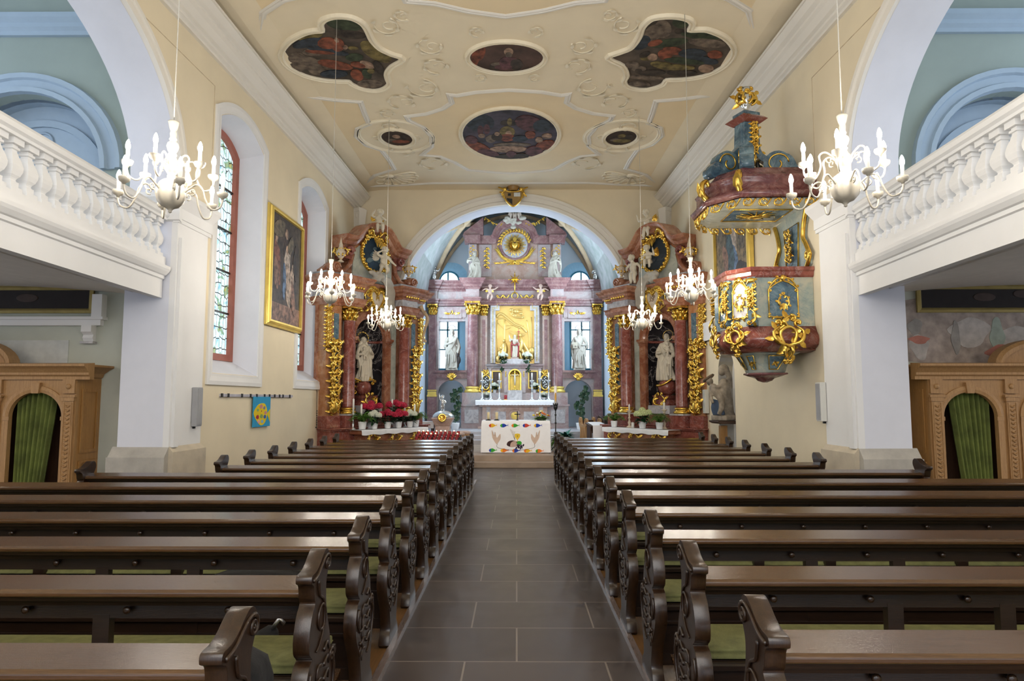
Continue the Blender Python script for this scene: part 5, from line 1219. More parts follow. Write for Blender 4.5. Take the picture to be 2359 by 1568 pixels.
# upper storey
arch = [(-1.62, 5.78), (-1.62, 7.36), (-.72, 7.36)] + [(.66 * cos(a), 7.18 + .66 * sin(a)) for a in frange(pi - .28, .28, 20)] + [(.72, 7.36), (1.62, 7.36), (1.62, 5.78)]
MB().prism(arch, .0, .35, 'xz').build('upper_wall', W['rosem'], t)
for s in (-1, 1):
    MB().box(s * 1.05 - .22, s * 1.05 + .22, -.04, 0, 5.95, 7.1).build('panel', W['lilac'], t)
    mb = MB(); 
    for q in range(9): mb.leaf((s * 1.0, -.06, 6.98 - q * .085), ((-1) ** q * .8, -.3, -.5), (0, -1, 0), .13, .07, None, .3); mb.ell((s * 1.0, -.06, 6.96 - q * .085), (.035, .025, .045), 7)
    mb.build('gilt_drop', W['gold'], t)
    MB().box(s * 1.5 - .14, s * 1.5 + .14, -.12, .1, 5.78, 7.1).build('upper_pilaster', W['lilac'], t)
    mb = MB()
    for q in range(6): mb.leaf((s * 1.52, -.14, 7.05 - q * .07), ((-1) ** q * .8, -.3, -.5), (0, -1, 0), .10, .05, None, .3)
    mb.build('gilt_tassel', W['gold'], t)
    # broken pediment
    mb = MB().prism([(s * 1.85, 7.40), (s * 1.80, 7.52), (s * 1.12, 8.06), (s * 1.12, 7.42)], -.20, .3, 'xz'); mb.build('pediment_piece', W['lilacd'], t)
up = [(-1.66, .1), (-1.66, -.14), (-1.34, -.14), (-1.34, -.02), (-.66, -.02)]
for s in (-1, 1):
    P = [(s * a, b, 7.12) for a, b in up]
    pr = [(.12, 0), (0, 0), (-.02, .07), (-.07, .12), (-.08, .17), (-.15, .24), (-.16, .28), (.12, .29)]
    MB().sweep(P, pr if s < 0 else [(-a, b) for a, b in pr], (0, 0, 1), 0).build('upper_cornice', W['lilacd'], t)
pr = [(-.12, -.1), (-.12, .04), (-.06, .07), (-.03, .12), (.05, .15), (.09, .22), (.15, .24), (.16, -.1)]
P = [(x, 0, z) for x, z in [(-.80, 7.27)] + [(.68 * cos(a), 7.24 + .66 * sin(a)) for a in frange(pi - .1, .1, 26)] + [(.80, 7.27)]]
MB().sweep(P, pr, (0, -1, 0), 0).build('arched_cornice', W['lilacd'], t)
# medallion with flaming heart
mb = MB().lathe([(.44, 0), (.47, .05), (.53, .07), (.55, .03), (.55, 0)], n=36, cap=False); o = mb.build('medallion', W['lilacd'], t, (0, -.0, 7.08)); o.rotation_euler = (pi / 2, 0, 0)
o2 = MB().prism(arcpts(0, 0, .46, .46, 0, 2 * pi, 36)[:-1], -.02, 0, 'xz').build('medallion_field', W['greym'], t, (0, -.01, 7.08))
mb = MB()
for q in range(40):
    a = 2 * pi * q / 40; r1 = (.40, .34, .37, .30)[q % 4]; c, s = cos(a), sin(a)
    mb.add([(.12 * c - .012 * s, -.03, .12 * s + .012 * c), (.12 * c + .012 * s, -.03, .12 * s - .012 * c), (r1 * c + .016 * s, -.045, r1 * s - .016 * c), (r1 * c - .016 * s, -.045, r1 * s + .016 * c), (.2 * c, -.07, .2 * s)], [(0, 1, 4), (1, 2, 4), (2, 3, 4), (3, 0, 4), (3, 2, 1, 0)], 0, False)
hp = [(0, -.17), (.10, -.05), (.125, .05), (.08, .11), (.0, .07), (-.08, .11), (-.125, .05), (-.10, -.05)]
rings = [[(x * k, y, z * k) for x, z in sp2(hp, 4, True)] for k, y in ((1, -.03), (1, -.08), (.8, -.12), (.4, -.14), (.05, -.145))]
mb.loft(rings)
for q in range(5): mb.leaf((0, -.08, .10), ((q - 2) * .25, -.1, 1), (0, -1, 0), .22 - .03 * abs(q - 2), .06, None, .1)
mb.build('flaming_heart', W['gold'], t, (0, -.02, 7.08))
mb = MB()
for q in range(30):
    a = pi * (.04 + .92 * q / 29); mb.leaf((.53 * cos(a), -.07, 7.08 + .53 * sin(a)), (-sin(a) + cos(a) * (.9 if q % 2 else -.6), -.3, cos(a) + sin(a) * (.9 if q % 2 else -.6)), (0, -1, 0), .13, .07, None, .3)
mb.build('gilt_garland', W['gold'], t)
mb = MB()
for s in (-1, 1):
    P = spline([(-s * .28, -.05, 6.36), (0, -.06, 6.46), (s * .38, -.06, 6.62), (s * .60, -.05, 6.88)], 8); mb.tube(P, [.018, .006], 6)
    for i in range(3, len(P), 1):
        d = (P[i] - P[i - 1]).normalized()
        for k in (-1, 1): mb.leaf(P[i], d * 1.2 + V((d.z, 0, -d.x)) * k * .5, (0, -1, 0), .18, .03, None, .1)
    P = spline([(0, -.05, 6.5), (s * .3, -.05, 6.45), (s * .62, -.05, 6.42)], 6)
    for i in range(2, len(P)): mb.leaf(P[i], V((s, -.1, .2 * (-1) ** i)), (0, -1, 0), .16, .035, None, .1)
mb.ell((0, -.08, 6.46), (.06, .04, .06), 8); mb.build('gilt_palms', W['gold'], t)
# star above the relief and swags
mb = MB()
for q in range(8):
    a = pi / 2 + q * pi / 4; L = (.34, .24)[q % 2]; c, s = cos(a), sin(a)
    mb.add([(.045 * -s, -.30, .045 * c), (.045 * s, -.30, -.045 * c), (L * c, -.31, L * s), (0, -.37, 0)], [(0, 1, 3), (1, 2, 3), (2, 0, 3), (0, 2, 1)], 0, False)
    if q % 2 == 0: mb.ell((L * .6 * c, -.33, L * .6 * s), .02, 6)
mb.tube([(0, -.32, -.05), (0, -.30, -.46)], [.03, .015], 6); mb.build('gilt_star', W['gold'], t, (0, -.06, 5.78))
mb = MB().tube([(.11 * cos(a), -.20, 5.24 + .11 * sin(a)) for a in frange(0, 2 * pi, 24)][:-1], .022, 6, closed=True)
for s in (-1, 1):
    for q in range(2):
        P = spline([(s * (.20 + q * .22), -.20, 5.28), (s * (.30 + q * .22), -.22, 5.16), (s * (.40 + q * .22), -.20, 5.27)], 5); mb.tube(P, .018, 6)
        for p in P[::2]: mb.leaf(p, (.3 * s, -.2, -1), (0, -1, 0), .08, .04, None, .2)
mb.build('gilt_swag', W['gold'], t)
for s in (-1, 1):
    mb = MB(); P = spline([(s * .30, -.12, 8.02), (s * .62, -.20, 7.80), (s * 1.05, -.12, 8.06)], 9)
    for i, p in enumerate(P): mb.leaf(p, (sin(i * 2.1), -.3, -.6 + .6 * cos(i * 1.7)), (0, -1, 0), .11, .06, None, .2); mb.ell(p, .024, 6)
    mb.build('gilt_festoon', W['gold'], t)
# gold relief in stepped frame
fr = [(-.86, 2.86), (-.86, 4.90), (-.70, 4.90), (-.70, 5.06), (.70, 5.06), (.70, 4.90), (.86, 4.90), (.86, 2.86)]
fi = [(-.68, 2.86), (-.68, 4.72), (-.54, 4.72), (-.54, 4.89), (.54, 4.89), (.54, 4.72), (.68, 4.72), (.68, 2.86)]
MB().prism(fr + list(reversed(fi)), -.16, 0, 'xz').build('relief_frame', W['greym'], t, bevel=.01)
mb = MB(); bd = [(-.77, 2.9), (-.77, 4.81), (-.62, 4.81), (-.62, 4.975), (.62, 4.975), (.62, 4.81), (.77, 4.81), (.77, 2.9)]
for (a, b), (c, d) in zip(bd, bd[1:]):
    L = sqrt((c - a) ** 2 + (d - b) ** 2); n = max(2, int(L / .055))
    for q in range(n): mb.ell((a + (c - a) * q / n, -.165, b + (d - b) * q / n), .021, 6)
mb.build('gilt_beading', W['goldp'], t)
mb = MB().prism(fi, -.02, .02, 'xz')
for P, r in (([(-.66, 4.5), (-.5, 4.62), (-.3, 4.5), (0, 4.25), (.25, 4.15), (.42, 3.95)], .05), ([(-.6, 4.45), (-.35, 4.45), (-.1, 4.25), (.2, 4.1)], .03), ([(-.36, 4.4), (-.36, 3.2)], .03), ([(-.36, 4.2), (.3, 4.2)], .015), ([(-.6, 4.3), (-.36, 4.05)], .012), ([(-.1, 4.15), (-.33, 4.05)], .012), ([(.58, 4.5), (.60, 3.2)], .02), ([(.42, 4.4), (.50, 3.8), (.48, 3.2)], .02), ([(-.62, 4.4), (-.62, 3.0)], .02)):
    mb.tube(spline([(x, -.03, z) for x, z in P], 4), r, 7)
for q in range(8): mb.leaf((.02 + .02 * q, -.06, 3.78), (-.9 + .12 * q, -.2, .9 - .06 * q), (0, -1, 0), .42 - .03 * q, .07, None, .1)
for q in range(7): mb.leaf((.18, -.06, 3.78), (.9 - .12 * q, -.2, .6 + .05 * q), (0, -1, 0), .30 - .02 * q, .07, None, .1)
for (x, z, r) in ((-.12, 4.75, .08), (.06, 4.70, .09), (.22, 4.62, .07), (0, 4.56, .08), (.3, 4.5, .06), (-.1, 4.62, .06)): mb.ell((x, -.05, z), (r, .06, r * .8), 10)
for P, r in (([(-.1, 4.66), (.1, 4.78), (.28, 4.74)], .03), ([(-.14, 4.6), (.0, 4.5), (.28, 4.48)], .035), ([(.2, 3.75), (.32, 3.5), (.5, 3.2), (.6, 3.0)], .07), ([(.15, 3.6), (.25, 3.3), (.40, 3.0)], .07), ([(.1, 3.5), (.16, 3.2), (.22, 3.0)], .06)): mb.tube(spline([(x, -.06, z) for x, z in P], 4), r, 7)
for x, z, h in ((-.38, 3.05, .68), (.18, 3.3, .62)):
    mb.ell((x, -.09, z + h * .88), (.055, .06, .07), 10); mb.tube(spline([(x, -.05, z + h * .75), (x + .02, -.09, z + h * .45), (x - .06, -.07, z)], 4), [.09, .15], 9)
    mb.tube(spline([(x - .05, -.08, z + h * .7), (x - .12, -.14, z + h * .5), (x + .04, -.17, z + h * .52)], 4), .035, 7)
for x, z in ((-.58, 3.02), (-.35, 2.98), (.55, 3.1), (.60, 3.3), (.42, 3.0), (-.5, 3.2)): mb.ell((x, -.06, z), (.13, .08, .14), 10)
mb.build('gilded_relief', W['goldr'], t)
# predella, tabernacle
MB().box(-1.24, 1.24, -.95, 0, .62, .70).box(-1.10, 1.10, -.88, 0, .70, 1.36).box(-1.20, 1.20, -.98, 0, 1.36, 1.44).box(-1.26, 1.26, -1.02, 0, 1.50, 1.575).build('altar_table', W['rosem'], t, bevel=.012)
for a, b in ((-.66, -.30), (.30, .66)): MB().box(a, b, -.895, -.87, .92, 1.20).build('front_inlay', W['greym'], t)
for a, b in ((-.95, -.82), (.82, .95)): MB().box(a, b, -.90, -.86, .72, 1.36).build('front_pilaster', W['greym'], t)
o = MB().lathe([(.005, .03), (.20, .03), (.22, .0)], n=28, cap=False).build('roundel', W['rosem'], t, (0, -.88, 1.06)); o.rotation_euler = (pi / 2, 0, 0)
mb = MB().lathe([(.005, .04), (.12, .04), (.14, .01)], n=24, cap=False); o = mb.build('gilt_roundel', W['goldp'], t, (0, -.885, 1.06)); o.rotation_euler = (pi / 2, 0, 0)
MB().box(-1.22, 1.22, -.50, 0, 1.575, 1.83).build('gradine', W['lilac'], t, bevel=.01)
mb = MB().box(-.25, .25, -.66, -.4, 1.575, 1.92); mb.build('tabernacle_step', W['greym'], t)
th = [(-.20, 1.92), (-.20, 2.42)] + [(-.20 * cos(a), 2.42 + .21 * sin(a)) for a in frange(0, pi, 18)][1:] + [(.20, 1.92)]
MB().prism([(-.37, 1.83), (.37, 1.83), (.37, 2.68), (-.37, 2.68)], -.52, -.1, 'xz', 0, False, [th]).build('tabernacle', W['lilac'], t, bevel=.006)
MB().box(-.22, .22, -.35, -.33, 1.9, 2.66).build('tabernacle_niche', W['goldp'], t)
mb = MB()
for q in range(9): a = pi * (q + .5) / 9; mb.tube([(0, -.36, 2.42), (.19 * cos(a), -.40, 2.42 + .19 * sin(a))], [.008, .026], 6)
mb.sweep([(x, -.52, z) for x, z in th[:]], [(-.02, 0), (-.02, .02), (.02, .02), (.02, 0)], (0, -1, 0)); mb.build('gilt_shell', W['gold'], t)
for s in (-1, 1):
    MB().box(*sorted((s * .37, s * .92)), -.28, 0, 1.83, 2.68).build('tabernacle_wing', W['rosem'], t)
    x = s * .63; mb = MB().sweep([(x - .15, -.28, 2.0), (x + .15, -.28, 2.0), (x + .15, -.28, 2.58), (x - .15, -.28, 2.58)], [(-.02, 0), (-.02, .02), (.02, .02), (.02, 0)], (0, -1, 0), 0, True); f_ = mb.build('wing_frame', W['goldp'], t)
    MB().box(x - .13, x + .13, -.285, -.28, 2.02, 2.56).build('wing_panel', flat('wingpanel%d' % s, (.12, .085, .07)), f_)
    mb = MB()
    for q in range(4): mb.ell((s * .31, -.53, 2.55 - .05 * q), (.022, .015, .026), 7)
    mb.build('gilt_drop', W['gold'], t)
    MB().box(s * .87 - .05, s * .87 + .05, -.31, -.2, 1.83, 2.68).build('wing_pilaster', W['lilac'], t)
mb = MB().sweep([(-.95, .0, 2.68), (-.95, -.32, 2.68), (-.42, -.32, 2.68), (-.42, -.56, 2.68), (.42, -.56, 2.68), (.42, -.32, 2.68), (.95, -.32, 2.68), (.95, 0, 2.68)], [(.1, 0), (0, 0), (-.01, .05), (-.05, .09), (-.06, .14), (.1, .15)], (0, 0, 1)); mb.box(-.93, .93, -.3, 0, 2.68, 2.82); mb.box(-.40, .40, -.54, 0, 2.68, 2.82); mb.build('tabernacle_cornice', W['lilac'], t)
mb = MB().prism(sp2([(-.62, 2.82), (-.45, 2.86), (-.3, 2.98), (-.14, 3.0), (.14, 3.0), (.3, 2.98), (.45, 2.86), (.62, 2.82)], 3), -.45, -.1, 'xz'); mb.build('crowning', W['greym'], t)
MB().taper(0, -.28, 2.99, 3.06, .15, .13, .12, .10).build('figure_base', W['rosem'], t)
# altar cloth --------------------------------------------------------------------------
mb = MB(); rows = []
for y, z in ((-.55, 1.583), (-.9, 1.583), (-1.045, 1.583), (-1.055, 1.56), (-1.06, 1.50), (-1.062, 1.425)):
    rows.append([(-1.32 + 2.64 * i / 90, y - (.004 * sin(i * 1.1) if z < 1.55 else 0), z - (.012 * abs(sin(i * .9)) if z < 1.45 else 0)) for i in range(91)])
mb.add([p for r_ in rows for p in r_], [(j * 91 + i, j * 91 + i + 1, (j + 1) * 91 + i + 1, (j + 1) * 91 + i) for j in range(5) for i in range(90)], 0, True)
for s in (-1, 1): mb.add([(s * 1.32, -.55, 1.583), (s * 1.32, -1.05, 1.583), (s * 1.33, -1.05, 1.43), (s * 1.33, -.55, 1.43)], [(0, 1, 2, 3)], 0)
o = mb.build('altar_cloth', W['cloth'], None, (HX, HY, 0)); tag(o, 'white lace-edged cloth covering the high altar table', 'tablecloth')
# figures of the high altar ------------------------------------------------------------
def fig(name, lab, loc, rz, me, m=None, group=None):
    o = thing(name, lab, 'statue', loc, rz, group); from_mesh('figure', me, m or W['stone'], o); return o
a = fig('saint_statue', 'white bearded saint statue before the left chancel window', (-2.27, 23.86, 2.68), R(8), robed(1.40, 21, [[(-.10, -.02, .77), (-.16, -.05, .60), (-.03, -.14, .64)], [(.10, -.02, .77), (.18, 0, .58), (.15, -.08, .42)]], .02, beard=True, flare=.95))
MB().box(-.2, .2, -.16, .18, -.06, .01).build('base', W['stone'], a)
mb = MB(); halo(mb, (0, .02, 1.40), .13, 0, .006, .2); mb.build('halo', W['iron'], a)
mb = MB(); mb.ell((.22, 0, .30), (.10, .09, .16), 12); mb.ell((.20, -.03, .48), (.07, .07, .09), 10); mb.ell((.17, -.05, .14), (.09, .08, .15), 10); mb.tube([(.24, 0, .5), (.26, 0, .6)], [.02, .01], 6); from_mesh('animal', sculpt(mb, .015), flat('beast', (.10, .09, .09)), a)
a = fig('saint_statue', 'white saint statue with folded cloak and book before the right chancel window', (2.20, 23.86, 2.68), R(-8), robed(1.40, 22, [[(-.10, -.02, .77), (-.18, -.03, .60), (-.09, -.15, .56)], [(.10, -.02, .77), (.18, -.03, .60), (.10, -.12, .58)]], -.02, flare=.95, mantle=-1))
MB().box(-.2, .2, -.16, .18, -.06, .01).build('base', W['stone'], a)
mb = MB(); halo(mb, (0, .02, 1.40), .14, 0, .006, .2); mb.build('halo', W['iron'], a)
MB().at((-.13, -.22, .80), rx=.4).box(-.08, .08, -.02, .02, -.10, .10).build('book', W['ivory'], a)
a = fig('saint_statue', 'gilt-trimmed statue with halo leaning on the left end of the high altar cornice', (-1.50, 23.62, 5.81), R(15), robed(.98, 31, [[(-.10, -.02, .77), (-.22, -.04, .66), (-.14, -.16, .62)], [(.10, -.02, .77), (.18, -.06, .60), (.06, -.14, .58)]], .10, head=(.03, -.02), beard=True, flare=1.35))
mb = MB(); halo(mb, (.0, .04, .92), .15, 0, .01, .2); mb.build('halo', GH, a)
a = fig('saint_statue', 'white praying statue with halo on the right end of the high altar cornice', (1.38, 23.62, 5.81), R(-15), robed(.98, 33, [[(-.10, -.02, .77), (-.17, -.06, .60), (.02, -.15, .64)], [(.10, -.02, .77), (.17, -.06, .60), (.03, -.15, .64)]], -.10, head=(-.03, -.02), veil=True, flare=1.35))
mb = MB(); halo(mb, (-.02, .04, .92), .15, 0, .01, .2); mb.build('halo', GH, a)
for x, lab in ((-2.92, 'small silvery angel statue on the far left of the high altar cornice'), (2.80, 'small silvery angel statue on the far right of the high altar cornice')):
    a = fig('angel_statue', lab, (x, 23.85, 5.80), R(20 if x < 0 else -20), putto(.55, armR=[(.13, -.02, .64), (.26, -.06, .62), (.34, -.06, .72)], legL=[(-.07, -.02, .32), (-.08, -.08, .16), (-.06, -.02, .0)], legR=[(.07, -.02, .32), (.06, -.04, .16), (.05, -.02, .0)]), W['silver'], 'silvery angels on the cornice')
    mb = MB(); wing(mb, (-.05, .06, .30), -1, .16); mb.build('wing', W['silver'], a); mb = MB(); wing(mb, (.05, .06, .30), 1, .16); mb.build('wing', W['silver'], a)
for x, lab in ((-.93, 'flesh-coloured putto left above the gold relief'), (.85, 'flesh-coloured putto right above the gold relief')):
    s = 1 if x > 0 else -1
    a = fig('putto', lab, (x, 23.66, 5.08), R(-10 * s), putto(.56, armL=[(-.13, -.02, .64), (-.30, -.04, .66), (-.44, -.06, .76 if s > 0 else .58)], armR=[(.13, -.02, .64), (.30, -.04, .66), (.44, -.06, .76 if s < 0 else .58)], legL=[(-.07, -.02, .32), (-.14, -.20, .24), (-.16, -.10, .02)], legR=[(.07, -.02, .32), (.10, -.16, .16), (.02, -.06, -.04)]), flat('flesh%d' % s, (.66, .48, .40)), 'flesh-coloured putti above the relief')
    mb = MB(); wing(mb, (-.05, .06, .32), -1, .18); mb.build('wing', W['gold'], a); mb = MB(); wing(mb, (.05, .06, .32), 1, .18); mb.build('wing', W['gold'], a)
a = thing('angel_group', 'stone group of two seated angels crowning the high altar', 'statue', (HX, 23.75, 7.92))
for s in (-1, 1): from_mesh('angel', putto(.66, armR=[(.13, -.02, .64), (.24, -.08, .5), (.1, -.2, .42)]), flat('angelst%d' % s, (.55, .45, .38)), a, (s * .16, 0, -.02), R(-25 * s))
mb = MB(); cloud(mb, [(x, -.08, z) for x, z in ((-.25, .05), (0, .02), (.25, .05), (-.1, -.1), (.12, -.12), (0, -.22), (-.28, -.05))], random.Random(2), .08); from_mesh('drapery', sculpt(mb, .018), W['stone'], a)
a = fig('christ_statue', 'small painted statue with raised arm, red cloak and cross staff above the tabernacle', (HX, 23.74, 3.06), 0, robed(.80, 41, [[(-.10, -.02, .77), (-.20, -.04, .80), (-.24, -.08, .93)], [(.10, -.02, .77), (.16, -.08, .62), (.10, -.16, .70)]], .02, beard=True, flare=.75, mantle=0), W['ivory'])
mb = MB(); 
for s in (-1, 1): mb.tube(spline([(s * .07, .02, .64), (s * .12, .0, .45), (s * .11, .0, .2), (s * .10, 0, .02)], 4), [.03, .04], 8)
mb.tube(spline([(-.11, -.06, .46), (0, -.11, .42), (.10, -.08, .48)], 4), .03, 7); mb.build('red_cloak', flat('cloakred', (.42, .09, .08)), a)
mb = MB().tube([(.13, -.14, .1), (.13, -.14, .98)], .008, 6).box(.08, .18, -.148, -.132, .88, .90); mb.build('cross_staff', W['petr'], a)
mb = MB()
for q in range(14): c_, s_ = cos(q * pi / 7), sin(q * pi / 7); mb.tube([(.06 * c_, .05, .75 + .06 * s_), (.10 * c_, .05, .75 + .10 * s_)], [.008, .003], 5)
mb.build('gilt_rays', W['gold'], a)
rnd = random.Random(12)
for x, lab in ((-.46, 'left'), (.36, 'right')):
    tt = hydrangea('hydrangea_pot', 'white hydrangea with trailing ivy %s of the small cloaked statue' % lab, (x, 23.62, 2.83), W['petw'], rnd, .14, 5, .95, 'white flowers on the high altar')
    mb = MB()
    for q in range(60): mb.leaf((rnd.uniform(-.09, .09), -.07 - rnd.uniform(0, .05), .15 - rnd.uniform(0, .42)), (rnd.uniform(-1, 1), -.6, -.6), (0, -1, .2), .06, .055, None, .3)
    mb.build('ivy', W['leafd'], tt)
for x, y, z, S, lab in ((-.76, 23.62, 1.83, .80, 'white hydrangea on the ledge left of the tabernacle'), (.62, 23.62, 1.83, .80, 'white hydrangea on the ledge right of the tabernacle'), (-1.02, 23.2, 1.585, .62, 'small white flower pot between the two leftmost candlesticks of the high altar'), (.93, 23.2, 1.585, .62, 'small white flower pot between the two rightmost candlesticks of the high altar')):
    hydrangea('hydrangea_pot', lab, (x, y, z), W['petw'], rnd, .14, 5, S, 'white flowers on the high altar')
for x, h, lab in ((-1.16, .68, 'silver candlestick at the far left end of the high altar'), (-.87, .73, 'silver candlestick second from the left end of the high altar'), (-.58, .67, 'silver candlestick left of the red lamp on the high altar'), (.52, .68, 'silver candlestick first right of the tabernacle'), (.79, .74, 'silver candlestick second from the right end of the high altar'), (1.08, .69, 'silver candlestick at the far right end of the high altar')):
    candlestick('silver_candlestick', lab, (x, 23.1, 1.585), h, .26, W['silver'], 'silver candlesticks on the high altar', .024, 1.6)
t = thing('sanctuary_lamp', 'red glass lamp standing left of the tabernacle', 'lamp', (-.37, 23.06, 1.585)); MB().lathe([(.03, 0), (.05, .02), (.055, .16), (.045, .17), (.045, .03), (.004, .03)], n=14).build('glass', W['redglass'], t); MB().lathe([(.06, 0), (.06, .018), (.03, .02)], n=14).build('base', W['goldp'], t)
t = thing('altar_crucifix', 'gilded crucifix standing inside the tabernacle niche', 'crucifix', (HX, 23.47, 1.925))
MB().lathe([(.08, 0), (.07, .03), (.02, .06), (.02, .09)], n=10).box(-.016, .016, -.012, .012, .08, .66).box(-.16, .16, -.012, .012, .50, .53).build('cross', W['gold'], t)
mb = MB(); mb.ell((0, -.03, .54), .026, 8); mb.tube([(0, -.025, .52), (0, -.03, .40), (.005, -.03, .30), (0, -.025, .16)], [.02, .032, .028, .014], 8)
for s in (-1, 1): mb.tube([(s * .02, -.025, .50), (s * .14, -.02, .52)], [.014, .009], 6)
mb.build('figure', W['ivory'], t)
for x, lab in ((-1.06, 'left'), (.98, 'right')):
    t = thing('reliquary', 'oval gilt-framed reliquary at the %s end of the high altar ledge' % lab, 'reliquary', (x, 23.62, 1.83))
    mb = MB().box(-.16, .16, -.06, .06, 0, .04); P = [(.15 * cos(a), 0, .36 + .25 * sin(a)) for a in frange(0, 2 * pi, 28)][:-1]; mb.tube(P, .03, 7, closed=True)
    for q in (-1, 1): scrollleaf(mb, [(q * .05, -.02, .06), (q * .2, -.03, .04), (q * .22, -.02, .16), (q * .14, 0, .2)], .026, q); scrollleaf(mb, [(0, -.02, .62), (q * .08, -.02, .68), (q * .09, -.02, .76)], .022, -q)
    mb.ell((0, 0, .72), (.05, .03, .07), 8); mb.build('frame', W['gold'], t)
    mb = MB().prism(arcpts(0, .36, .14, .24, 0, 2 * pi, 24)[:-1], -.005, .02, 'xz', 0)
    for q in range(12): a = q * 2.4; mb.ell((.08 * sqrt(q / 12) * 1.2 * cos(a), -.012, .36 + .19 * sqrt(q / 12) * sin(a)), (.022, .012, .03), 7, 1)
    mb.build('relic_panel', [flat('relicdark' + lab, (.08, .07, .06)), W['silver']], t)
mb = MB(); rr_ = random.Random(8)
for q in range(10): mb.prism([(-.68 + rr_.uniform(-.1, .1) + .05 * cos(a), 2.2 + rr_.uniform(-.2, .2) * 0 + .05 * q * .6 - .1 + .06 * sin(a)) for a in frange(0, 6, 5)], -.29, -.287, 'xz')
# people's altar ---------------------------------------------------------------------------
AX, AY = -.02, 17.55
t = thing('people_altar', "free-standing altar table hidden under the white fish-printed cloth", 'altar', (AX, AY, .27))
for sx in (-1, 1):
    for sy in (-1, 1): MB().box(sx * .7 - .05, sx * .7 + .05, sy * .26 - .05, sy * .26 + .05, 0, .74).build('leg', W['oak'], t)
MB().box(-.80, .80, -.34, .34, .74, .79).build('table_top', W['oak'], t)
c_ = {k: flat('print_' + k, v, .9, .05) for k, v in dict(red=(.62, .06, .03), yel=(.85, .48, .02), blu=(.02, .06, .42), gre=(.05, .38, .04), ora=(.85, .22, .03), skin=(.66, .50, .40), dark=(.05, .02, .02), crumb=(.56, .40, .33), grape=(.04, .02, .05), gold=(.85, .58, .05), ear=(.50, .38, .22)).items()}
keys = list(c_)
def K(k): return keys.index(k) + 1
mb = MB(); f = -.43
rows = []
for j, (y, z, e) in enumerate(((.40, .805, 0), (-.40, .805, 0), (-.425, .79, .0), (f, .72, .01), (f, .4, .012), (f, .02, .015))):
    rows.append([((-.85 - e + (1.70 + 2 * e) * i / 40), y, z) for i in range(41)])
mb.add([p for r_ in rows for p in r_], [(j * 41 + i, j * 41 + i + 1, (j + 1) * 41 + i + 1, (j + 1) * 41 + i) for j in range(5) for i in range(40)], 0, True)
for s in (-1, 1):
    rows = [[(s * (.85 + .02 * sin(i * 1.2) * k + .015 * k), -.43 + .83 * i / 20, .80 - .78 * k * (1 if i else 1)) for i in range(21)] for k in (0, .1, .5, 1)]
    mb.add([p for r_ in rows for p in r_], [(j * 21 + i, j * 21 + i + 1, (j + 1) * 21 + i + 1, (j + 1) * 21 + i) for j in range(3) for i in range(20)], 0, True)
def pr(P, m, o=0): mb.prism(P, f - .003 - o * .001, f - .0005, 'xz', K(m))
def fish(x, z, body, head, tail):
    P = [(x - .09, z), (x - .06, z + .035), (x, z + .048), (x + .05, z + .025), (x + .08, z + .004), (x + .08, z - .004), (x + .05, z - .02), (x, z - .044), (x - .06, z - .036)]
    pr(sp2(P, 3, True), body); pr([(x - .092, z), (x - .07, z + .032), (x - .04, z + .046), (x - .035, z), (x - .045, z - .044), (x - .07, z - .034)], head, 1)
    pr([(x + .075, z), (x + .12, z + .04), (x + .10, z + .0), (x + .135, z - .018)], tail)
for q, (b_, h_, ta) in enumerate((('yel', 'red', 'yel'), ('blu', 'gre', 'blu'), ('gre', 'ora', 'gre'), ('red', 'blu', 'red'), ('blu', 'yel', 'blu'))): fish(-.58 + q * .28, .685, b_, h_, ta)
for q, (b_, h_, ta) in enumerate((('gre', 'blu', 'gre'), ('ora', 'yel', 'red'), ('blu', 'ora', 'blu'), ('yel', 'ora', 'yel'), ('ora', 'gre', 'ora'))): fish(-.58 + q * .29, .075 - .004 * q, b_, h_, ta)
for s in (-1, 1):
    H_ = [(-.60, .60), (-.585, .61), (-.54, .50), (-.52, .57), (-.505, .57), (-.49, .47), (-.46, .44), (-.40, .52), (-.38, .51), (-.385, .40), (-.45, .30), (-.47, .27), (-.52, .33), (-.58, .44)]
    xx = (lambda x: x) if s < 0 else (lambda x: -x + .0)
    pr(sp2([(xx(x), z - .05) for x, z in H_], 3, True), 'skin')
    mb.tube(spline([(xx(x), f - .003, z - .05) for x, z in ((-.46, .29), (-.46, .20), (-.3, .155), (-.10, .13), (0, .12))], 5), .004, 5, K('dark'))
    for d in (0, .03): mb.tube([(xx(-.575 + d), f - .003, .53), (xx(-.53 + d), f - .003, .42)], .002, 4, K('dark'))
pr(sp2([(-.22, .20), (-.20, .28), (-.10, .32), (.0, .30), (.06, .24), (.0, .17), (-.12, .16)], 3, True), 'dark'); pr(sp2([(-.13, .16), (-.12, .26), (-.03, .31), (.04, .28), (.05, .22), (0, .17)], 3, True), 'crumb', 1)
pr(sp2([(-.02, .40), (-.02, .48), (.10, .48), (.10, .40), (.06, .35), (.045, .30), (.08, .27), (0, .27), (.035, .30), (.02, .35)], 2, True), 'gold', 1)
mb.box(.036, .042, f - .006, f - .003, .39, .45, K('dark')).box(.024, .054, f - .006, f - .003, .425, .431, K('dark'))
for q in range(4): mb.tube([(-.02, f - .003, .32), (-.14 + .035 * q, f - .003, .60 - .02 * q)], [.003, .002], 4, K('ear')); mb.prism(sp2([(-.14 + .035 * q, .62 - .02 * q), (-.115 + .033 * q, .55 - .02 * q), (-.085 + .03 * q, .46 - .02 * q), (-.11 + .033 * q, .53 - .02 * q)], 2, True), f - .004, f - .001, 'xz', K('ear'))
pr(sp2([(.03, .25), (.05, .30), (.12, .30), (.15, .25), (.11, .21), (.05, .22)], 2, True), 'gre', 2)
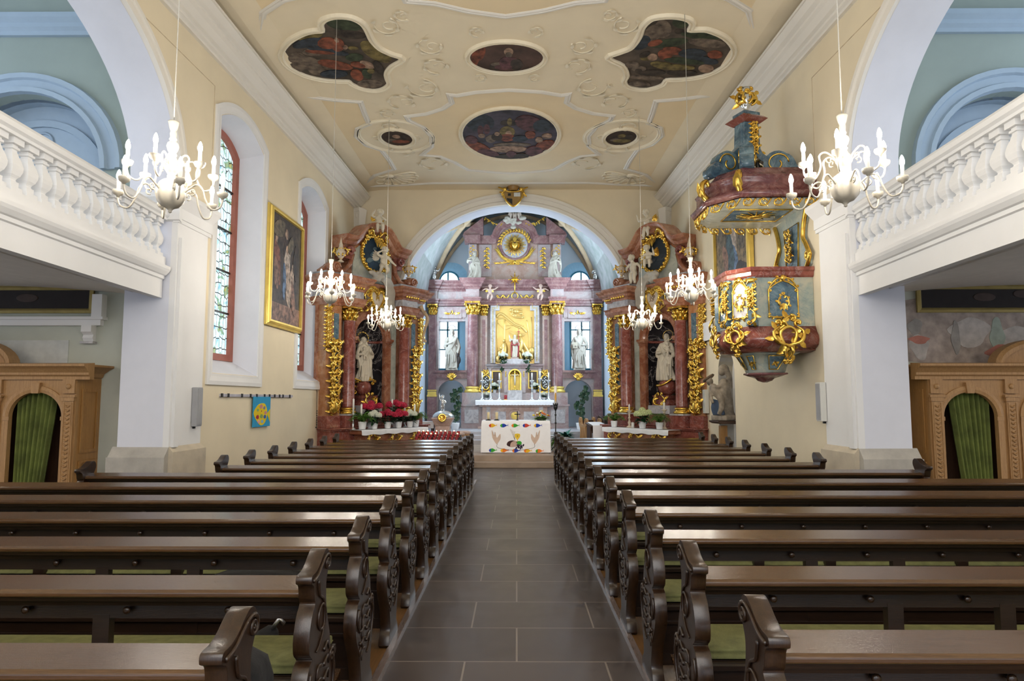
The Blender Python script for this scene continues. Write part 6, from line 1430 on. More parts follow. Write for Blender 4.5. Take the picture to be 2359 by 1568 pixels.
for q in range(16): mb.prism([(.09 - .05 + .06 * (q % 4) * .8 - .03 * (q // 8) + .01 * sin(q * 5) + .02 * cos(a), .205 - .025 * (q // 4) + .012 * sin(q * 3) + .02 * sin(a)) for a in frange(0, 2 * pi, 9)[:-1]], f - .007, f - .001, 'xz', K('grape'))
o = mb.build('altar_cloth', [W['cloth']] + [c_[k] for k in keys], None, (AX, AY, .27), fix=False); tag(o, 'white altar cloth printed with hands, bread, chalice and colourful fish', 'tablecloth')
zt = 1.078
for x, lab in ((-.71, 'thick beige candle at the left corner of the fish-printed altar'), (-.50, 'thick beige candle next to the left-corner candle on the fish-printed altar')):
    t = thing('altar_candle', lab, 'candle', (x, 17.30, zt), 0, 'pair of altar candles'); MB().lathe([(.07, 0), (.07, .012), (.035, .03), (.03, .03)], n=14).build('holder', W['iron'], t); MB().lathe([(.036, .03), (.036, .20), (.03, .205), (.003, .20), (.002, .225)], n=14).build('wax', flat('wax', (.80, .66, .38), .5, .03), t)
t = thing('altar_cross', 'small black standing cross on the fish-printed altar', 'crucifix', (.02, 17.32, zt)); MB().box(-.03, .03, -.03, .03, 0, .012).box(-.012, .012, -.008, .008, 0, .23).box(-.075, .075, -.008, .008, .14, .165).build('cross', W['iron'], t)
t = thing('flower_arrangement', 'yellow and orange flower arrangement on the right of the fish-printed altar', 'flowers', (.62, 17.36, zt))
MB().lathe([(.10, 0), (.14, .03), (.13, .05), (.01, .05)], n=14).build('bowl', W['iron'], t)
mb = MB(); rnd = random.Random(5)
for q in range(90): a = rnd.uniform(0, 6.3); mb.leaf((rnd.uniform(-.08, .08), rnd.uniform(-.06, .06), .04), (cos(a) * 1.2, sin(a) * .7, rnd.uniform(-.05, .8)), (0, 0, 1), rnd.uniform(.12, .24), .035, None, .3)
mb.build('foliage', W['fern'], t)
for nm, col, n in (('yellow_blooms', (.85, .60, .03), 9), ('white_blooms', (.85, .82, .66), 7), ('orange_blooms', (.80, .20, .04), 6)):
    mb = MB()
    for q in range(n):
        a = rnd.uniform(0, 6.3); r_ = rnd.uniform(.02, .2); c = V((r_ * cos(a) * 1.05, r_ * sin(a) * .6, .24 - r_ * .6)); 
        for k in range(3): mb.ell(c + V((rnd.uniform(-.012, .012), rnd.uniform(-.012, .012), rnd.uniform(-.008, .008))), (.026, .026, .02), 7)
    mb.build(nm, flat(nm, col, .6), t)
# other chancel furniture -----------------------------------------------------------------------
t = thing('paschal_candle', 'tall white paschal candle on black wrought-iron stand right of the people altar', 'candlestick', (.97, 17.1, .27))
mb = MB().tube([(0, 0, .05), (0, 0, 1.10)], .014, 8)
for q in range(3): a = q * 2.094 + .5; mb.tube(spline([(0, 0, .16), (.10 * cos(a), .10 * sin(a), .12), (.17 * cos(a), .17 * sin(a), .0)], 4), .012, 6)
for z in (.45, .75, .95): mb.ell((0, 0, z), (.026, .026, .03), 8)
mb.lathe([(.015, 1.05), (.05, 1.12), (.055, 1.20), (.048, 1.20), (.04, 1.13)], n=12)
for q in range(8): a = q * pi / 4; mb.leaf((.045 * cos(a), .045 * sin(a), 1.16), (cos(a), sin(a), 1.6), (0, 0, 1), .10, .035, None, -.2)
mb.build('stand', W['iron'], t)
MB().lathe([(.034, 1.14), (.034, 1.66), (.026, 1.67), (.003, 1.66), (.002, 1.69)], n=14).build('candle', W['candle'], t)
MB().ell((0, -.030, 1.40), (.022, .010, .11), 10).box(-.006, .006, -.042, -.034, 1.28, 1.50).build('painted_motif', flat('motif', (.80, .42, .08)), t)
t = thing('baptismal_font', 'rose marble baptismal font with gilt medallion left of the people altar', 'font', (-2.0, 18.7, .27))
MB().box(-.28, .28, -.28, .28, 0, .08).taper(0, 0, .08, .62, .21, .21, .19, .19).taper(0, 0, .62, .80, .20, .20, .28, .28).box(-.29, .29, -.29, .29, .80, .84).build('pedestal', W['rosem'], t, bevel=.01)
MB().prism([(-.10, .16), (.10, .16), (.11, .48), (.05, .52), (-.05, .52), (-.11, .48)], -.222, -.19, 'xz').build('inlay', W['greym'], t)
MB().lathe([(.29, .84), (.28, .90), (.22, .97), (.12, 1.02), (.02, 1.03)], n=20).build('lid', W['silver'], t)
o = MB().lathe([(.004, .03), (.08, .03), (.10, .05), (.115, .02), (.115, 0)], n=24, cap=False).tube([(-.06, .02, .035), (0, -.02, .045), (.06, .03, .035)], .014, 6).build('gilt_medallion', W['gold'], t, (.0, -.27, .84)); o.rotation_euler = (R(78), 0, 0)
a = fig('saint_statuette', 'silver figure with raised hand standing on the baptismal font lid', (-2.02, 18.7, 1.30), 0, putto(.44, armL=[(-.13, -.02, .64), (-.18, -.05, .8), (-.2, -.06, .98)], armR=[(.13, -.02, .64), (.2, -.08, .5), (.1, -.16, .46)], legL=[(-.06, 0, .34), (-.06, -.03, .18), (-.06, 0, .02)], legR=[(.06, 0, .34), (.07, -.02, .18), (.08, 0, .02)]), W['silver'])
for k, (x, y, lab) in enumerate(((-1.62, 18.6, 'round upholstered stool beside the baptismal font, nearer one'), (-1.50, 19.3, 'round upholstered stool beside the baptismal font, farther one'))):
    t = thing('stool', lab, 'stool', (x, y, .27), 0, 'upholstered stools')
    MB().lathe([(.20, .36), (.22, .39), (.21, .43), (.15, .455), (.01, .46)], n=20).build('seat', flat('uphol%d' % k, (.52, .36, .28)), t); MB().lathe([(.20, .33), (.205, .36), (.19, .36)], n=20).build('rim', W['oak'], t)
    for q in range(4): a = pi / 4 + q * pi / 2; MB().tube([(.15 * cos(a), .15 * sin(a), .34), (.17 * cos(a), .17 * sin(a), 0)], [.02, .014], 8).build('leg', W['oakdark'], t)
def monstera(name, lab, loc, pts, m, rnd, S=.16, potm=None, ps=1):
    t = thing(name, lab, 'plant', loc, 0, None); mb = MB(); pot_mesh(mb, .15 * ps, .22 * ps); mb.build('pot', potm or W['pot'], t)
    mb = MB(); P = spline([(0, 0, .18)] + [(x, y, z) for x, y, z in pts], 4); mb.tube(P, [.014, .006], 6); mb.build('stem', W['leaf'], t)
    mb = MB()
    for i in range(2, len(P), 1):
        for s in (-1, 1):
            a = rnd.uniform(0, 6.3); c = P[i] + V((.10 * cos(a), -.06 + .05 * sin(a), rnd.uniform(-.05, .05))); w_ = S * rnd.uniform(.7, 1.1)
            H_ = [(0, .35), (.30, .5), (.55, .25), (.5, -.2), (.0, -.75), (-.5, -.2), (-.55, .25), (-.30, .5)]; th = rnd.uniform(-.8, .8)
            mb.add([c] + [c + V((w_ * (x * cos(th) - z * sin(th)), -.02 + .05 * abs(x), w_ * (x * sin(th) + z * cos(th)))) for x, z in sp2(H_, 2, True)], [(0, q + 1, (q + 1) % 16 + 1) for q in range(16)], 0, False)
            mb.tube([P[i], c], .004, 4)
    mb.build('leaves', m, t)
    return t
monstera('monstera_plant', 'tall dark monstera in the left arched niche of the high altar', (-2.02, 22.6, .62), [(0, 0, .5), (.05, 0, .8), (-.02, 0, 1.1), (.1, 0, 1.3)], W['leafd'], random.Random(1), .13)
monstera('monstera_plant', 'climbing monstera in the right arched niche of the high altar', (2.10, 22.6, .62), [(.02, 0, .5), (-.05, 0, .8), (.10, 0, 1.05), (.16, 0, 1.35)], W['leafd'], random.Random(4), .13)
t = thing('potted_palm_lily', 'potted plant with bluish green leaves right of the people altar', 'plant', (1.42, 19.8, .27))
mb = MB(); pot_mesh(mb, .17, .27); mb.build('pot', W['pot'], t); mb = MB(); rnd = random.Random(9)
for q in range(60): a = rnd.uniform(0, 6.3); mb.leaf((0, 0, .24), (cos(a), sin(a), rnd.uniform(.2, 1.6)), (0, 0, 1), rnd.uniform(.25, .42), .09, None, .5)
mb.build('leaves', mat('leaf_teal', (.03, .15, .11), .5, var=.3, scale=9), t)
t = thing('potted_greenery', 'low leafy pot plant on the floor close to the right end of the people altar', 'plant', (1.02, 17.75, .27))
mb = MB(); pot_mesh(mb, .13, .20); mb.build('pot', W['pot'], t); mb = MB()
for q in range(90): a = rnd.uniform(0, 6.3); mb.leaf((0, 0, .1 + rnd.uniform(0, .3)), (cos(a), sin(a), rnd.uniform(-.3, .8)), (0, 0, 1), rnd.uniform(.12, .22), .07, None, .5)
mb.build('leaves', W['fern'], t)
mb = MB()
t = thing('choir_stall', 'carved wooden choir stall with scrolled ends right of the people altar', 'bench', (1.95, 19.3, .27), R(18))
ep = sp2([(-.20, 0), (-.22, .3), (-.18, .55), (-.24, .62), (-.28, .72), (-.22, .80), (-.12, .80), (-.08, .70), (.0, .62), (.12, .66), (.16, .80), (.24, .84), (.30, .76), (.28, .62), (.20, .5), (.22, .3), (.20, 0)], 3, True)
for x in (-.10, .30): 
    e = MB().prism(ep, x, x + .06, 'yz', 0, True).build('stall_end', W['oakgrey'], t, bevel=.006); mb = MB()
    for s in (-1, 1): mb.tube([(x - .004, a, b) for a, b in spiral(s * .22, .73, .06, .01, 1.5, s * 1.5)], .012, 6)
    for q in range(4): mb.tube([(x - .004, -.14 + q * .09, .06), (x - .004, -.14 + q * .09 + .02, .3), (x - .004, -.14 + q * .09, .56)], .018, 6)
    mb.build('carving', W['oakgrey'], e)
MB().box(-.06, .32, -.1, .2, .40, .44).build('seat', W['oakdark'], t); MB().box(-.06, .32, .16, .20, .44, .75).build('backrest', W['oakdark'], t)
t = thing('stall_seat', 'dark wooden stall with curved sides beside the right side altar', 'bench', (2.62, 19.35, .27), R(25))
for x in (-.26, .26): MB().prism(sp2([(-.22, 0), (-.24, .3), (-.12, .42), (-.16, .6), (-.05, .8), (.2, .82), (.2, 0)], 3, True), x - .03, x + .03, 'yz', 0, True).build('side_panel', W['oakdark'], t)
MB().box(-.24, .24, -.2, .18, .38, .42).build('seat', W['oakdark'], t); MB().box(-.24, .24, .14, .18, .1, .84).box(-.30, .30, .10, .22, .82, .86).build('backrest', W['oakdark'], t)
t = thing('kneeler', 'kneeling desk with white cloth between the choir stall and the right side altar', 'kneeler', (2.16, 18.55, .27), R(20))
MB().prism([(-.16, .60), (.16, .68), (.16, .71), (-.16, .63)], -.26, .26, 'yz').build('desk_top', W['oakdark'], t); MB().box(-.24, .24, -.35, -.12, .10, .15).build('knee_board', W['oakdark'], t)
for x in (-.22, .22): MB().box(x - .02, x + .02, -.1, .12, 0, .66).build('side_panel', W['oakdark'], t)
MB().prism([(-.17, .635), (.17, .72), (.17, .725), (-.175, .645), (-.185, .30), (-.18, .30)], -.20, .20, 'yz').build('white_cloth', W['cloth'], t)
t = thing('credence_table', 'small dark table with white cloth between the left side altar and the font', 'table', (-2.55, 18.95, .27))
MB().box(-.28, .28, -.2, .2, .66, .72).build('table_top', W['oakdark'], t); MB().box(-.29, .29, -.21, .21, .722, .73).box(-.29, .29, -.215, -.21, .55, .73).build('white_cloth', W['cloth'], t)
for sx in (-1, 1):
    for sy in (-1, 1): MB().box(sx * .24 - .025, sx * .24 + .025, sy * .16 - .025, sy * .16 + .025, 0, .66).build('leg', W['oakdark'], t)
# votive stand ----------------------------------------------------------------------------------
VS = (-1.78, 15.35, 0)
t = thing('votive_stand', 'black tiered metal rack full of red votive glasses before the left side altar', 'candle stand', VS, R(-4))
for k in range(4): MB().box(-.52, .52, -.22 + k * .13, -.10 + k * .13, .62 + k * .055, .635 + k * .055).build('tier', W['iron'], t)
for sx in (-.5, .5): MB().tube([(sx, -.2, 0), (sx, -.2, .62)], .014, 6).tube([(sx, .27, 0), (sx, .27, .80)], .014, 6).tube([(sx, -.22, .62), (sx, .30, .80)], .012, 6).build('leg', W['iron'], t)
MB().box(-.6, .6, -.26, -.245, .58, .60).build('front_rail', W['iron'], t)
gm = MB().lathe([(.026, 0), (.034, .01), (.037, .085), (.032, .085), (.029, .015), (.003, .015)], n=12).mesh('g', [W['redglass']]); fm = MB().ell((0, 0, .085), (.011, .011, .024), 8).mesh('f', [glow('flame', (1, .62, .25), 14)])
rnd = random.Random(6); nth = ['first', 'second', 'third', 'fourth', 'fifth', 'sixth', 'seventh', 'eighth', 'ninth', 'tenth']
for k in range(4):
    for i in range(10):
        lit = (k == 3 and i in (0, 1, 2, 4, 5, 6, 8)) or (k == 2 and i in (2, 3, 4, 9))
        c, s = cos(R(-4)), sin(R(-4)); x, y = -.45 + i * .10, -.16 + k * .13
        o = bpy.data.objects.new('votive_glass', gm); COL.objects.link(o); o.location = (VS[0] + c * x - s * y, VS[1] + s * x + c * y, .6355 + k * .055)
        tag(o, '%s red votive glass, %s from the left in the %s row of the rack' % ('burning' if lit else 'unlit', nth[i], ['front', 'second', 'third', 'back'][k]), 'votive candle', 'red votive glasses on the rack')
        if lit: q = bpy.data.objects.new('flame', fm); COL.objects.link(q); q.parent = o
# figure arm seen past the left side altar
t = thing('crucifix_figure', 'carved hanging arm of a crucifix figure protruding beside the left side altar', 'statue', (-2.40, 17.64, 0))
mb = MB(); mb.tube(spline([(-.10, 0, 4.02), (-.04, -.02, 3.9), (.09, -.03, 3.70), (.02, -.02, 3.40), (-.02, -.03, 3.18)], 5), [.075, .06, .055, .06, .052, .045, .05, .048, .045, .04, .045, .045, .042, .04, .036, .034, .032, .03, .028, .027, .026], 9)
for q in range(4): mb.tube([(-.02, -.03, 3.18), (-.05 + .03 * q, -.05, 3.11), (-.06 + .04 * q, -.07, 3.03 + .01 * q)], [.016, .009], 6)
mb.tube([(-.02, -.03, 3.18), (.06, -.05, 3.13), (.08, -.06, 3.08)], [.014, .009], 6)
from_mesh('arm', sculpt(mb, .012, 1), flat('carved', (.52, .38, .24)), t)
# ------------------------------------------------------------------ pulpit
PC = (3.80, 10.50)
PLAN = [(4.33, 9.88), (3.44, 9.90), (3.20, 10.22), (3.20, 10.78), (3.44, 11.10), (4.33, 11.12)]
t = thing('pulpit', 'baroque pulpit of aqua and red marble with tall scrolled sounding board on the right wall', 'pulpit', (PC[0], PC[1], 0))
def pring(k, z, wall=True, dx=0):
    r = []
    for x, y in PLAN:
        xx = (x - PC[0]) * k + dx; yy = (y - PC[1]) * k
        if wall and x > 4.3: xx = .53
        r.append((xx, yy, z))
    return r
MB().loft([pring(1.0, 2.62), pring(.985, 2.9), pring(.985, 3.40)], 0, False).build('basket', W['aqua'], t)
MB().loft([pring(1.0, 3.38), pring(1.04, 3.41), pring(1.05, 3.46), pring(1.09, 3.48), pring(1.09, 3.53), pring(1.0, 3.54)], 0, False).build('rail', W['redd'], t)
MB().loft([pring(1.03, 2.66), pring(1.06, 2.63), pring(1.10, 2.58), pring(1.18, 2.52), pring(1.20, 2.46), pring(1.16, 2.39), pring(1.05, 2.345), pring(1.0, 2.335), pring(.98, 2.31), pring(.74, 2.29)], 0, True).build('base_moulding', W['redd'], t)
MB().loft([pring(k, z, False) for k, z in ((.78, 2.31), (.62, 2.26), (.50, 2.17), (.44, 2.08), (.42, 2.02), (.38, 1.98))], 0, True).build('console', W['aqua'], t)
MB().loft([pring(k, z, False) for k, z in ((.46, 2.0), (.47, 1.98), (.34, 1.95), (.20, 1.92), (.15, 1.885), (.05, 1.86))], 0, True).build('pendant', W['plumm'], t)
def facemat(a, b, z=0):
    """frame on a face from plan corner a to b: x along the face, y outwards"""
    a = V((a[0] - PC[0], a[1] - PC[1], 0)); b = V((b[0] - PC[0], b[1] - PC[1], 0)); d = (b - a); L = d.length; d.normalize(); n = V((d.y, -d.x, 0)); c = (a + b) / 2
    if n.dot(c) < 0: n = -n
    M = M4(((d.x, -n.x, 0, c.x), (d.y, -n.y, 0, c.y), (0, 0, 1, z), (0, 0, 0, 1)))
    return M, L
FACES = [(PLAN[0], PLAN[1]), (PLAN[1], PLAN[2]), (PLAN[2], PLAN[3]), (PLAN[3], PLAN[4])]
for i, (a, b) in enumerate(FACES):
    M, L = facemat(b, a, 0); hw = min(.21, L * .32)
    out = [(-hw, 2.80), (-hw, 3.20), (-hw * .75, 3.25), (-hw * .4, 3.30), (0, 3.33), (hw * .4, 3.30), (hw * .75, 3.25), (hw, 3.20), (hw, 2.80)]
    mb = MB(); mb.T = M; mb.prism(out, -.006, .02, 'xz'); pn = mb.build('panel', W['blue'] if i != 1 else W['greym'], t)
    mb = MB(); mb.T = M; P = [(x, -.012, z) for x, z in out]; mb.tube(P, .012, 6, closed=True)
    for s in (-1, 1):
        scrollleaf(mb, [(0, -.02, 3.36), (s * hw * .4, -.03, 3.36), (s * hw * .8, -.02, 3.28), (s * hw, -.01, 3.20)], .016, s)
        scrollleaf(mb, [(0, -.012, 2.80), (s * hw * .5, -.02, 2.78), (s * hw, -.02, 2.82)], .012, -s); mb.ell((s * hw, -.015, 2.80), .022, 6)
        scrollleaf(mb, [(0, -.012, 2.94), (s * .07, -.03, 2.98), (s * .06, -.02, 3.08), (0, -.015, 3.12)], .014, s)
    for q in range(3): mb.leaf((0, -.012, 3.0), ((q - 1) * .5, -.3, -1), (0, -1, 0), .12, .05, None, .2)
    mb.ell((0, -.02, 3.37), (.045, .025, .05), 8); mb.build('gilt_frame', W['gold'], pn)
for i in range(1, 5):
    x, y = PLAN[i][0] - PC[0], PLAN[i][1] - PC[1]; k = 1.02
    mb = MB().at((x * k, y * k, 0), rz=atan2(y, x) + pi / 2); mb.box(-.055, .055, -.03, .08, 2.75, 3.38); mb.prism([(-.03, 2.75), (-.09, 2.70), (-.10, 2.66), (.06, 2.66), (.06, 2.75)], -.07, .07, 'yz'); p_ = mb.build('corner_pilaster', W['blue'], t)
    mb = MB().at((x * k, y * k, 0), rz=atan2(y, x) + pi / 2); strip(mb, 0, -.045, 2.92, 3.22, .045, .012, i); scrollleaf(mb, [(0, -.05, 2.90), (.05, -.08, 2.84), (.06, -.12, 2.74), (0, -.12, 2.68)], .02, 1); scrollleaf(mb, [(-.06, -.05, 3.28), (0, -.06, 3.34), (.06, -.05, 3.28)], .018, 1); mb.ell((0, -.05, 3.33), (.06, .025, .04), 8); mb.build('gilt_ornament', W['gold'], p_)
for (a, b, S) in ((PLAN[0], PLAN[1], 1.25), (PLAN[1], PLAN[2], .9), (PLAN[2], PLAN[3], .9)):
    M, L = facemat(b, a, 0); mb = MB(); mb.T = M @ M4.Translation((0, -.13, 2.50)) @ M4.Scale(S, 4)
    mb.tube([(.09 * cos(q) * (1 + .1 * sin(3 * q)), -.03, .0 + .11 * sin(q)) for q in frange(0, 2 * pi, 20)][:-1], .022, 6, closed=True)
    for s in (-1, 1): scrollleaf(mb, [(0, -.03, -.10), (s * .13, -.05, -.06), (s * .17, -.04, .05), (s * .09, -.03, .12)], .026, s); scrollleaf(mb, [(s * .02, -.02, -.10), (s * .05, -.02, -.18), (0, .02, -.26)], .022, -s)
    scrollleaf(mb, [(0, -.03, .10), (-.05, -.04, .18), (.03, -.03, .24)], .026, 1); mb.build('gilt_cartouche', W['gold'], t)
for i, (a, b) in enumerate(FACES[:3]):
    M, L = facemat(b, a, 0); w0, w1 = L * .22, L * .16; P = [(-w0, 2.255), (w0, 2.255), (w1, 2.06), (-w1, 2.06)]
    a3 = [tuple(M @ V((x, 0, z))) for x, z in P]
    def inset(p, e): 
        k = {2.255: .635, 2.06: .445}[round(p[2], 3)]; return (p[0] * k, p[1] * k - 0, p[2])
    q = [V(inset(p, 0)) for p in a3]; n = (q[1] - q[0]).cross(q[3] - q[0]).normalized(); n = n if n.dot(V((q[0].x, q[0].y, 0))) > 0 else -n
    mb = MB().add([p + n * .012 for p in q], [(0, 1, 2, 3)], 0, False); pn = mb.build('console_panel', W['blue'], t, fix=False)
    mb = MB().tube([p + n * .014 for p in q], .010, 6, closed=True); c = sum(q, V()) / 4
    for s in range(5): an = s * 1.257; mb.leaf(c + n * .02, (q[1] - q[0]).normalized() * cos(an) + V((0, 0, sin(an))), n, .07, .04, None, .2)
    mb.build('gilt_frame', W['gold'], pn)
# back board on the wall
M = M4(((0, 1, 0, .50), (-1, 0, 0, 0), (0, 0, 1, 0), (0, 0, 0, 1)))
bb = sp2([(-.52, 3.52), (-.60, 3.75), (-.46, 3.95), (-.50, 4.2), (-.62, 4.45), (.62, 4.45), (.50, 4.2), (.46, 3.95), (.60, 3.75), (.52, 3.52)], 3, True)
mb = MB(); mb.T = M; mb.prism(bb, 0, .03, 'xz', 0); b0 = mb.build('back_board', W['aqua'], t)
mb = MB(); mb.T = M; mb.prism([(-.22, 3.62), (-.28, 4.28), (.28, 4.28), (.22, 3.62)], -.012, 0, 'xz'); mb.build('board_panel', W['blue'], b0)
mb = MB(); mb.T = M; mb.tube([(x, -.015, z) for x, z in ((-.22, 3.62), (-.28, 4.28), (.28, 4.28), (.22, 3.62))], .012, 6, closed=True); strip(mb, 0, -.04, 3.72, 4.22, .09, .018, 2)
for s in (-1, 1):
    mb.tube(spline([(s * .50, -.02, 3.52), (s * .66, -.03, 3.70), (s * .56, -.03, 3.88), (s * .46, -.03, 4.02), (s * .52, -.03, 4.25), (s * .62, -.03, 4.42)], 5), .035, 7); mb.tube([(s * (.60 + a * 0) + .09 * cos(a) * (1 - a / 9), -.03, 3.70 + .09 * sin(a) * (1 - a / 9)) for a in frange(0, 6.5, 16)], .026, 6)
mb.build('gilt_scroll', W['gold'], b0)
# sounding board
def cring(k, z, dx=-.06):
    r = []
    for x, y in PLAN:
        xx = (x - PC[0]) * k + dx; yy = (y - PC[1]) * k
        if x > 4.3: xx = .53
        r.append((xx, yy, z))
    return r
MB().loft([cring(1.42, 4.52), cring(1.44, 4.50), cring(1.52, 4.58), cring(1.42, 4.62), cring(1.36, 4.70), cring(1.36, 4.80), cring(1.40, 4.84), cring(1.30, 4.88), cring(1.18, 4.96), cring(1.14, 5.0), cring(1.0, 5.01)], 0, True).build('sounding_board', W['plumm'], t)
MB().loft([cring(1.38, 4.475), cring(1.38, 4.50)], 0, False).build('soffit', W['grey'], t)
mb = MB().prism([(-.50, -.34), (.38, -.34), (.38, .34), (-.50, .34)], 4.468, 4.476, 'xy'); sp = mb.build('soffit_painting', W['blue'], t)
mb = MB().tube([(-.50, -.34, 4.466), (.38, -.34, 4.466), (.38, .34, 4.466), (-.50, .34, 4.466)], .014, 6, closed=True)
for q in range(14): a = q * 2 * pi / 14; mb.tube([(-.06, 0, 4.45), (-.06 + .30 * cos(a), .26 * sin(a), 4.462)], [.018, .006], 5)
mb.ell((-.06, 0, 4.44), (.10, .08, .03), 10); mb.build('gilt_rays', W['gold'], sp)
R0 = cring(1.42, 4.50); mb = MB()
for i in range(5):
    a, b = V(R0[i]), V(R0[i + 1]); d = b - a; L = d.length; n = max(2, int(L / .19)); d.normalize()
    for q in range(n):
        c = a + d * (L * (q + .5) / n); w_ = L / n * .5; s = (-1) ** q; P = [c - d * w_ + V((0, 0, -.01)), c - d * w_ * .3 + V((0, 0, -.11)), c + d * w_ * .6 + V((0, 0, -.10)), c + d * w_ * .5 + V((0, 0, -.02))]
        mb.tube(spline(P, 4), [.014, .012], 5); mb.tube([c + d * (.05 * cos(u) * s) + V((0, 0, -.06 + .05 * sin(u))) for u in frange(0, 5, 9)], .011, 5); mb.leaf(c + V((0, 0, -.07)), d * s + V((0, 0, -.8)), (0, 0, 1), .10, .05, None, .2); mb.ell(c + V((0, 0, -.03)), .02, 6)
mb.build('gilt_fringe', W['gold'], t)
mb = MB()
for q in (1, 2):
    c = V(R0[q]) * 1.0; c.z = 4.60; n = V((c.x, c.y, 0)).normalized()
    mb.tube(spline([c + n * .02, c + n * .10 + V((0, 0, .08)), c + n * .10 + V((0, 0, .22)), c + n * .02 + V((0, 0, .28)), c - n * .02 + V((0, 0, .2))], 4), [.05, .03], 7)
    mb.leaf(c + n * .05, n + V((0, 0, 1.2)), n, .28, .14, None, .2)
mb.build('gilt_corner_leaf', W['gold'], t)
# crown of volutes
TX = -.16
for k, an in enumerate((R(200), R(-20), R(100), R(250))):
    c, s = cos(an), sin(an)
    pr = [(.70, 5.0), (.66, 5.14), (.52, 5.24), (.40, 5.22), (.30, 5.12), (.24, 5.22), (.28, 5.38), (.20, 5.46), (.13, 5.56), (.10, 5.75), (.10, 5.92)] if k != 1 else [(.62, 5.0), (.66, 5.12), (.60, 5.28), (.48, 5.33), (.38, 5.26), (.28, 5.30), (.18, 5.40), (.12, 5.6), (.10, 5.8), (.10, 5.92)]
    P = spline([(TX + r_ * c, r_ * s, z) for r_, z in pr], 4)
    mb = MB(); side = V((-s, c, 0)); rings = []
    for i, p in enumerate(P):
        tg = (P[min(i + 1, len(P) - 1)] - P[max(i - 1, 0)]).normalized(); nn = tg.cross(side).normalized(); w_ = .09; h_ = .06 - .02 * i / len(P)
        rings.append([tuple(p + side * a * w_ + nn * b * h_) for a, b in ((-1, -1), (1, -1), (1, 1), (-1, 1))])
    mb.loft(rings, 0, False)
    for cc, rr_ in (((.43, 5.22), .20), ((.68, 5.07), .09)):
        o_ = V((TX + cc[0] * c, cc[0] * s, cc[1])); dd = V((c, s, 0)); ring = [[tuple(o_ + side * w_ + dd * rr_ * cos(q) + V((0, 0, rr_ * sin(q)))) for q in frange(0, 2 * pi, 18)[:-1]] for w_ in (-.105, .105)]; mb.loft(ring, 0, True)
    v = mb.build('volute', W['blue'], t)
    mb = MB()
    for w_ in (-.108, .108): mb.tube([V((TX + .43 * c, .43 * s, 5.22)) + side * w_ + (V((c, s, 0)) * cos(q) + V((0, 0, sin(q)))) * .17 * (1 - q / 10) for q in frange(0, 7, 18)], .014, 5)
    mb.build('gilt_edge', W['gold'], v)
MB().at((TX, 0, 0), rz=R(20)).taper(0, 0, 5.50, 5.94, .15, .13, .13, .12).build('lantern_post', W['blue'], t)
MB().at((TX, 0, 0), rz=R(20)).taper(0, 0, 5.92, 5.99, .15, .15, .24, .22).taper(0, 0, 5.99, 6.03, .24, .22, .19, .18).build('post_cap', W['redd'], t)
MB().at((TX, 0, 0), rz=R(20)).box(-.15, .15, -.14, .14, 6.03, 6.10).build('cap_block', W['blue'], t)
mb = MB().at((TX, 0, 0), rz=R(20)); strip(mb, 0, -.16, 5.40, 5.9, .06, .016, 1)
for q in range(18): mb.leaf((.14 * sin(q * 1.3), -.12, 5.45 - .012 * q), (sin(q * 2.1), -.3, -.4 + cos(q)), (0, -1, 0), .12, .06, None, .3)
mb.build('gilt_garland', W['gold'], t)
mb = MB().lathe([(.09, 0), (.10, .02), (.05, .05), (.035, .10), (.06, .13), (.09, .20), (.095, .30), (.06, .34), (.07, .40), (.075, .44), (.05, .43), (.01, .42)], (TX, 0, 6.09), 16); f_ = mb.build('finial', W['silver'], t)
mb = MB()
for s in (-1, 1): scrollleaf(mb, [(TX + s * .08, -.02, 6.24), (TX + s * .15, -.03, 6.30), (TX + s * .13, -.03, 6.42), (TX + s * .06, -.02, 6.46)], .03, s); scrollleaf(mb, [(TX + s * .02, -.09, 6.24), (TX + s * .08, -.10, 6.34), (TX + s * .03, -.09, 6.46)], .024, -s)
mb.build('gilt_leaves', W['gold'], f_)
mb = MB().tube([(TX + .05, .05, 5.0), (TX + .05, .05, 5.5)], .03, 6).ell((.02, -.02, 5.06), (.10, .08, .09), 10).tube([(.02, -.02, 5.1), (-.05, -.1, 5.3)], [.05, .03], 7).lathe([(.05, 0), (.04, .12)], (.14, -.10, 5.08), 10); mb.build('spot_lamp', W['iron'], t)
# ------------------------------------------------------------------ ceiling paintings
TL = [(-2.98,10.11),(-2.94,9.92),(-2.84,9.8),(-2.67,9.74),(-2.49,9.77),(-2.37,9.91),(-2.34,10.12),(-2.33,10.39),(-2.25,10.66),(-2.09,10.85),(-1.95,10.98),(-2.16,11.2),(-2.3,11.45),(-2.33,11.68),(-2.34,11.88),(-2.48,12.05),(-2.65,12.1),(-2.84,12),(-2.95,11.85),(-2.99,11.74),(-3.19,11.72),(-3.45,11.67),(-3.71,11.51),(-3.88,11.21),(-3.89,10.94),(-3.8,10.7),(-3.58,10.42),(-3.31,10.21),(-3.13,10.14)]
TR = [(1.58,10.96),(1.72,10.82),(1.87,10.69),(1.94,10.49),(1.97,10.26),(1.97,10.04),(2.02,9.88),(2.1,9.8),(2.32,9.77),(2.55,9.84),(2.64,9.96),(2.65,10.13),(2.82,10.14),(2.96,10.16),(3.25,10.35),(3.49,10.66),(3.56,10.95),(3.5,11.3),(3.27,11.58),(2.94,11.69),(2.66,11.72),(2.62,11.91),(2.49,12.04),(2.33,12.09),(2.09,12.01),(1.97,11.81),(1.98,11.57),(1.84,11.2)]
